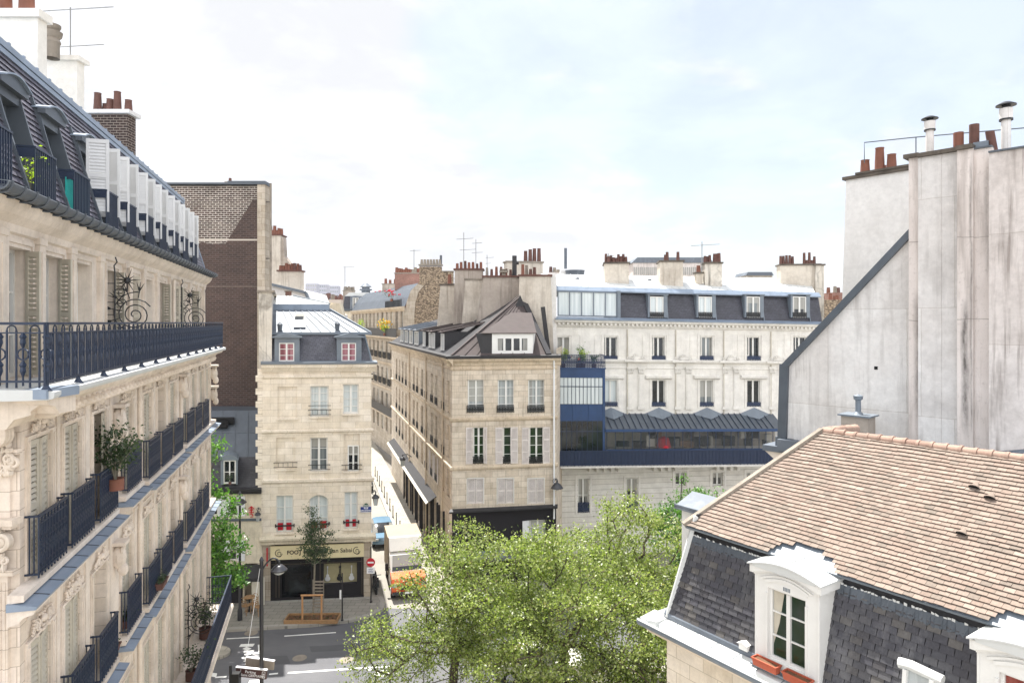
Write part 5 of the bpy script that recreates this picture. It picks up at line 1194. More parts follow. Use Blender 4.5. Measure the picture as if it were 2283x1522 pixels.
    # side dormers
    for i, (x, c) in enumerate(((Ls-4.2, 0), (Ls-7.6, 0), (Ls-8.9, 0), (Ls-11.6, 0), (Ls-15.5, 1), (Ls-18.6, 1), (Ls-21.5, 1), (Ls-24.5, 1))):
        m = MB(); wl = .55 if c == 0 else 1.0; m.box(x-wl, x+wl, .25, 2.4, z0-.1, z0+1.35); o = cs.build('dormer', m, 'lead_black' if c == 0 else 'zinc_grey')
        window(cs, x-wl+.08, x+wl-.08, z0+.15, z0+1.25, .22, 1, 'glass_grey', 'white_paint', .08, 2, .09)
        m = MB(); m.slab((x-wl-.12, .0, z0+1.36), (x+wl+.12, .0, z0+1.36), (x+wl+.12, 2.9, z0+1.95), (x-wl-.12, 2.9, z0+1.95), .06); m.bar((x-wl-.1, 0, z0+1.42), (x-wl-.1, 2.9, z0+2.0), .07); m.bar((x+wl+.1, 0, z0+1.42), (x+wl+.1, 2.9, z0+2.0), .07); cs.build('dormer_roof', m, 'zinc_brown' if c == 0 else 'zinc_light')
    # ------- party walls and stacks; each is a slab seen flat-on
    pmx = ['terracotta', 'terracotta_dark', 'terracotta', 'terracotta_dark', 'cap_stone']
    def party(px0, px1, ytop, D, thick, mat, pots, tl=0, tr=0, zbot=12.0, cap='stain_top', dy=0, over=.1):
        a = P(px0, ytop, D); b = P(px1, ytop-dy, D); h = FR(a.x, a.y, (1, 0), 0, f)
        return stack(h, 0, b.x-a.x, 0, thick, zbot, a.z, mat, cap, pots, 'terracotta', None, 'chimney', (tl, tr), over, .12, .12)
    party(1158, 1228, 616, 45.2, 1.5, 'plaster_pale', rpots(4, .7, .3, .4, None, .05, .55, 3, pmx, .11), .1, .25, 12, 'terracotta_dark')
    party(1078, 1160, 618, 46.6, 1.5, 'plaster_stack', rpots(6, .5, .2, .4, None, .02, .8, 5, pmx, .1), 1.1, 0, 12, 'terracotta_dark')
    party(1038, 1080, 624, 48.2, 1.0, 'plaster_pale', [], .6, 0, 12, 'cap_stone')
    party(1014, 1076, 602, 50.0, 1.2, 'plaster_stack', rpots(7, .5, .12, .4, None, 0, 1, 7, pmx, .11), .25, 0, 12, 'terracotta_dark')
    party(982, 1014, 636, 52.0, 1.2, 'plaster_pale', [(.6, .4, .75, 'terracotta', .15)], .55, 0, 12, 'stain_top')
    a = P(1158, 588, 53); h = FR(a.x, a.y, (1, .25), 0, f); stack(h, -1.0, 1.9, 0, 1.0, 14, a.z+.1, 'plaster_pale', 'cap_stone', rpots(4, .9, .2, .5, None, .5, 1, 9, ['terracotta_dark'], .16), 'terracotta_dark')
    # black flue beside the gable, seen against the pale wall
    a = P(1210, 684, 44.4); h = FR(a.x, a.y, (1, 0), 0, f); m = MB(); m.bar((0, -.1, a.z), (.35, -.12, 13.9), .28, .12, (0, 1, 0)); h.build('flue', m, 'lead_black')
    a = P(1147, 570, 47.3); h = FR(a.x, a.y, (1, 0), 0, f); m = MB(); m.smooth = True; m.cyl((0, 0, 18.4), (0, 0, a.z), .16, n=8); m.cyl((-.05, 0, a.z-.5), (.3, 0, a.z-.5), .12, n=8); h.build('flue', m, 'lead_black')
    a = P(1123, 602, 46.7); h = FR(a.x, a.y, (1, 0), 0, f); m = MB(); m.smooth = True; m.lathe((0, 0, a.z-.45), [(.14, 0), (.14, .2), (.3, .28), (.3, .42), (.2, .46), (.34, .5), (0, .55)], 12); h.build('chimney_cowl', m, 'cap_stone')
    a = P(1222, 610, 46); h = FR(a.x, a.y, (1, 0), 0, f); m = MB(); m.box(0, .55, -.2, 8, 12.5, a.z); h.build('end_wall', m, 'plaster_white')
centre()
antenna('antenna', 'tv aerial with two crossed booms above the row of pots on the beige stacks', P(1034, 600, 50.3), 2.7, [(2.2, -.55, .7, 5, .3), (1.4, -.3, .9, 4, .3)], None, 'pipe_metal', .03)
antenna('antenna', 'tall bare aerial mast just right of the crossed aerial on the beige stacks', P(1061, 600, 50.3), 2.2, [(1.9, -.3, .45, 3, .3), (1.2, -.3, .5, 3, .3)], None, 'pipe_metal', .028)
antenna('antenna', 'short aerial between the beige stacks and the black flue', P(1086, 620, 47), 1.6, [(1.4, -.1, .5, 3, .3), (1.0, -.15, .3, 2, .3)], None, 'pipe_metal', .025)

# ================= white building with the blue glazed gallery
WB = FR.px(1236, 46.0, 1838, 48.6, -.018)
WB.thing('white_building', 'wide white stone building with blue glazed gallery and slate mansard', 'building')
def white():
    f = WB; L = f.L; at = f.at; r = f.rect
    zt = at(1500, 722)[1]; cx = [1361, 1468, 1575, 1680, 1783]
    holes = []; ws = []
    def add(a, b, c, d, g, rows=1, rail=1): q = r(a, b, c, d); holes.append(q+(.25,)); ws.append((q, g, rows, rail))
    for c, g in zip([1256]+cx, ['glass', 'glass', 'glass', 'glass_grey', 'glass', 'glass']): add(c-14, c+15, 751, 803, g)
    for c, g in zip(cx, ['glass_white', 'glass', 'glass_grey', 'glass', 'glass']): add(c-14, c+15, 847, 906, g)
    for c in (1300, 1408): add(c-11, c+13, 1066, 1142, 'glass', 2, 2)
    for c in (1517, 1600, 1676): add(c-11, c+12, 1053, 1082, 'glass', 1, 0)
    zb = at(1500, 1040)[1]
    lo = [h for h in holes if h[3] < zb]; up = [h for h in holes if h[3] >= zb]
    m = MB().wall(0, L, zb, zt, up); m.quad((L, 0, 0), (L, 9, 0), (L, 9, zt+.3), (L, 0, zt+.3)); m.quad((0, 9, 0), (0, 0, 0), (0, 0, zt+.3), (0, 9, zt+.3)); f.build('wall', m, 'white_stone')
    m = MB().wall(0, L, 0, zb, lo); f.build('ground_floor_wall', m, 'white_rustic')
    for q, g, rows, rail in ws:
        window(f, *q, .18, rows, g, 'white_wood', .06, 2, .12)
        if rail: railing(f, q[0], q[1], q[2], .32 if rail == 1 else .7, -.02, 'navy_paint', .12, True, 0, None, .018)
        m = MB()
        for x in (q[0]-.2, q[1]+.08): m.box(x, x+.12, -.04, 0, q[2]-.1, q[3]+.1)
        m.box(q[0]-.2, q[1]+.2, -.04, 0, q[3]+.1, q[3]+.22); f.build('window_surround', m, 'white_stone')
    z1 = at(1500, 806)[1]
    cornice(f, 0, L, [(-.18, z1), (-.2, z1+.1), (0, z1+.14), (0, z1-.12), (-.1, z1-.1)], 'white_stone', 'string_course')
    cornice(f, 0, L, [(-.05, z1-.48), (-.05, z1-.42), (0, z1-.4), (0, z1-.52)], 'white_stone', 'string_course')
    for c in cx[:-1]+[1256]:
        q = r(c-29, c+29, 838, 843); cornice(f, q[0], q[1], [(-.2, q[2]+.02), (-.22, q[3]), (0, q[3]+.06), (0, q[2]-.08)], 'white_stone', 'hood')
    # paired pilasters with capitals and shells between the windows
    for c in (1310, 1417, 1523, 1629, 1733):
        m = MB(); z0, z2 = at(c, 912)[1], at(c, 820)[1]
        for o in (-12, 12): x = at(c+o, 880)[0]; m.box(x-.2, x+.2, -.07, 0, z0, z2); m.box(x-.13, x+.13, -.09, -.07, z0+.2, z2-.5); m.box(x-.25, x+.25, -.12, 0, z0, z0+.18); m.box(x-.26, x+.26, -.14, 0, z2-.06, z2+.06)
        q = r(c-30, c+30, 806, 814); m.box(q[0]+.1, q[1]-.1, -.3, 0, z1-.02, z1+.12)
        f.build('pilaster', m, 'white_stone')
        m = MB(); m.smooth = True
        for o in (-12, 12):
            m = MB(); m.smooth = True; x = at(c+o, 880)[0]; zc = z2-.22
            for s in (-1, 1): spiral(m, (x+s*.16, -.12, zc+.08), .1, .02, 1.4, .025, 14, 90, s, 4)
            for k in range(5): m.ball((x-.16+.08*k, -.1, zc-.08), .045, .06, .1, 6, 4)
            f.build('capital', m, 'white_stone')
        m = MB(); m.smooth = True; x = at(c, 800)[0]; zc = z1+.14
        for k in range(7): a = math.pi*(k+.5)/7; m.tube([(x, -.1, zc), (x+.34*math.cos(a), -.08, zc+.36*math.sin(a))], .035, 5, .06)
        for s in (-1, 1): spiral(m, (x+s*.55, -.1, zc+.1), .14, .03, 1.3, .035, 16, 90, s, 4)
        f.build('carving', m, 'white_stone')
        for o in (-28, 28):
            m = MB(); q = r(c+o-13, c+o+13, 745, 793); m.box(q[0], q[1], -.03, 0, q[2], q[2]+.06); m.box(q[0], q[1], -.03, 0, q[3]-.06, q[3]); m.box(q[0], q[0]+.06, -.03, 0, q[2]+.06, q[3]-.06); m.box(q[1]-.06, q[1], -.03, 0, q[2]+.06, q[3]-.06)
            f.build('wall_panel', m, 'white_stone')
    for c in (1398, 1506, 1613, 1718):
        x = at(c, 800)[0]; m = MB(); m.smooth = True; m.cyl((x, -.07, zb+1.2), (x, -.07, zt-.4), .035, n=6); f.build('rain_pipe', m, 'shutter_grey')
    # cornice with dentils, zinc apron
    cornice(f, 0, L, [(0, zt-.35), (-.1, zt-.3), (-.14, zt-.1), (-.4, zt+.0), (-.46, zt+.14), (0, zt+.14)], 'white_stone')
    m = MB(); x = .2
    while x < L: m.box(x, x+.14, -.3, -.13, zt-.18, zt-.02); x += .3
    f.build('dentils', m, 'white_stone')
    zm0 = zt+.28; ym = .25
    cornice(f, 0, L, [(-.5, zt+.14), (-.52, zt+.2), (ym, zm0+.08), (ym, zt+.14)], 'zinc_blue', 'apron')
    y1 = .75; zm1 = at(1500, 655, y1)[1]; z9 = at(1500, 645, y1)[1]
    m = MB(); q = r(1243, 1376, 650, 706, .3); 
    m.slab((q[1], ym, zm0), (L, ym, zm0), (L, y1, zm1), (q[1], y1, zm1), .06); m.quad((L, ym, zm0), (L, 9, zm0), (L, 9, zm1), (L, y1, zm1)); f.build('slates', m, 'slate_dark')
    cornice(f, 0, L, [(y1-.32, zm1-.02), (y1-.34, zm1+.06), (y1-.1, zm1+.34), (y1+.1, zm1+.36), (y1+.1, zm1-.02)], 'zinc_blue', 'roof_edge')
    # glazed studio front
    a = q[0]; window(f, q[0], q[1], q[2], q[3], .3, 1, 'glass_white', 'zinc_grey', .07, 5, .07)
    f.build('studio_reveal', MB().box(q[1]-.02, q[1]+.2, .15, 1.0, q[2]-.1, q[3]+.1), 'zinc_grey')
    for i, (c, g) in enumerate(zip((1465, 1573, 1680, 1783), ('glass_white', 'glass_white', 'glass_grey', 'glass'))):
        q = r(c-16, c+14, 661, 708, .2); window(f, *q, .22, 1, g, 'white_wood', .07, 2, .12); railing(f, q[0], q[1], q[2], .38, .14, 'black_iron', .13, True, 0, None, .014)
        m = MB(); m.box(q[0]-.14, q[0], .16, .9, q[2], q[3]+.1); m.box(q[1], q[1]+.28, .16, .9, q[2], q[3]+.1); m.box(q[0]-.2, q[1]+.34, .1, .9, q[3]+.1, q[3]+.17); m.bar((q[1]+.34, .2, zm0), (q[1]+.34, .6, q[3]+.1), .06); f.build('dormer', m, 'zinc_grey')
    y2 = 5.2; z2 = at(1500, 622, y2)[1]-.0
    zl = at(1250, 612, y2)[1]; zr = at(1790, 621, y2)[1]; xr = at(1800, 622, y2)[0]
    zinc(f, (0, y1, zm1+.36), (L-.3, y1, zm1+.36), (xr, y2, zr), (0, y2, zl), 38, 'zinc_white', 'roof', .05, .04, None, 1)
    f.build('roof_back', MB().slab((0, y2, zl), (xr, y2, zr), (L, 9, zm1), (0, 9, zm1), .05), 'zinc_grey')
    # stacks on the roof
    pd = ['terracotta_dark']
    def st(px0, px1, ytop, dy, y0, thick, pots, mat='plaster_pale', ang=.0, seed=1, zb_=15.5):
        a_ = at(px0, ytop, y0); b_ = at(px1, ytop, y0); o = f.w(a_[0], y0, 0); h = FR(o.x, o.y, (1, ang), 0, f); h.k = 0
        zz = f.w(a_[0], y0, a_[1]).z; return stack(h, 0, b_[0]-a_[0], 0, thick, zb_, zz, mat, 'stain_top', pots, 'terracotta_dark')
    st(1348, 1400, 588, 0, 2.2, 2.2, rpots(9, .55, .2, .5, None, .03, .97, 2, pd, .11), ang=-.1)
    st(1472, 1520, 584, 0, 1.8, 2.0, [(.3, .5, .5), (.38, .5, .7), (.86, .5, .7)], ang=-.1)
    st(1572, 1607, 588, 0, 2.0, 1.3, rpots(3, .5, .1, .5, None, .0, .45, 3, pd, .11)+rpots(3, .6, .15, .5, None, .6, 1, 5, pd, .13), 'plaster_stained', -.1)
    st(1552, 1566, 610, 0, 2.4, .5, [(.5, .5, .5, 'terracotta', .16)])
    st(1740, 1818, 592, 0, 3.2, 1.2, rpots(5, .6, .15, .5, None, .02, .4, 5, pd, .11)+rpots(5, .6, .3, .5, None, .62, .95, 8, pd, .11), 'plaster_pale', -.14, 1, 14)
    st(1818, 1835, 592, 0, 2.4, 1.9, [], 'plaster_stained', -.14, 1, 14)
    for px, py in ((1287, 622), (1448, 625)):
        q_ = at(px, py, 3.4); m = MB(); m.smooth = True; m.ball((q_[0], 3.4, q_[1]-.0), .2, .14, .14); f.build('roof_vent', m, 'zinc_dark')
    q_ = at(1493, 630, 2.8); m = MB(); m.slab((q_[0]-.35, 2.4, q_[1]-.18), (q_[0]+.5, 2.4, q_[1]-.18), (q_[0]+.3, 3.3, q_[1]+.18), (q_[0]-.55, 3.3, q_[1]+.18), .12); f.build('skylight', m, 'zinc_grey')
    # ---- blue bow front on the left
    q = r(1240, 1349, 820, 1010, -1.5); xa, xb = q[0], q[1]; zA, zB = at(1300, 822, -1.5)[1], at(1300, 842, -1.5)[1]; zC, zD = at(1300, 902, -1.5)[1], at(1300, 938, -1.5)[1]; zE = at(1300, 1009, -1.5)[1]
    m = MB(); m.box(xa, xb, -1.5, 0, zB, zA); m.box(xa, xb, -1.5, 0, zD, zC); m.box(xb-.16, xb, -1.52, -1.36, zE, zA); m.box(xa, xb+.05, -1.56, -1.4, zA, zA+.08)
    for x in (xa+.02, xa+(xb-xa)*.34, xa+(xb-xa)*.67): m.box(x-.03, x+.03, -1.53, -1.49, zD-.02, zC+.02)
    f.build('bow_front', m, 'blue_paint')
    for z0, z1_, g, n in ((zC, zB, 'glass_white', 12), (zE, zD, 'glass', 9)):
        m = MB(); 
        for i in range(n+1): x = xa+(xb-.16-xa)*i/n; m.box(x-.014, x+.014, -1.50, -1.46, z0, z1_)
        m.box(xa, xb-.16, -1.50, -1.46, z0+(z1_-z0)*.66, z0+(z1_-z0)*.66+.05); m.box(xa, xb-.16, -1.50, -1.46, z0, z0+.05)
        for i in range(5): y = -1.4+i*.35; m.box(xb-.05, xb-.01, y-.014, y+.014, z0, z1_)
        o = f.build('window', m, 'iron_blue'); p = MB().box(xa, xb-.16, -1.475, -1.465, z0, z1_); p.box(xb-.04, xb-.03, -1.36, 0, z0, z1_); f.build('pane', p, g, o)
        f.build('curtain', MB().box(xa+.1, xb-.3, -.6, -.58, z0, z1_), 'shutter_grey')
    railing(f, xa, xb, zA+.08, .85, -1.5, 'navy_paint', .15, True, 1.45, None, .014)
    # ---- long gallery with glass roof
    gx1 = at(1748, 960, -1.5)[0]; zg0, zg1 = at(1500, 1001, -1.4)[1], at(1500, 957, -1.4)[1]; ztp = at(1500, 922, -.02)[1]
    m = MB(); m.slab((xb, -1.6, zg1+.06), (gx1, -1.6, zg1+.06), (gx1, -.02, ztp), (xb, -.02, ztp), .04); o = f.build('gallery_roof', m, 'zinc_dark')
    m = MB(); x = xb
    while x < gx1-.5: m.bar((x, -1.6, zg1+.1), (x+.0, -.02, ztp+.05), .03, .05); x += .42
    f.build('glazing_bar', m, 'iron', o)
    for c in (1361, 1468, 1575, 1680):
        x0, x1 = at(c-33, 920)[0], at(c+35, 920)[0]; xm = (x0+x1)/2; zz = at(c, 911)[1]; m = MB(); 
        m.add([(x0, -.03, ztp-.02), (x1, -.03, ztp-.02), (xm, -.03, zz+.1), (xm, -.75, (ztp+zg1)/2+.15)], [(0, 3, 2), (3, 1, 2), (0, 1, 3), (1, 0, 2)]); f.build('roof_hip', m, 'zinc_grey')
    m = MB(); m.box(xb, gx1, -1.62, -1.5, zg1-.12, zg1+.06); m.box(xb, gx1, -1.6, -1.5, zg0-.06, zg0+.04); f.build('gallery_beam', m, 'blue_paint')
    m = MB(); x = xb+.1; i = 0
    while x < gx1: m.box(x-.018, x+.018, -1.57, -1.53, zg0, zg1-.1); x += .58 if i < 14 else .5; i += 1
    o = f.build('gallery_window', m, 'iron_blue'); f.build('pane', MB().box(xb, gx1, -1.555, -1.545, zg0, zg1-.1), 'gallery_glass', o)
    f.build('gallery_room', MB().box(xb, gx1, -.3, -.25, zg0, zg1), 'plaster_pale'); q = random.Random(3)
    for i in range(26):
        x = q.uniform(xb+.3, gx1-.8); w = q.uniform(.2, .9); z = q.choice((zg0, zg0+.1, zg1-.7)); h = q.uniform(.3, .8)
        f.build('room_furniture', MB().box(x, x+w, -.9, -.6, z, min(z+h, zg1-.15)), q.choice(('dark_room', 'wood_wicker', 'wood_raw', 'cream_wood', 'dark_room', 'bark')))
    f.build('parasol', MB().lathe((at(1467, 990)[0], -1.1, zg0+.1), [(.0, .75), (.35, .6), (.5, .05), (.5, 0)], 12), 'red_cloth')
    zr0, zr1 = at(1500, 1037, -1.9)[1], at(1500, 1003, -1.9)[1]; gx2 = at(1742, 1010, -1.9)[0]
    m = MB(); m.box(0, gx2, -1.93, -1.88, zr1-.05, zr1); m.box(0, gx2, -1.92, -1.89, zr0+.06, zr0+.1); n = int(gx2/.24)
    for i in range(n+1):
        x = gx2*i/n; m.bar((x, -1.9, zr0), (x, -1.9, zr1), .03)
        for k in range(4): ring(m, (x+gx2/n/2, -1.9, zr0+.2+k*.21), .085, .018, 7, 3)
    f.build('railing', m, 'navy_paint'); f.build('railing_screen', MB().box(0, gx2, -1.87, -1.86, zr0+.08, zr1-.05), 'navy_paint')
    cornice(f, 0, gx2+.1, [(-2.05, zr0-.1), (-2.08, zr0+.0), (0, zr0+.05), (0, zr0-.3), (-.3, zr0-.28), (-.5, zr0-.16)], 'white_stone', 'balcony_slab')
    m = MB(); x = .3
    while x < gx2: 
        if int(x/2.2) % 2: m.box(x, x+.2, -.45, 0, zr0-.72, zr0-.3)
        x += .5
    f.build('corbels', m, 'white_stone')
t_ = NT('gallery_glass'); t_.b.inputs['Base Color'].default_value = (.05, .06, .07, 1); t_.b.inputs['Roughness'].default_value = .03; t_.b.inputs['Alpha'].default_value = .26
white()
zz_ = WB.at(1300, 822, -1.5); 
for i, (px, mt, h, r_, n, lab, bl) in enumerate(((1256, 'leaf_lime', .95, .3, 420, 'yellow-green shrub at the left end of the blue roof terrace', None), (1300, 'leaf_lime', .85, .32, 420, 'bright lime shrub in the middle of the blue roof terrace', None), (1298, 'leaf_plane', 1.3, .24, 260, 'taller dark green plant rising behind the lime shrub on the blue terrace', None), (1324, 'leaf_plane', .6, .25, 260, 'low spiky green plant at the right of the blue roof terrace', None), (1290, 'leaf_dark', .45, .3, 220, 'low planting with orange blooms behind the navy terrace railing', ('orange_paint', 10, .04)))):
    q_ = WB.at(px, 822, -1.2); plant('terrace_plant', lab, WB.w(q_[0], -1.2 if i != 2 else -.8, zz_[1]+.06), h, r_, mt, n, .09, 'plants on the blue terrace', 'terracotta_dark', .16, .26, 'potted plant', 20+i, 10, bl)
antenna('antenna', 'tall tv aerial with a wide top boom on the roof of the white building', WB.w(WB.at(1565, 600, 2.6)[0], 2.6, 17.2), 4.6, [(4.3, -.8, 1.3, 6, .3), (3.0, -.1, .9, 3, .3)], None, 'pipe_metal', .035)
antenna('antenna', 'thin aerial rising from the left stack of the white building', WB.w(WB.at(1358, 600, 3)[0], 3.2, 18.6), 2.2, [(2.0, -.15, .45, 3, .2)], None, 'pipe_metal', .03)
# ================= tiled house on the right
TH = FR(5.69, 14.0, (.565, -.825))
TH.thing('tiled_house', 'house with pinkish clay tile roof above dark slate and white dormers', 'building')
def tiled():
    f = TH; at = f.at; XR = 8.2; XL = -4.35
    yb, zb, yt, zt = .55, 8.28, 1.15, 10.55; yr, zr = 4.29, 12.84; xa = -1.86
    m = MB().wall(-3.9, XR, 0, 7.9, [], .6); m.quad((-3.9, 9, 0), (-3.9, .6, 0), (-3.9, .6, 7.9), (-3.9, 9, 7.9)); f.build('wall', m, 'lime_shop')
    # eaves: stone cornice, zinc-lined gutter and ledge
    m = MB(); m.prism([(.6, 7.55), (.3, 7.7), (.12, 7.86), (.1, 7.92), (.6, 7.92)], -4.2, XR, 'x'); f.build('cornice', m, 'lime_plain')
    m = MB(); m.prism([(.0, 7.98), (-.03, 8.06), (.0, 8.10), (.03, 8.02), (.14, 8.0), (.2, 8.10), (.62, 8.16), (.62, 7.92), (.1, 7.92)], XL, XR, 'x')
    m.prism([(XL+.0, 7.98), (XL-.03, 8.06), (XL, 8.10), (XL+.14, 8.0), (XL+.2, 8.10), (XL+.55, 8.16), (XL+.55, 7.92), (XL+.1, 7.92)], .1, 8, 'y'); o = f.build('gutter', m, 'zinc_white')
    m = MB(); x = XL+.3
    while x < XR: m.bar((x, -.01, 8.09), (x, .16, 8.02), .02, .01); m.bar((x, .2, 8.11), (x, .6, 8.165), .012, .006); x += .62
    m.prism([(.0, 7.93), (-.04, 8.0), (-.035, 8.05), (.02, 7.99), (.03, 7.93)], XL, XR, 'x'); f.build('gutter_seam', m, 'zinc_grey', o)
    m = MB(); m.prism([(.5, 8.15), (.5, 8.26), (.56, 8.34), (.66, 8.34), (.66, 8.15)], -3.9, XR, 'x'); f.build('flashing', m, 'zinc_light')
    # dormers first: their x ranges cut the slates
    def xr(px, py, off): return at(px, py, off)[0]
    yf = .42; d1 = (xr(1686, 1380, yf), xr(1826, 1440, yf)); w = d1[1]-d1[0]; d2 = (xr(2182, 1450, yf), xr(2182, 1450, yf)+w)
    V = Vector((0, yt-yb, zt-zb)); H = V.length; V.normalize(); N = Vector((0, -V.z, V.y))
    m = MB(); n0 = Vector((0, yb, zb)); 
    m.slab((-3.8, yb+.02, zb-.15), (XR, yb+.02, zb-.15), (XR, yt+.0, zt-.12), (-3.42, yt+.0, zt-.12), .05)
    m.slab((-3.8, 9, zb-.15), (-3.8, yb, zb-.15), (-3.4, yt, zt+.25), (-3.4, 9, zt+.25), .05); f.build('roof_base', m, 'lead_black')
    m = MB(); sk = (xr(2030, 1500, .8), xr(2098, 1500, .8))
    shingles(m, (-3.8, yb, zb), (1, 0, 0), V, N, XR+3.8, H*.86, .25, .145, lo=lambda v: .4*v/H, holes=[(d1[0]+3.8, d1[1]+3.8, 0, H), (d2[0]+3.8, d2[1]+3.8, 0, H)], thick=.011, jit=.0025, lift=.02, gap=.008)
    f.build('slates', m, 'slate_tiles')
    m = MB(); m.smooth = False; q = random.Random(4); x = -3.42          # dented lead strip under the tiles
    while x < XR:
        if not (d1[0]-.03 < x < d1[1]) and not (d2[0]-.03 < x < d2[1]): 
            b = n0+V*(H*.80)+N*.035; t = n0+V*(H*.875)+N*.04; a1 = Vector((x, b.y, b.z-q.uniform(0, .08))); a2 = Vector((x+.07, b.y, b.z-q.uniform(0, .08))); b1 = Vector((x, t.y, t.z+q.uniform(-.02, .02))); b2 = Vector((x+.07, t.y, t.z+q.uniform(-.02, .02)))
            m.add([a1, a2+N*q.uniform(-.01, .015), b2, b1], [(0, 1, 2, 3)])
        x += .07
    f.build('flashing', m, 'zinc_dark')
    m = MB(); x = -3.42
    while x < XR:
        if not (d1[0]-.03 < x < d1[1]) and not (d2[0]-.03 < x < d2[1]) and q.random() < .75: t = n0+V*(H*.878)+N*.045; m.add([(x, t.y, t.z-.02), (x+.06, t.y-.004, t.z-.03*q.random()), (x+.06, t.y, t.z+q.uniform(.0, .03)), (x, t.y, t.z+q.uniform(.0, .04))], [(0, 1, 2, 3)])
        x += .07
    o = f.build('chalky_edge', m, 'zinc_white'); o['kind'] = 'stuff'
    vx, vz = at(1666, 1440, .62); m = MB(); m.box(vx-.1, vx+.12, .45, .8, vz-.04, vz+.1); m.prism([(vx-.13, vz+.1), (vx+.15, vz+.1), (vx+.01, vz+.16)], .4, .85, 'y'); f.build('roof_vent', m, 'white_paint')
    m = MB(); m.bar((-3.82, yb-.02, zb-.1), (-3.4, yt-.02, zt+.2), .10, .10); f.build('hip_flashing', m, 'zinc_white')
    # dormers
    def dormer(x0, x1, gm):
        xm = (x0+x1)/2; z0 = 8.18; zh = 10.18; wx0, wx1, wz0, wz1 = x0+.30, x1-.30, z0+.2, 9.93; m = MB()
        n = 12; arc = [(x0+(x1-x0)*i/n, zh+.05+.17*math.sin(math.pi*i/n)) for i in range(n+1)]
        # face built around the opening
        m.box(x0, wx0, yf, yf+.25, z0, zh); m.box(wx1, x1, yf, yf+.25, z0, zh); m.box(wx0, wx1, yf, yf+.25, z0, wz0)
        m.prism([(wx0, wz1)]+[(wx1, wz1), (x1, zh), ]+arc[::-1]+[(x0, zh)], yf, yf+.25, 'y') if 0 else None
        m.box(wx0, wx1, yf, yf+.25, wz1, zh); m.prism(arc+[(x1, zh), (x0, zh)], yf+.001, yf+.25, 'y')
        # mouldings: architrave, segmental hood, cornice
        a = .06; m.box(wx0-a, wx0, yf-.025, yf, wz0-.02, wz1-.12); m.box(wx1, wx1+a, yf-.025, yf, wz0-.02, wz1-.12)
        def band(r0, r1, zc, h, y0, y1, e0, e1):
            p = [(r0+(r1-r0)*i/n, zc+h*math.sin(math.pi*i/n)) for i in range(n+1)]; q_ = [(r0-e0+(r1-r0+2*e0)*i/n, zc+e1+h*math.sin(math.pi*i/n)) for i in range(n+1)]
            m.prism(p+q_[::-1], y0, y1, 'y')
        band(wx0-a, wx1+a, zh-.16, .12, yf-.03, yf, .02, .06); band(wx0-.14, wx1+.14, zh-.1, .16, yf-.04, yf, .04, .03)
        band(x0-.02, x1+.02, zh+.02, .16, yf-.12, yf+.02, .05, .14); band(x0-.02, x1+.02, zh-.04, .2, yf-.06, yf+.02, .0, .07)
        for s in (x0, x1): 
            m.box(s-.02, s+.02, yf-.02, yf+.02, z0, zh)
        # cheeks back to the slope
        for s in (x0, x1-.08): m.prism([(yf+.25, z0), (yf+.25, zh+.05), (yt+.5, zh+.05), (yt+.1, zt-.2), (yb+.05, zb-.1)], s, s+.08, 'x')
        for s0, s1 in ((x0-.1, x0), (x1, x1+.1)): m.box(s0, s1, yf-.1, yt+.25, zh+.0, zh+.17)
        o = f.build('dormer', m, 'white_paint')
        w_ = window(f, wx0, wx1, wz0, wz1-.0, yf+.12, 3, gm, 'white_paint', .05, 2, .09, o)
        m = MB(); m.prism([(x, z+.155) for x, z in arc]+[(x1, zh+.16), (x0, zh+.16)], yf-.14, yt+1.3, 'y'); m.prism([(x0-.13+(x1-x0+.26)*i/n, zh+.17+.165*math.sin(math.pi*i/n)) for i in range(n+1)]+[(x1+.13-(x1-x0+.26)*i/n, zh+.20+.165*math.sin(math.pi*i/n)) for i in range(n+1)], yf-.16, yt+.4, 'y')
        m.bar((xm, yf-.1, zh+.38), (xm, yt+.8, zh+.38), .035); m.bar((x1-.35, yf-.1, zh+.32), (x1-.35, yt+.6, zh+.32), .03); f.build('dormer_roof', m, 'zinc_white')
        for k in range(4): pass
        v = MB()
        for k in range(5): v.box(xm-.07+k*.035, xm-.05+k*.035, yf-.008, yf, wz1+.04, wz1+.12)
        f.build('air_vent', v, 'zinc_grey')
        m = MB().box(x0-.06, x1+.06, yf-.14, yf+.02, z0-.03, z0+.02); f.build('sill', m, 'zinc_grey')
    dormer(d1[0], d1[1], 'glass_green'); dormer(d2[0], d2[1], 'glass_reddark')
    f.build('curtain', MB().prism([(d1[0]+.36, 9.9), (d1[0]+.62, 9.9), (d1[0]+.5, 9.2), (d1[0]+.36, 8.7)], yf+.128, yf+.13, 'y'), 'shutter_grey')
    # small roof light with lead head
    m = MB(); x0, x1 = sk; p = lambda v, h: n0+V*v+N*h
    for s in (x0, x1-.07): a = p(.0, .02); b = p(H*.42, .16); m.bar((s+.035, a.y, a.z), (s+.035, b.y, b.z), .07, .3, N)
    o = f.build('roof_light', m, 'white_paint'); a = p(0, .16); b = p(H*.42, .22); f.build('pane', MB().slab((x0+.07, a.y, a.z), (x1-.07, a.y, a.z), (x1-.07, b.y, b.z), (x0+.07, b.y, b.z), .02), 'glass_lace', o)
    m = MB(); m.smooth = True; c = p(H*.44, .22); m.tube([(x0-.1, c.y, c.z), (x0+.1, c.y, c.z+.03), (x1+.12, c.y, c.z-.01)], .1, 9, .09); f.build('lead_head', m, 'zinc_white', o)
    # tile slope with a hip on the left
    T0 = Vector((0, .92, 10.50)); T1 = Vector((0, yr, zr)); VT = (T1-T0); HT = VT.length; VT.normalize(); NT_ = Vector((0, -VT.z, VT.y)); xl = -3.6
    lo = lambda v: max(0, (xa-xl)*v/HT)
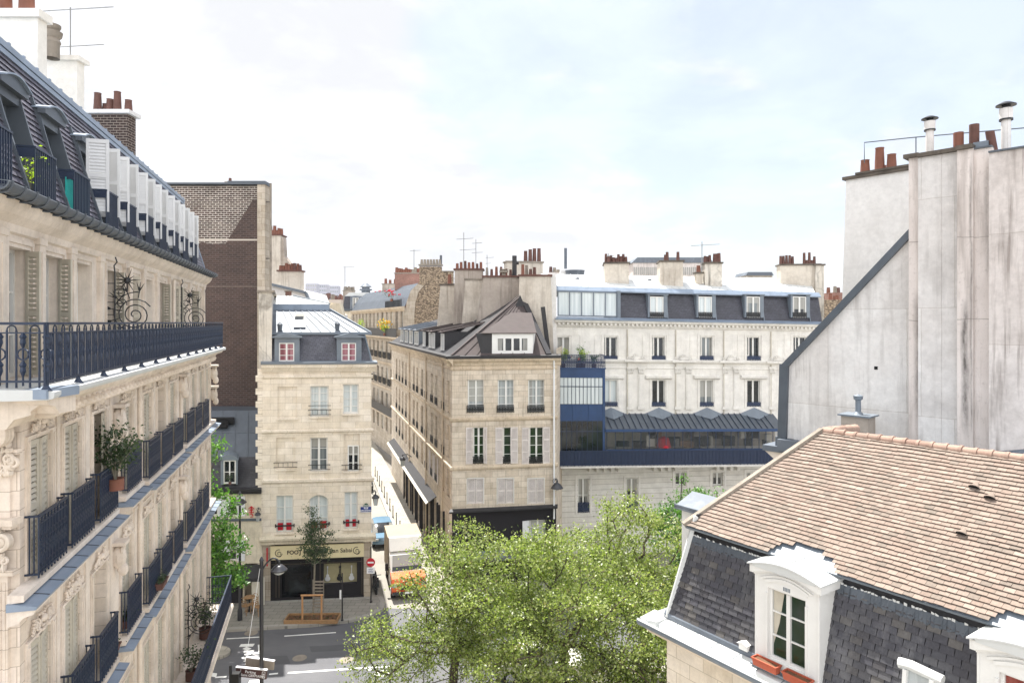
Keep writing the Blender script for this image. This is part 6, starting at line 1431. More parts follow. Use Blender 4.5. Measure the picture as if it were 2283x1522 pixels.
    hz = lambda d: (d[0]-.12-xl, d[1]+.12-xl, -.1, .62)
    m = MB(); hol = []
    for d in (d1, d2):
        for k in range(6): t = k/6; c_ = (d[0]+d[1])/2-xl; hw = (w/2+.04)*(1-t*t*.8); hol.append((c_-hw, c_+hw, -.1+t*.42 if k else -.2, .02+(k+1)/6*.44))
    shingles(m, (xl, T0.y, T0.z), (1, 0, 0), VT, NT_, XR-xl, HT, .18, .117, lo=lo, holes=hol, thick=.015, jit=.008, lift=.022, wave=.03)
    f.build('roof_tiles', m, 'roof_tiles')
    m = MB(); m.slab((xl, T0.y+.02, T0.z-.03), (XR, T0.y+.02, T0.z-.03), (XR, T1.y, T1.z-.03), (xa, T1.y, T1.z-.03), .06); m.add([(xl, T0.y, T0.z-.03), (xa, T1.y, T1.z-.03), (xl-.3, 9, T0.z-.1)], [(0, 1, 2)]); m.slab((XR, T1.y, T1.z), (xa, T1.y, T1.z), (-3.4, 9, 10.6), (XR, 9, 10.6), .05); f.build('roof_base', m, 'zinc_grey')
    m = MB(); m.bar((xl-.03, T0.y, T0.z+.02), (xa-.02, T1.y, T1.z+.04), .16, .09); m.bar((xl-.08, T0.y+.1, T0.z-.02), (xa-.08, T1.y+.1, T1.z+.0), .1, .09); f.build('hip_mortar', m, 'cap_stone')
    m = MB(); m.smooth = True; x = xa-.02; q = random.Random(2); k = 0
    while x < XR:
        dz = q.uniform(-.01, .01); m.tube([(x, T1.y+.03, T1.z-.02+dz), (x+.30, T1.y+.03, T1.z-.02+dz)], .105, 10, .118); m.tube([(x+.27, T1.y+.03, T1.z-.02+dz), (x+.33, T1.y+.03, T1.z-.02+dz)], .13, 10, .13); x += .30
    for i in range(5): 
        a = Vector((xa, T1.y+.03, T1.z-.02)); d_ = Vector((.06, 1, -.03)); m.tube([a+d_*(.28*i), a+d_*(.28*i+.3)], .115, 10, .13)
    f.build('ridge_tiles', m, 'ridge_tiles')
    for px, py in ((2172, 1090), (2207, 1114), (2144, 1194)):
        for s in range(400):
            t = HT*s/400; y = T0.y+VT.y*t; xq, zq = at(px, py, y)
            if abs(zq-(T0.z+VT.z*t)) < .02: break
        c = Vector((xq, y, zq))+NT_*.03; m = MB(); m.smooth = True; pts = []; n = 8
        for k in range(n+1):
            a_ = math.pi*k/n; pts.append(c+Vector((.11*math.cos(a_), 0, 0))+NT_*(.085*math.sin(a_)))
        b_ = c+VT*.22; m.add(pts+[b_], [(k, k+1, n+1) for k in range(n)]); o = f.build('vent_tile', m, 'roof_tiles'); m = MB(); m.add([p_+VT*.01 for p_ in pts], [tuple(range(n+1))[::-1]]); f.build('vent_opening', m, 'dark_room', o)
    # dormer on the far side of the hip
    m = MB(); m.box(-4.2, -3.1, 1.5, 2.7, 8.2, 10.75); f.build('dormer', m, 'white_paint'); m = MB(); m.prism([(1.38, 10.76), (2.1, 11.06), (2.82, 10.76), (2.82, 10.7), (1.38, 10.7)], -4.35, -2.7, 'x'); m.bar((-4.36, 1.4, 10.80), (-2.7, 1.4, 10.80), .05); f.build('dormer_roof', m, 'zinc_light')
    return d1
TD1 = tiled()
rotT = TH.ang
for i, (k, lab) in enumerate(((.36, 'empty terracotta flower box at the left of the white dormer sill'), (.70, 'empty terracotta flower box at the right of the white dormer sill'))):
    e = planter(lab, TH.w(TD1[0]+(TD1[1]-TD1[0])*(.18+.5*i)+.1, .26, 8.22), .56, 'terracotta_box', rotT, 30+i, 'leaf_dark', 0)
    e['group'] = 'terracotta boxes below the white dormer'

# ================= tall gable with chimney flues behind the tiles
GB = FR.px(1750, 24.0, 2283, 19.0)
GB.thing('gable_house', 'tall stained plaster party wall with stepped chimney flues and zinc verge', 'building')
def streaked():
    t = NT('plaster_streaked'); w = t.wallco(); a = t.mix(t.rng(t.noise(.55, 6, .6), .35, .65), hexc('#ded5cf'), hexc('#cfc5be')); a = t.mix(t.math('MULTIPLY', t.rng(t.noise(2.4, 5, .65, (1, 1, .09)), .5, .72), .7), a, hexc('#80756d'))
    for px, y0, y1, wd, amt in ((2152, 660, 985, .12, .9), (2040, 640, 960, .16, .65), (2200, 350, 640, .1, .45), (2166, 345, 1000, .05, .6)):
        x0, zt = GB.at(px, y0, -.7); zb = GB.at(px, y1, -.7)[1]
        d = t.math('ABSOLUTE', t.math('SUBTRACT', t.math('ADD', t.x, t.math('MULTIPLY', t.noise(.8, 3), .12)), x0+.06)); k = t.rng(d, wd*.1, wd, 1, 0)
        k = t.math('MULTIPLY', k, t.math('MULTIPLY', t.rng(t.z, zt, zt-.6, 0, 1), t.rng(t.z, zb, zb+1.0, 0, 1))); k = t.math('MULTIPLY', k, t.rng(t.noise(7, 6, .75, (1, 1, .3)), .3, .6, .3, 1)); a = t.mix(t.math('MULTIPLY', k, amt), a, hexc('#3f3a37'))
    z0 = GB.at(2150, 712, -.7)[1]; z1 = GB.at(2150, 530, -.7)[1]
    for z in (z0, z1):
        l = t.rng(t.math('ABSOLUTE', t.math('SUBTRACT', t.math('ADD', t.z, t.math('MULTIPLY', t.noise(1.2, 4), .25)), z+.12)), .0, .02, 1, 0); a = t.mix(t.math('MULTIPLY', l, .6), a, hexc('#6b625b'))
    a = t.mix(t.math('MULTIPLY', t.rng(t.noise(9, 6, .75), .55, .68), .4), a, hexc('#9b908a'))
    t.done(a, .92, t.bump(t.noise(9, 7, .75), .45, .02))
streaked()
def gable():
    f = GB; at = f.at
    P_ = [at(1752, 990), at(1757, 815), at(2035, 522), at(2035, 1150), at(1752, 1150)]
    f.build('gable_wall', MB().prism(P_, 0, .6, 'y'), 'plaster_gable')
    m = MB(); a, b, c = P_[0], P_[1], P_[2]
    m.bar((a[0]-.1, -.06, a[1]), (b[0]-.1, -.06, b[1]+.05), .3, .16, (0, 1, 0)); m.bar((b[0]-.12, -.06, b[1]-.05), (c[0], -.06, c[1]+.08), .2, .18, (0, 1, 0)); f.build('verge', m, 'zinc_dark')
    m = MB(); m.slab((b[0]-.1, .3, b[1]+.1), (c[0], .3, c[1]+.15), (c[0], 4, c[1]+.15), (b[0]-.1, 4, b[1]+.1), .05) if 0 else None
    m.prism([(a[0], a[1]), (b[0], b[1]), (c[0], c[1]), (c[0], a[1])], .6, .75, 'y'); f.build('roof', m, 'zinc_dark')
    q = at(1722, 985, .6); m = MB(); m.box(q[0], a[0]+.6, -.15, 1.4, q[1]-.2, q[1]); m.box(q[0]+.4, a[0]+.3, -.0, .5, q[1], q[1]+.32); m.box(a[0]-.15, a[0]+1.1, -.35, 0, q[1]-.1, q[1]+.3); f.build('eave', m, 'zinc_light'); m = MB().prism([(q[0]+.05, q[1]-.2), (a[0]+.6, q[1]-.2), (a[0]+.6, q[1]-.9), (q[0]+.6, q[1]-.6)], -.1, 1.2, 'y'); f.build('cornice', m, 'lime_plain')
    # flues: each a shaft standing a little further out than its neighbour
    segs = [(2026, 2050, 352, -.42, 'plaster_streaked'), (2050, 2098, 348, -.55, 'plaster_gable'), (2098, 2138, 341, -.52, 'plaster_gable'), (2138, 2170, 333, -.72, 'plaster_streaked'), (2170, 2212, 331, -.62, 'plaster_streaked'), (2212, 2300, 334, -.98, 'plaster_pink')]
    for i, (p0, p1, yt, off, mt) in enumerate(segs):
        x0, z1 = at(p0, yt, off); x1, _ = at(p1, yt, off); z1 = at((p0+p1)/2, yt, off)[1]
        x0 = x0 if i == 0 else xp; xp = x1
        m = MB().box(x0, x1+(.0 if i < 5 else 3), off, 1.2, 8, z1); o = f.build('chimney_flue', m, mt)
        if i < 4: f.build('coping', MB().box(x0-(.12 if i == 0 else 0), x1, off-.12-.004*i, 1.3, z1+.002, z1+.12), 'stain_top', o)
        else: f.build('coping', MB().box(x0, x1+(0 if i < 5 else 3), off-.05-.004*i, 1.25, z1+.002, z1+.05), 'zinc_dark', o)
    x, z = at(1953, 820, 0); f.build('vent_opening', MB().box(x-.05, x+.05, -.012, .0, z-.05, z+.05), 'dark_room')
    # pots and metal flues on top
    def top(px, yb, yt, off, r, mt, tilt=0):
        x, z = at(px, yb, off); z2 = at(px, yt, off)[1]; m = MB(); m.smooth = True; m.lathe((x, off, z-.2), [(r, 0), (r, z2-z+.2), (r*.8, z2-z+.2), (r*.8, .3)], 14)
        if tilt:
            m.v = [(v[0]+(v[2]-z)*tilt, v[1], v[2]) for v in m.v]
        return f.build('chimney_pot', m, mt)
    top(2137, 325, 296, -.2, .135, 'terracotta'); top(2172, 322, 278, -.2, .13, 'terracotta_dark'); top(2213, 328, 293, -.3, .115, 'terracotta_dark', -.15)
    for px, yb, yt, r in ((2073, 340, 258, .11), (2243, 330, 226, .12)):
        x, z = at(px, yb, -.1); z2 = at(px, yt, -.1)[1]; h = z2-z; m = MB(); m.smooth = True
        m.lathe((x, -.1, z-.3), [(r, 0), (r, h*.62+.3)], 14); m.lathe((x, -.1, z), [(r*1.35, h*.60), (r*1.4, h*.84), (r*1.1, h*.85)], 14); f.build('metal_flue', m, 'plaster_gable'); m = MB(); m.smooth = True
        m.lathe((x, -.1, z), [(r*1.43, h*.585), (r*1.43, h*.62)], 14); m.lathe((x, -.1, z), [(r*.9, h*.84), (r*.9, h*.92)], 10); m.lathe((x, -.1, z), [(.0, h*.90), (r*2.1, h*.90), (r*2.1, h*.92), (r*.9, h*.98), (.0, h)], 16); f.build('cowl', m, 'black_iron')
    x, z = at(2190, 326, -.4); f.build('junction_box', MB().box(x-.2, x+.16, -.5, -.2, z-.05, z+.12), 'zinc_grey')
    # little stack with vent standing in front of the wall
    x0, z0 = at(1878, 925, -1.6); x1 = at(1938, 925, -1.6)[0]; o = stack(f, x0, x1, -1.7, -1.1, 10, z0, 'plaster_stack', 'zinc_grey', [], None, None, 'chimney', (0, 0), .08, .05)
    xm = (x0+x1)/2; m = MB(); m.smooth = True; m.lathe((xm, -1.4, z0+.05), [(.16, 0), (.085, .08), (.08, .42), (.13, .46), (.14, .56), (.0, .62)], 12); f.build('roof_vent', m, 'zinc_grey', o)
    # pale stack behind
    a_ = P(1886, 402, 26.0); b_ = P(2034, 388, 24.2); h = FR(a_.x, a_.y, (b_.x-a_.x, b_.y-a_.y), 0, f); Lb = math.hypot(b_.x-a_.x, b_.y-a_.y)
    o = stack(h, 0, Lb+.3, 0, 1.4, 12, a_.z+.0, 'plaster_white', 'stain_top', [(.20, .3, .62, 'terracotta', .17), (.33, .8, .45, 'terracotta', .15), (.40, .3, .98, 'terracotta', .17), (.56, .3, .66, 'terracotta', .17)], 'terracotta', None, 'chimney', (.28, 0), .1, .12)
    h.build('coping', MB().box(.4, Lb+.3, -.14, 1.5, a_.z+.124, a_.z+.2), 'stain_top')
    m = MB(); p0 = P(1927, 318, 25.2); p1 = P(2042, 306, 24.4); p2 = P(2300, 284, 21.5); inv = f.root_i
    pts = [inv @ v for v in (p0, p1, p2)]
    m.tube([pts[0]-Vector((0, 0, .75)), pts[0], pts[1], pts[2]], .02, 5); m.tube([pts[1]-Vector((0, 0, .7)), pts[1]], .02, 5); f.build('safety_rail', m, 'zinc_dark')
    x, z = at(2262, 985, -1.2); m = MB(); m.slab((x-.9, -1.6, z-.75), (x+3, -1.6, z+.2), (x+3, -1.0, z+.5), (x-.9, -1.0, z-.45), .1); f.build('flashing', m, 'zinc_light')
gable()
# ================= houses further along the side street
FB = FR.px(785, 104, 902, 74)
FB.thing('balcony_house', 'long old apartment house with black balconies and curved zinc roof down the street', 'building')
def far_row():
    f = FB; L = f.L; at = f.at; X = 1.0; zt = at(870, 688)[1]; n = 13; holes = []; zs = [(zt-2.5, zt-.4), (11.4, 13.4), (8.3, 10.2), (5.4, 7.2), (2.6, 4.4)]
    for i in range(n):
        c = L*(i+.5)/n
        for z0, z1 in zs: holes.append((c-.55, c+.55, z0, z1, .25))
    m = MB().wall(0, L, 0, zt, holes); m.quad((L, 0, 0), (L, 8, 0), (L, 8, zt), (L, 0, zt)); f.build('wall', m, 'lime_grey')
    for i, h in enumerate(holes): f.build('window', MB().box(h[0], h[1], .2, .24, h[2], h[3]), ('glass_grey', 'glass', 'glass_white')[i % 3])
    cornice(f, 0, L, [(-.3, zt-.1), (-.34, zt+.12), (0, zt+.15), (0, zt-.4)], 'lime_band')
    for z, d in ((at(860, 750, -.8)[1], .9), (10.9, .15), (7.9, .15), (4.9, .7)):
        cornice(f, 0, L, [(-d, z-.15), (-d, z), (0, z+.02), (0, z-.35)], 'lime_band', 'balcony_slab')
    z = at(860, 750, -.8)[1]; f.build('railing', MB().box(0, L, -.9, -.86, z, z+.95), 'black_iron'); f.build('railing', MB().box(0, L, -.7, -.67, 4.95, 5.9), 'black_iron')
    for i in range(n):
        c = L*(i+.5)/n
        for z in (11.35, 8.25): railing(f, c-.7, c+.7, z, .8, -.3, 'black_iron', .2, True, 0, None, .02)
    # rounded zinc roof
    pr = [(0, zt+.15), (.5, zt+1.2), (1.2, zt+2.1), (2.2, zt+2.8)]; o = None
    for (y0, z0), (y1, z1) in zip(pr, pr[1:]): zinc(f, (0, y0, z0), (L, y0, z0), (L, y1, z1), (0, y1, z1), 44, 'zinc_light', 'roof', .05, .2); f.build('roof_panel', MB().slab((0, y0-.03, z0), (L, y0-.03, z0), (L, y1-.03, z1), (0, y1-.03, z1), .03), 'zinc_dark')
    m = MB(); m.slab((0, 2.2, zt+2.8), (L, 2.2, zt+2.8), (L, 6, zt+3.4), (0, 6, zt+3.4), .1); f.build('roof_top', m, 'zinc_white')
    b = MB(); b.bar((L-9, -.1, zt+.9), (L-1, -.1, zt+.9), .08); 
    for i in range(14): b.bar((L-9+i*.6, -.1, zt+.1), (L-9+i*.6, -.1, zt+.9), .1)
    f.build('railing', b, 'black_iron')
    # gable of rubble stone with a curved shoulder, facing the viewer
    g = FR(f.w(L, 0, 0).x, f.w(L, 0, 0).y, (1, 0), 0, f); at2 = g.at
    out = [at2(902, 800), at2(903, 700), at2(907, 672), at2(916, 648), at2(930, 634), at2(935, 628), at2(935, 594), at2(984, 594), at2(984, 604), at2(1010, 606), at2(1012, 800)]
    inn = [at2(902, 800), at2(903, 700), at2(907, 672), at2(916, 648), at2(930, 634)]
    g.build('gable_wall', MB().prism(out, .01, .8, 'y'), 'rubble')
    sh = [(x+1.1-.08*i, z-.1) for i, (x, z) in enumerate(inn)]; g.build('quoin', MB().prism(inn+sh[::-1], -.08, .01, 'y'), 'lime_grey')
    m = MB(); q0 = at2(933, 592); q1 = at2(986, 592); m.box(q0[0], q1[0], -.1, .9, q0[1], q0[1]+.15); g.build('coping', m, 'cap_stone')
    for i in range(7):
        m = MB(); m.smooth = True; pot(m, (q0[0]+.3+(q1[0]-q0[0]-.6)*i/6, .4, q0[1]+.15), .15, .55); g.build('chimney_pot', m, 'cap_stone')
    m = MB(); m.smooth = True; x = at2(982, 590)[0]; m.cyl((x, .5, q0[1]), (x, .5, at2(982, 568)[1]), .13, n=8); g.build('flue', m, 'zinc_dark')
    m = MB(); q2 = at2(985, 606); q3 = at2(1011, 606); m.box(q2[0], q3[0], -.1, .9, q2[1], q2[1]+.12); g.build('coping', m, 'cap_stone')
    for px0, px1, yt, D, mt, np_, sd_ in ((880, 938, 610, 84, 'brick_red', 11, 1), (852, 884, 634, 92, 'plaster_stack', 3, 2)):
        a = P(px0, yt, D); b = P(px1, yt, D); h = FR(a.x, a.y, (1, 0), 0, f); stack(h, 0, b.x-a.x, 0, 1.5, 17, a.z, mt, 'cap_stone', rpots(np_, .6, .15, .5, None, 0, 1, sd_, ['terracotta', 'terracotta', 'cap_stone'], .2), 'terracotta')
far_row()
for i, (x, mt, lab) in enumerate(((12, 'leaf_lime', 'bright green plant spilling over the left end of the black balcony'), (27, 'petal_yellow', 'yellowed plant on the black balcony near the rubble gable'))):
    plant('balcony_plant', lab, FB.w(x, -.95, FB.at(860, 748, -.8)[1]), 1.5, .6, 'leaf_lime', 260, .16, 'plants on the far black balcony', 'terracotta', .2, .3, 'potted plant', 40+i, 8, None if i == 0 else ('petal_yellow', 40, .1))
q_ = FB.w(FB.L-5.2, -.2, FB.at(875, 676)[1]+.2); plant('geranium_box', 'red geraniums on the railing of the curved zinc roof', q_, 1.0, .8, 'leaf_dark', 120, .14, None, 'terracotta', .2, .3, 'flower box', 44, 8, ('petal_red', 36, .08))
FE = FR.px(752, 106, 830, 106)
FE.thing('end_house', 'pale house with slate mansard closing the view down the side street', 'building')
def end_house():
    f = FE; at = f.at; L = f.L; zt = at(790, 692)[1]; w = f.rect(784, 802, 702, 722)
    m = MB().wall(-6, L+2, 0, zt, [w+(.2,)]); f.build('wall', m, 'cream_render'); window(f, *w, .15, 1, 'glass_grey', 'zinc_grey', .1, 2, .15)
    cornice(f, -6, L+2, [(-.2, zt-.1), (-.3, zt+.2), (.5, zt+.3), (.5, zt-.1)], 'zinc_dark', 'gutter')
    a, b = at(763, 690), at(768, 660); c, d = at(823, 660), at(826, 690); m = MB(); m.prism([a, d, c, b], .2, 4, 'y'); f.build('slates', m, 'slate_dark'); m = MB(); m.prism([b, c, at(822, 652), at(778, 652)], .1, 4, 'y'); f.build('roof', m, 'zinc_white')
    w = f.rect(786, 800, 663, 690); m = MB(); m.box(w[0]-.35, w[0], -.1, .4, w[2], w[3]+.2); m.box(w[1], w[1]+.35, -.1, .4, w[2], w[3]+.2); m.box(w[0], w[1], -.1, .4, w[3], w[3]+.25); f.build('dormer', m, 'zinc_light'); window(f, *w, .05, 2, 'glass', 'white_wood', .1, 2, .15)
    stack(f, at(761, 655)[0], at(784, 655)[0], 1, 2.4, 18, at(770, 648)[1], 'plaster_stack', 'cap_stone', rpots(7, .6, .1, .5, 'cap_stone', 0, 1, 3, None, .18))
    m = MB(); m.lathe((at(811, 645)[0], 1.5, at(811, 652)[1]), [(.7, 0), (.7, .35), (1.0, .4), (1.0, .6), (.6, .65), (.6, .85), (.95, .95), (.3, 1.5), (0, 1.5)], 10); f.build('roof_vent', m, 'zinc_light')
end_house()
antenna('antenna', 'thin lone aerial on the pale house closing the side street', P(769, 650, 107), 4, [(3.8, -.3, 1.5, 3, .4)], None, 'pipe_metal', .05)
antenna('antenna', 'thin aerial above the red brick stack of the far balcony house', P(923, 606, 85), 2.8, [(2.6, -.5, .8, 4, .4)], None, 'pipe_metal', .05)
# far roofs, towers and the large pale block beyond the white building
def block(name, label, px0, px1, yt, yb, D, dep, mat, cat='building', roof=None, pots=0, wins=None):
    f = FR.px(px0, D, px1, D); f.thing(name, label, cat); z1 = f.at(px0, yt)[1]; z0 = f.at(px0, yb)[1] if yb else 0
    f.build('wall', MB().box(0, f.L, 0, dep, z0, z1), mat)
    if roof: f.build('roof', MB().prism([(-.02*f.L, z1), (f.L*1.02, z1), (f.L*.95, z1+roof), (f.L*.05, z1+roof)], -.2, dep, 'y'), 'zinc_light')
    if pots:
        q = random.Random(px0)
        for i in range(pots): m = MB(); pot(m, (f.L*(i+.5)/pots, dep*q.uniform(.1, .5), z1+(roof or 0)), .2*D/100+.05, D/100*q.uniform(.5, 1)); f.build('chimney_pot', m, q.choice(('terracotta', 'terracotta_dark', 'cap_stone')))
    if wins:
        m = MB(); r_, c_ = wins
        for j in range(r_):
            for i in range(c_): x = f.L*(i+.25)/c_; z = z0+(z1-z0)*(j+.3)/r_; m.box(x, x+f.L*.5/c_, -.12, 0, z, z+(z1-z0)*.45/r_)
        f.build('windows', m, 'glass_grey')
    return f
for a, b, y, D in ((681, 706, 632, 1250), (708, 729, 634, 1330), (731, 754, 637, 1450)):
    block('tower_block', {681: 'leftmost hazy grey tower of the three on the skyline', 708: 'middle hazy tower of the three on the skyline', 731: 'rightmost and palest hazy tower on the skyline'}[a], a, b, y, 760, D, 20, 'city_far', 'tower', None, 0, (14, 5))
block('rooftop_house', 'low far roof crowded with tiny chimney pots under the hazy towers', 690, 760, 668, 760, 190, 10, 'city_mid', 'building', None, 16)
block('rooftop_house', 'second low far roof with pots just below the skyline towers', 668, 735, 672, 760, 240, 10, 'plaster_pale', 'building', 1, 12)
f_ = block('apartment_block', 'large pale pinkish apartment block far behind the white building roof', 1412, 1588, 586, 700, 150, 12, 'plaster_pink', 'building', 1.2, 0, (3, 40))
block('rooftop_house', 'low flat-roofed parapet behind the white zinc roof', 1663, 1722, 614, 660, 62, 3, 'plaster_pale', 'building', .3)
block('rooftop_house', 'small pale rooftop housing with a thin mast left of the zinc roof', 1250, 1280, 603, 660, 66, 2, 'plaster_white', 'building', None, 0, (1, 3))
block('rooftop_house', 'distant roof with pots between the beige stacks and the zinc roof', 1224, 1250, 607, 660, 90, 3, 'plaster_pink', 'building', None, 3)
block('stone_house', 'old stone side wall with pinkish chimney glimpsed right of the slate mansard', 1838, 1890, 668, 900, 70, 6, 'rubble', 'building', None, 4)
block('brick_stack_house', 'pinkish chimney stack with pots right of the white building', 1857, 1882, 652, 700, 76, 3, 'brick_red', 'building', None, 4)
m = MB(); m.smooth = True; m.cyl((0, 0, 0), (0, 0, 2.0), .14, n=8); m.lathe((.9, 0, -1.2), [(.9, 0), (.9, .9), (.95, 1.0), (.95, 1.05)], 14); o = mesh_obj('rooftop_mast', m, 'zinc_light'); o.location = P(1261, 590, 66)+Vector((0, 0, -.4)); tag(o, 'pale mast and tank on the small rooftop housing left of the zinc roof', 'mast')
# broad mass of unseen city roofs, kept low
def city():
    q = random.Random(11); m = MB()
    for i in range(520):
        D = q.uniform(130, 1500); x = q.uniform(-.9, .9)*D; h = q.uniform(10, 15.0); w = q.uniform(8, 22)
        if D < 200 and -40 < x < 60: h = min(h, 14)
        m.box(x, x+w, D, D+w, 0, h); 
        if q.random() < .8: m.box(x+w*.1, x+w*.25, D, D+2, h, h+q.uniform(.5, 1.5))
    o = mesh_obj('city_roofs', m, 'city_mid'); tag(o, 'distant low city roofs below the skyline', 'city', None, 'stuff')
city()
# ================= trees
def tree(name, label, base, h, crown, nc, leafn, size, mat, barkm='bark', seed=1, group=None, fork=.35, r0=.17, spread=.36, cat='tree'):
    """crown: list of ellipsoids (dx, dy, z, rx, ry, rz). Twigs grow from the fork towards points scattered through them; leaves gather round the twigs."""
    q = random.Random(seed); e = bpy.data.objects.new(name, None); COL.objects.link(e); e.location = base; tag(e, label, cat, group)
    vol = [c[3]*c[4]*c[5] for c in crown]; pts = []
    while len(pts) < nc:
        c = q.choices(crown, vol)[0]; v = Vector((q.gauss(0, 1), q.gauss(0, 1), q.gauss(0, 1))).normalized()*((q.random()**.38) if q.random() > .14 else q.uniform(1.0, 1.3))
        p = Vector((c[0]+v.x*c[3], c[1]+v.y*c[4], c[2]+v.z*c[5]))
        if noise.noise(p*.75+Vector((seed*7.1, 0, 0))) < -.08: continue
        pts.append(p)
    zf = h*fork; top = Vector((q.uniform(-.2, .2), q.uniform(-.2, .2), zf)); nodes = [(Vector((0, 0, 0)), -1), (Vector((.05, .03, zf*.5)), 0), (top, 1)]
    cx = sum((p for p in pts), Vector())/len(pts)
    pts.sort(key=lambda p: (p-top).length)
    for p in pts:
        best = min(range(1, len(nodes)), key=lambda i: (nodes[i][0]-p).length+(.45*(nodes[i][0]-top).length if i > 1 else .2))
        a = nodes[best][0]; d = p-a; k = best; n = max(1, int(d.length/.55))
        for j in range(1, n+1):
            t = j/n; m_ = a+d*t+Vector((q.gauss(0, .05), q.gauss(0, .05), .12*math.sin(math.pi*t)*d.length*.4)); nodes.append((m_, k)); k = len(nodes)-1
    cnt = [0]*len(nodes)
    ch = [0]*len(nodes)
    for i in range(len(nodes)-1, 0, -1):
        cnt[i] += 1 if ch[i] == 0 else 0; cnt[nodes[i][1]] += cnt[i]; ch[nodes[i][1]] = 1
    mb = MB(); mb.smooth = True; tot = max(1, cnt[1]); rad = [max(.009, r0*(c/tot)**.47) for c in cnt]
    for i in range(1, len(nodes)):
        pa = nodes[i][1]; n = 8 if rad[i] > .06 else 5 if rad[i] > .02 else 3; mb.tube([nodes[pa][0], nodes[i][0]], min(rad[pa], rad[i]*1.35) if pa else rad[i]*1.25, n, rad[i], False)
    mesh_obj('trunk', mb, barkm, e)
    g = np.random.default_rng(seed); P0 = np.array([tuple(p) for p in pts]); w = g.uniform(.1, 1.0, len(P0))**1.6; w /= w.sum(); idx = g.choice(len(P0), leafn, p=w)
    cl = P0[idx]+g.normal(size=(leafn, 3))*np.array([spread, spread, spread*.62])
    # some leaves follow the twigs
    ni = g.integers(3, len(nodes), leafn//4); NP = np.array([tuple(n_[0]) for n_ in nodes])
    tw = NP[ni]+g.normal(size=(len(ni), 3))*.16
    leaves_obj('crown', np.vstack([cl, tw]), size, mat, e, seed); return e
GT = 'spring-green trees along the street'
tree('street_tree', 'leafy spring-green street tree, the middle one in front of the white building', (1.9, 26.6, .1), 8.6, [(0, 0, 5.3, 3.3, 3.0, 2.0), (-2.4, .2, 4.9, 2.2, 2.4, 2.0), (-1.0, .3, 3.2, 3.6, 3, 2.0), (.2, 0, 6.7, 2.2, 1.7, 1.0), (2.4, 0, 3.4, 2.0, 2, 2.0)], 400, 37000, .108, 'leaf_spring', seed=3, group=GT, spread=.3)
tree('street_tree', 'spring-green street tree with thin reaching branches beside the orange van', (-2.4, 27.4, .1), 7.8, [(.3, 0, 4.9, 2.2, 2.6, 2.2), (-1.4, .2, 3.2, 2.3, 2.2, 2.0), (.7, 0, 6.4, 1.6, 1.4, 1.2), (.9, 0, 2.6, 2.2, 2, 1.8), (-2.5, 0, 1.9, 1.8, 1.6, 1.2)], 300, 19500, .103, 'leaf_spring', seed=5, group=GT, spread=.3)
tree('street_tree', 'spring-green street tree with bare forked limbs before the blue gallery', (5.7, 29.6, .1), 9.2, [(0, 0, 5.2, 2.9, 2.6, 2.0), (-.6, 0, 7.3, 1.7, 1.5, 1.2), (.9, 0, 3.4, 2.6, 2.4, 2.2), (-2.4, 0, 5.2, 1.4, 1.4, 1.2)], 300, 21000, .112, 'leaf_spring', seed=9, group=GT, spread=.3)
tree('street_tree', 'lower spring-green tree filling the space beside the eaves of the tiled house', (5.2, 25.6, .1), 5.6, [(0, 0, 3.4, 2.3, 1.8, 1.7), (-1.2, 0, 2.0, 2.3, 1.8, 1.2)], 170, 12000, .103, 'leaf_spring', seed=29, group=GT, spread=.28, r0=.12)
tree('street_tree', 'bright green tree half hidden behind the tiled house', (10.6, 35.5, .1), 8.0, [(0, 0, 5.2, 2.6, 2.2, 2.0), (-1.6, 0, 4.4, 1.9, 2, 1.9)], 150, 14000, .13, 'leaf_plane', seed=13, group=None, spread=.28)
tree('street_tree', 'glossy bright green tree squeezed against the left apartment house', (-15.1, 33.6, .1), 10.6, [(0, 0, 9.5, .7, .8, 1.0), (.4, 0, 6.4, 1.3, 1.1, 1.3), (.7, 0, 3.9, 1.6, 1.2, 1.7), (-1.2, .3, 7.5, 1.4, 1.2, 2.0), (-1.4, .3, 4.5, 1.4, 1.2, 2.0), (.6, 0, 2.2, .9, .9, .8)], 190, 10000, .16, 'leaf_plane', seed=17, spread=.24, r0=.14)
tree('young_tree', 'slender young tree staked in a timber-edged bed before the massage shop', (-10.56, 36.2, .14), 6.0, [(0, 0, 4.2, .75, .75, 1.1), (0, 0, 5.2, .4, .4, .7), (.1, 0, 3.4, .8, .8, .5)], 80, 2600, .10, 'leaf_dark', 'bark_young', 21, None, .45, .045, .17)
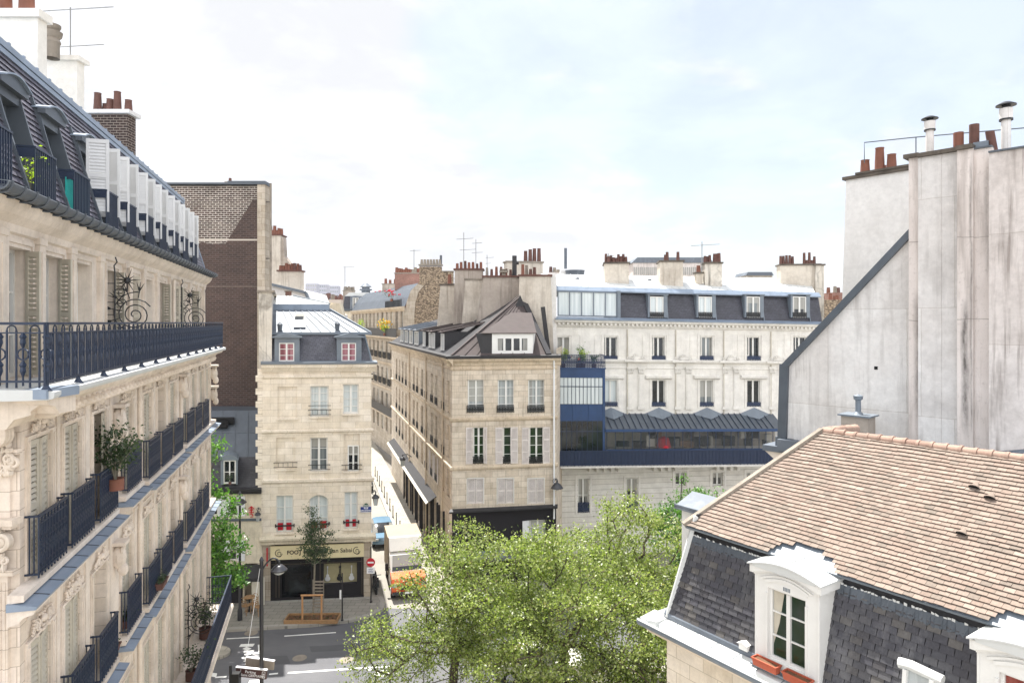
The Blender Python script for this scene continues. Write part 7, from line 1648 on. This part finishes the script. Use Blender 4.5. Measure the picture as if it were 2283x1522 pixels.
# planted bed with stakes and guard
def bed():
    e = bpy.data.objects.new('tree_bed', None); COL.objects.link(e); c = G(697, 1382, .12); e.location = c; e.rotation_euler = (0, 0, .03); tag(e, 'low timber-edged tree bed of reddish soil on the pavement', 'planter')
    w, d = 1.35, .42; mesh_obj('soil', MB().box(-w, w, -d, d, 0, .1), 'soil', e)
    for a, b in (((-w, -d), (w, -d)), ((w, -d), (w, d)), ((w, d), (-w, d)), ((-w, d), (-w, -d))):
        m = MB(); m.bar((a[0], a[1], .1), (b[0], b[1], .1), .06, .2); mesh_obj('timber_edge', m, 'wood_wicker', e)
    q = random.Random(1); leaves_obj('weeds', [(q.uniform(-w, w)*.9, q.uniform(-d, d)*.8, .13) for _ in range(120)], .08, 'leaf_dark', e, 5)
    e = bpy.data.objects.new('tree_stakes', None); COL.objects.link(e); e.location = c; tag(e, 'pale wooden stake frame holding the young tree', 'tree stakes')
    for x in (-.5, .5):
        m = MB(); m.smooth = True; m.cyl((x, -.12, .05), (x, -.12, 1.35), .05, n=8); mesh_obj('stake', m, 'wood_raw', e)
    m = MB(); m.smooth = True; m.cyl((-.58, -.12, 1.35), (.58, -.12, 1.37), .05, n=8); mesh_obj('crossbar', m, 'wood_raw', e)
    e = bpy.data.objects.new('trunk_guard', None); COL.objects.link(e); e.location = c+Vector((.2, .35, 0)); tag(e, 'grey slatted ladder-like frame standing beside the young trunk', 'trunk guard')
    m = MB(); 
    for x in (-.28, .28): m.box(x-.02, x+.02, -.02, .02, .3, 2.0)
    mesh_obj('post', m, 'cap_stone', e)
    for i in range(9): mesh_obj('slat', MB().box(-.28, .28, -.03, -.01, .5+i*.17, .58+i*.17), 'cap_stone', e)
bed()
# ---- lamps, posts and signs
def lantern_lamp(label, x, y, h, side=1, hd=.27, arm=.6, drop=.35, z0=.12):
    e = bpy.data.objects.new('street_lamp', None); COL.objects.link(e); e.location = (x, y, z0); tag(e, label, 'street lamp')
    m = MB(); m.smooth = True; m.lathe((0, 0, 0), [(.16, 0), (.16, .15), (.11, .25), (.1, 1.1), (.075, 1.3), (.065, h), (.085, h+.02), (.03, h+.14), (0, h+.16)], 12); mesh_obj('pole', m, 'lamp_paint', e)
    zt = h-.35; m = MB(); m.smooth = True; pts = [(side*arm*t, 0, zt+.5*math.sin(t*math.pi*.72)*.9) for t in [i/9 for i in range(10)]]; m.tube(pts, .035, 7, .028); mesh_obj('arm', m, 'lamp_paint', e)
    xx, _, zz = pts[-1]; m = MB(); m.smooth = True; m.cyl((xx, 0, zz), (xx, 0, zz-.12), .04, n=8); zz -= .12
    m.lathe((xx, 0, zz-hd*.75), [(hd*1.12, -.02), (hd*1.12, .02), (hd*.96, .05), (hd*.75, hd*.48), (hd*.35, hd*.75), (0, hd*.8)], 16); mesh_obj('lamp_hood', m, 'lamp_paint', e)
    m = MB(); m.smooth = True; m.lathe((xx, 0, zz-hd*.75), [(hd*.92, -.02), (hd*.75, -hd*.35), (hd*.4, -hd*.6), (0, -hd*.68)], 16); mesh_obj('lamp_glass', m, 'glass_lace', e); return e
X24 = P(583, 1250, 24)
lantern_lamp('tall dark street lamp with hooked arm and glass globe carrying a brown sign', X24.x, X24.y, X24.z-.12, 1, .25, .62)
def brown_sign():
    e = bpy.data.objects.new('direction_sign', None); COL.objects.link(e); c = P(563, 1496, 24); e.location = (c.x+.0, c.y-.1, c.z); e.rotation_euler = (0, math.radians(4), math.radians(-3)); tag(e, 'brown direction sign with white lettering on the near lamp pole', 'sign')
    mesh_obj('panel', MB().box(-.55, .55, -.04, .04, -.15, .15), 'sign_brown', e); mesh_obj('rim', MB().box(-.56, .56, -.05, .05, .152, .18), 'letter_white', e)
    t = MB(); put_text(t, 'Parking', -.02, -.045, .05, .13); put_text(t, 'Saint GERMAIN', .04, -.045, -.07, .12); ring(t, (-.45, -.045, 0), .03, .02, 6, 4); t.bar((-.5, -.045, 0), (-.4, -.045, 0), .03); t.bar((-.37, -.045, -.13), (-.37, -.045, .13), .008)
    for a, b in (((.4, -.11), (.4, .11)), ((.5, -.11), (.5, .11)), ((.4, .11), (.5, .11)), ((.4, -.11), (.5, -.11)), ((.45, -.03), (.42, -.09)), ((.45, -.03), (.48, -.09)), ((.45, -.03), (.45, .05)), ((.42, .02), (.48, .02))): t.bar((a[0], -.045, a[1]), (b[0], -.045, b[1]), .012)
    mesh_obj('lettering', t, 'letter_white', e)
    e = bpy.data.objects.new('direction_sign', None); COL.objects.link(e); e.location = (c.x+.17, c.y+.25, c.z+.16); e.rotation_euler = (0, math.radians(5), math.radians(-6)); tag(e, 'second sign seen from its pale grey back behind the brown sign', 'sign')
    mesh_obj('panel', MB().box(-.52, .52, -.04, .04, -.15, .15), 'cap_stone', e); mesh_obj('rim', MB().box(-.53, .53, -.05, .05, .152, .18), 'letter_white', e)
brown_sign()
m = MB(); a_ = P(581, 1256, 24); b_ = P(553, 1440, 23.2); m.tube([a_, b_], .008, 4); o = mesh_obj('cable', m, 'letter_white'); tag(o, 'thin pale cable running down beside the near lamp pole', 'cable')
x_ = G(534, 1390, .12)
e = bpy.data.objects.new('street_lamp', None); COL.objects.link(e); e.location = (-14.25, 35.75, .12); tag(e, 'slim dark lamp post with small conical hood before the low house', 'street lamp')
m = MB(); m.smooth = True; m.lathe((0, 0, 0), [(.13, 0), (.12, .5), (.07, .7), (.055, 6.2)], 10); mesh_obj('pole', m, 'lamp_paint', e)
m = MB(); m.smooth = True; m.lathe((0, 0, 6.15), [(.34, -.02), (.34, .02), (.16, .16), (.05, .2), (.05, .42), (.09, .45), (.02, .6), (0, .62)], 16); mesh_obj('lamp_hood', m, 'lamp_paint', e)
m = MB(); m.smooth = True; m.lathe((0, 0, 6.15), [(.26, -.02), (.2, -.12), (0, -.15)], 12); mesh_obj('lamp_glass', m, 'glass_lace', e)
def bracket_lamp(label, p, out, s=1.0, kind=0):
    e = bpy.data.objects.new('wall_lantern', None); COL.objects.link(e); e.location = p; tag(e, label, 'wall lantern'); o = Vector(out)*s
    m = MB(); m.smooth = True; m.tube([Vector((0, 0, 0)), o*.5+Vector((0, 0, .12*s)), o], .025*s, 6); ring(m, (o.x*.4, o.y*.4, .02), .12*s, .016*s, 10, 4); mesh_obj('arm', m, 'lamp_paint', e)
    m = MB(); m.smooth = True
    if kind == 0: m.lathe(o+Vector((0, 0, -.25*s)), [(.2*s, -.02), (.2*s, .02), (.12*s, .12*s), (.03*s, .16*s), (.03*s, .25*s)], 10)
    else: m.lathe(o+Vector((0, 0, -.3*s)), [(.3*s, -.02), (.3*s, .0), (.17*s, .18*s), (.05*s, .26*s), (.04*s, .34*s)], 12)
    mesh_obj('lamp_hood', m, 'lamp_paint', e); m = MB(); m.lathe(o+Vector((0, 0, -.25*s)), [(.16*s, -.02), (.09*s, -.4*s), (.0, -.42*s)], 6) if kind == 0 else m.lathe(o+Vector((0, 0, -.32*s)), [(.2*s, 0), (0, -.12*s)], 10); mesh_obj('lamp_glass', m, 'glass_lace', e)
bracket_lamp('old four-sided lantern on an iron bracket at the corner of the massage house', P(831, 1098, 38.9), (.15, .0, 0), 1.1)
bracket_lamp('hooded lamp on the right edge of the beige corner house', P(1236, 1072, 41.0), (.12, -.1, 0), 1.25, 1)
bracket_lamp('lantern on a long bracket over the awning of the side street facade', P(918, 1018, 52), (-.55, 0, .1), 1.3)
bracket_lamp('small dark green lantern on the wall of the low house', P(578, 1135, 37.9), (.0, -.25, 0), .9)
def street_plate():
    f = MB_; e = bpy.data.objects.new('street_plate', None); COL.objects.link(e); q = f.rect(804, 828, 1128, 1141, -.03); c = f.w((q[0]+q[1])/2, -.04, (q[2]+q[3])/2); e.location = c; e.rotation_euler = (0, 0, f.ang); tag(e, 'blue enamel street name plate with green rounded top', 'street sign')
    w, h = (q[1]-q[0])/2, (q[3]-q[2])/2; mesh_obj('plate', MB().box(-w, w, -.015, .015, -h, h), 'sign_blue', e); m = MB(); m.prism([(-w*.6, h), (w*.6, h), (w*.3, h+.14), (0, h+.18), (-w*.3, h+.14)], -.015, .015, 'y'); mesh_obj('arch', m, 'sign_green', e)
    m = MB(); m.box(-w, w, -.018, -.015, h-.02, h); m.box(-w, w, -.018, -.015, -h, -h+.02); put_text(m, '10e Arr', 0, -.018, h+.07, .1); put_text(m, 'RUE', 0, -.018, h*.38, .13, bold=.003); put_text(m, 'LEON JOUHAUX', 0, -.018, -h*.42, .1, bold=.002); mesh_obj('lettering', m, 'letter_white', e)
street_plate()
def post(name, label, p, h, r=.035, z0=.12, cat='post'):
    e = bpy.data.objects.new(name, None); COL.objects.link(e); e.location = (p.x, p.y, z0); tag(e, label, cat); m = MB(); m.smooth = True; m.lathe((0, 0, 0), [(r*2, 0), (r*2, .06), (r, .1), (r, h-.03), (r*.6, h), (0, h)], 10); mesh_obj('pole', m, 'black_iron', e); return e
p = G(763, 1383, .12); e = post('notice_post', 'thin black post with a small white notice in front of the massage shop', p, 2.5); mesh_obj('notice', MB().box(-.13, -.04, -.05, -.02, 1.15, 1.62), 'letter_white', e)
p = Vector((-7.85, 38.0, 0)); e = post('no_entry_sign', 'round red no-entry sign with white bar on a grey post', p, 3.1, .035, .12, 'road sign')
zc = 15.7-534/1522*38.0-.12
m = MB(); m.smooth = False; m.cyl((0, -.05, zc), (0, -.08, zc), .24, n=24); mesh_obj('disc', m, 'red_paint', e); mesh_obj('bar', MB().box(-.17, .17, -.09, -.082, zc-.045, zc+.045), 'letter_white', e); m = MB().box(-.22, .22, -.08, -.05, zc-.62, zc-.28); mesh_obj('plate', m, 'letter_white', e)
m = MB(); put_text(m, 'SAUF', 0, -.083, zc-.38, .1); ring(m, (-.07, -.083, zc-.51), .05, .008, 10, 4); ring(m, (.07, -.083, zc-.51), .05, .008, 10, 4); m.bar((-.07, -.083, zc-.51), (.04, -.083, zc-.45), .012); mesh_obj('lettering', m, 'sign_blue', e)
p = P(514, 1482, 23.6); e = post('signal_post', 'short black post with a dark box at the bottom edge', Vector((p.x, p.y, 0)), p.z-.12, .05); m = MB(); m.box(.05, .32, -.1, .12, p.z-.85, p.z-.38); mesh_obj('signal_head', m, 'black_iron', e)
def bin_():
    p = G(1, 1400)
p = Vector((-15.2, 35.1, 0)); e = post('litter_bin_post', 'short dark post with a bin at the kerb beside the left tree', p, 1.1, .04); m = MB(); m.smooth = True; m.lathe((.0, -.15, .35), [(.17, 0), (.2, .7), (.16, .7)], 12); mesh_obj('bin', m, 'black_iron', e)
# red brush-stroke sign on the low house
f = LO; q = f.rect(553, 568, 1128, 1153, -.02); m = MB(); cx_, cz_ = (q[0]+q[1])/2, (q[2]+q[3])/2; w_ = (q[1]-q[0])/2; h_ = (q[3]-q[2])/2
for a, b, t in (((-.9, .55), (.0, 1), .06), ((0, 1), (.9, .5), .06), ((-.5, .35), (.5, .35), .05), ((0, .9), (0, -.2), .06), ((-.8, -.1), (.8, -.05), .05), ((-.6, -.5), (.1, -.3), .05), ((.1, -.3), (.6, -.7), .05), ((-.3, -.9), (.5, -.85), .05)): m.bar((cx_+a[0]*w_, -.03, cz_+a[1]*h_), (cx_+b[0]*w_, -.03, cz_+b[1]*h_), t, .03)
o = mesh_obj('wall_sign', m, 'red_paint'); o.matrix_world = f.M; tag(o, 'red brush-stroke character sign on the wall of the low house', 'sign')
# wicker cafe chairs
def chair(p, rot, label):
    e = bpy.data.objects.new('cafe_chair', None); COL.objects.link(e); e.location = p; e.rotation_euler = (0, 0, rot); tag(e, label, 'chair', 'wicker chairs outside the low house')
    m = MB(); m.smooth = True; m.lathe((0, 0, .44), [(.0, 0), (.21, 0), (.22, .03), (0, .04)], 12); mesh_obj('seat', m, 'wood_wicker', e)
    m = MB(); m.smooth = True; m.tube([(-.2, .16, .45), (-.2, .22, .8), (-.1, .24, .92), (.1, .24, .92), (.2, .22, .8), (.2, .16, .45)], .018, 6)
    for z in (.56, .66, .76): m.bar((-.19, .19, z), (.19, .19, z), .03, .02)
    mesh_obj('backrest', m, 'wood_wicker', e)
    for x, y in ((-.17, -.15), (.17, -.15), (-.17, .16), (.17, .16)): m = MB(); m.cyl((x*1.1, y*1.1, 0), (x, y, .45), .017, n=6); mesh_obj('leg', m, 'wood_wicker', e)
for px, py, r_, lab in ((548, 1368, 2.8, 'wicker cafe chair nearest the left tree'), (563, 1364, -.4, 'wicker cafe chair between the other two'), (576, 1370, 1.2, 'wicker cafe chair nearest the lamp pole')): chair(G(px, py, .12), r_, lab)
e = bpy.data.objects.new('cafe_table', None); COL.objects.link(e); e.location = G(556, 1360, .12); tag(e, 'small round cafe table among the wicker chairs', 'table'); m = MB(); m.smooth = True; m.lathe((0, 0, .72), [(0, 0), (.3, 0), (.3, .025), (0, .03)], 16); mesh_obj('tabletop', m, 'wood_wicker', e); m = MB(); m.smooth = True; m.lathe((0, 0, 0), [(.2, 0), (.2, .02), (.03, .05), (.03, .72)], 12); mesh_obj('pedestal', m, 'black_iron', e)
m = MB().box(-.35, .35, -.03, .03, 0, 1.5); o = mesh_obj('menu_board', m, 'cream_wood'); o.location = G(571, 1352, .12)+Vector((0, .3, 0)); tag(o, 'tall cream board behind the wicker chairs', 'board')
# ---- van and cars
SA = math.atan2(SD[1], SD[0])-math.pi/2          # heading of the street
def wheelm(e, x, y, r, w, rimm='chrome'):
    m = MB(); m.smooth = True; m.tube([(x-w/2, y, r), (x+w/2, y, r)], r, 18); t = mesh_obj('wheel', m, 'rubber', e); m = MB(); m.smooth = True; m.tube([(x-w/2-.01, y, r), (x+w/2+.01, y, r)], r*.6, 14); mesh_obj('rim', m, rimm, t)
def van():
    e = bpy.data.objects.new('box_van', None); COL.objects.link(e); c = G(908, 1316, 0); p = along(*cc, 1.2, 0); e.location = (-6.1, 39.65, .0); e.rotation_euler = (0, 0, SA-.02); tag(e, 'box van with orange nose and beige cargo body facing the street', 'van')
    # y negative is the front
    W_ = .95
    m = MB(); pr_ = [(-1.0, .45), (-1.02, .95), (-.9, 1.18), (-.05, 1.28), (.45, 2.1), (.75, 2.22), (1.2, 2.25), (1.2, .45)]
    m.prism(pr_, -W_, W_, 'x'); mesh_obj('cab', m, 'van_white', e)
    m = MB(); m.prism([(-1.04, .42), (-1.06, .96), (-.93, 1.2), (-.1, 1.3), (-.1, .9), (-.85, .42)], -W_-.01, W_+.01, 'x'); mesh_obj('bonnet', m, 'orange_paint', e)
    m = MB(); m.slab((-W_+.1, -.03, 1.33), (W_-.1, -.03, 1.33), (W_-.16, .42, 2.08), (-W_+.16, .42, 2.08), -.012); mesh_obj('windscreen', m, 'glass', e)
    for s in (-1, 1):
        m = MB(); m.prism([(.15, 1.35), (1.0, 1.35), (1.0, 2.0), (.5, 2.0)], s*W_, s*(W_+.012), 'x'); mesh_obj('side_window', m, 'glass', e)
        m = MB(); m.box(s*.82-.13, s*.82+.13, -1.07, -1.0, .78, .98); mesh_obj('headlight', m, 'glass_lace', e); m = MB(); m.box(s*(W_+.2)-.09, s*(W_+.2)+.09, .12, .2, 1.35, 1.75); m.bar((s*W_, .2, 1.5), (s*(W_+.15), .16, 1.5), .03); mesh_obj('mirror', m, 'rubber', e)
    mesh_obj('grille', MB().box(-.5, .5, -1.075, -1.03, .6, .8), 'rubber', e); mesh_obj('bumper', MB().box(-W_, W_, -1.12, -1.0, .36, .52), 'car_dark', e); mesh_obj('number_plate', MB().box(-.26, .26, -1.135, -1.12, .4, .5), 'letter_white', e)
    m = MB(); m.box(-1.0, 1.0, 1.1, 3.6, .75, 2.95); o = mesh_obj('cargo_box', m, 'van_box', e)
    m = MB(); m.prism([(.55, 2.28), (1.08, 2.28), (1.08, 2.98), (.95, 2.95)], -.95, .95, 'x'); mesh_obj('wind_deflector', m, 'van_white', e)
    m = MB(); m.box(-.5, .5, 1.1, 3.5, .5, .74); mesh_obj('chassis', m, 'rubber', e)
    for x in (-.85, .85):
        for y in (-.35, 2.9): wheelm(e, x, y, .36, .24)
van()
def car(label, loc, rot, paint, name='parked_car'):
    e = bpy.data.objects.new(name, None); COL.objects.link(e); e.location = loc; e.rotation_euler = (0, 0, rot); tag(e, label, 'car', 'cars parked in the side street')
    W_ = .84; pts = [(-2.0, .35), (-2.03, .6), (-1.9, .78), (-1.0, .92), (1.6, .98), (1.98, .85), (2.02, .5), (1.95, .32)]
    def hull(prof, w0, w1, zs0, zs1):
        m = MB(); m.smooth = True; n = len(prof); xs = [-1, -.92, -.6, 0, .6, .92, 1]; vs = []
        for x in xs:
            k = 1-.12*abs(x)**4
            for y, z in prof: t = (z-zs0)/(zs1-zs0); w = w0+(w1-w0)*t; vs.append((x*w, y*(k if abs(y) > 1 else 1), z-.04*abs(x)**3*t))
        fs = [(i*n+j, i*n+(j+1) % n, (i+1)*n+(j+1) % n, (i+1)*n+j) for i in range(len(xs)-1) for j in range(n)]+[tuple(range(n)), tuple(range((len(xs)-1)*n, len(xs)*n))[::-1]]; m.add(vs, fs); return m
    mesh_obj('body', hull(pts, W_, W_*.98, .3, 1), paint, e)
    mesh_obj('cabin', hull([(-1.15, .9), (-.45, 1.38), (.1, 1.45), (1.1, 1.42), (1.75, .95)], W_*.95, W_*.72, .9, 1.45), 'glass', e)
    mesh_obj('roof', hull([(-.4, 1.40), (.1, 1.47), (1.05, 1.44), (1.05, 1.40), (.1, 1.42), (-.4, 1.36)], W_*.76, W_*.72, 1.36, 1.47), paint, e)
    for s in (-1, 1):
        mesh_obj('headlight', MB().box(s*.58-.14, s*.58+.14, -2.0, -1.86, .6, .72), 'glass_lace', e); mesh_obj('mirror', MB().box(s*.95-.07, s*.95+.07, -.75, -.65, .92, 1.04), paint, e)
        for y in (-1.3, 1.3): wheelm(e, s*(W_-.1), y, .31, .2)
    return e
def side_at(px, py): return G(px, py, 0)
car('blue-grey parked car with its roof reflecting the sky behind the box van', (-9.35, 49.2, 0), SA, 'car_blue')
car('white parked car far up the side street', along(*mr, 31, 1.35)+(0,), SA, 'van_white')
car('dark parked car just in front of the distant white one', along(*mr, 25.5, 1.35)+(0,), SA, 'car_dark')
def umbrella_bike(): pass
# people are too far and hidden to be seen; a motor scooter stands behind the no-entry sign
def scooter(p, rot):
    e = bpy.data.objects.new('motor_scooter', None); COL.objects.link(e); e.location = p; e.rotation_euler = (0, 0, rot); tag(e, 'dark motor scooter parked at the corner behind the no-entry sign', 'scooter')
    m = MB(); m.smooth = True; m.tube([(0, -.5, .35), (0, -.3, .3), (0, .1, .32), (0, .45, .55), (0, .75, .6)], .14, 8, .1); mesh_obj('body', m, 'car_dark', e); m = MB(); m.smooth = True; m.tube([(0, .1, .78), (0, .75, .84)], .13, 8); mesh_obj('seat', m, 'rubber', e)
    m = MB(); m.smooth = True; m.tube([(0, -.62, .3), (0, -.45, .95), (0, -.4, 1.05)], .05, 6); m.tube([(-.32, -.35, 1.05), (.32, -.35, 1.05)], .02, 6); mesh_obj('handlebar', m, 'car_dark', e); m = MB(); m.add([(-.2, -.55, .4), (.2, -.55, .4), (.16, -.46, .95), (-.16, -.46, .95)], [(0, 1, 2, 3), (3, 2, 1, 0)]); mesh_obj('leg_shield', m, 'car_dark', e)
    for y in (-.65, .6): m = MB(); m.smooth = True; m.tube([(-.05, y, .22), (.05, y, .22)], .22, 14); mesh_obj('wheel', m, 'rubber', e)
scooter(Vector((-8.0, 39.9, .0)), SA)
car('pale car parked beneath the trees at the bottom of the picture', (1.2, 30.4, 0), math.radians(92), 'van_white')
# ================= the slightly milky air over the city
def haze():
    m = MB().box(-2600, 2600, -60, 2600, -1.2, 60); o = mesh_obj('haze', m, None); o['kind'] = 'stuff'; o.display_type = 'WIRE'
    mt = bpy.data.materials.new('haze'); mt.use_nodes = True; nt = mt.node_tree; nt.nodes.clear(); out = nt.nodes.new('ShaderNodeOutputMaterial'); v = nt.nodes.new('ShaderNodeVolumePrincipled')
    v.inputs['Color'].default_value = (.86, .92, 1, 1); v.inputs['Density'].default_value = .00014; v.inputs['Anisotropy'].default_value = .2
    nt.links.new(v.outputs[0], out.inputs['Volume']); o.data.materials.append(mt)
haze()
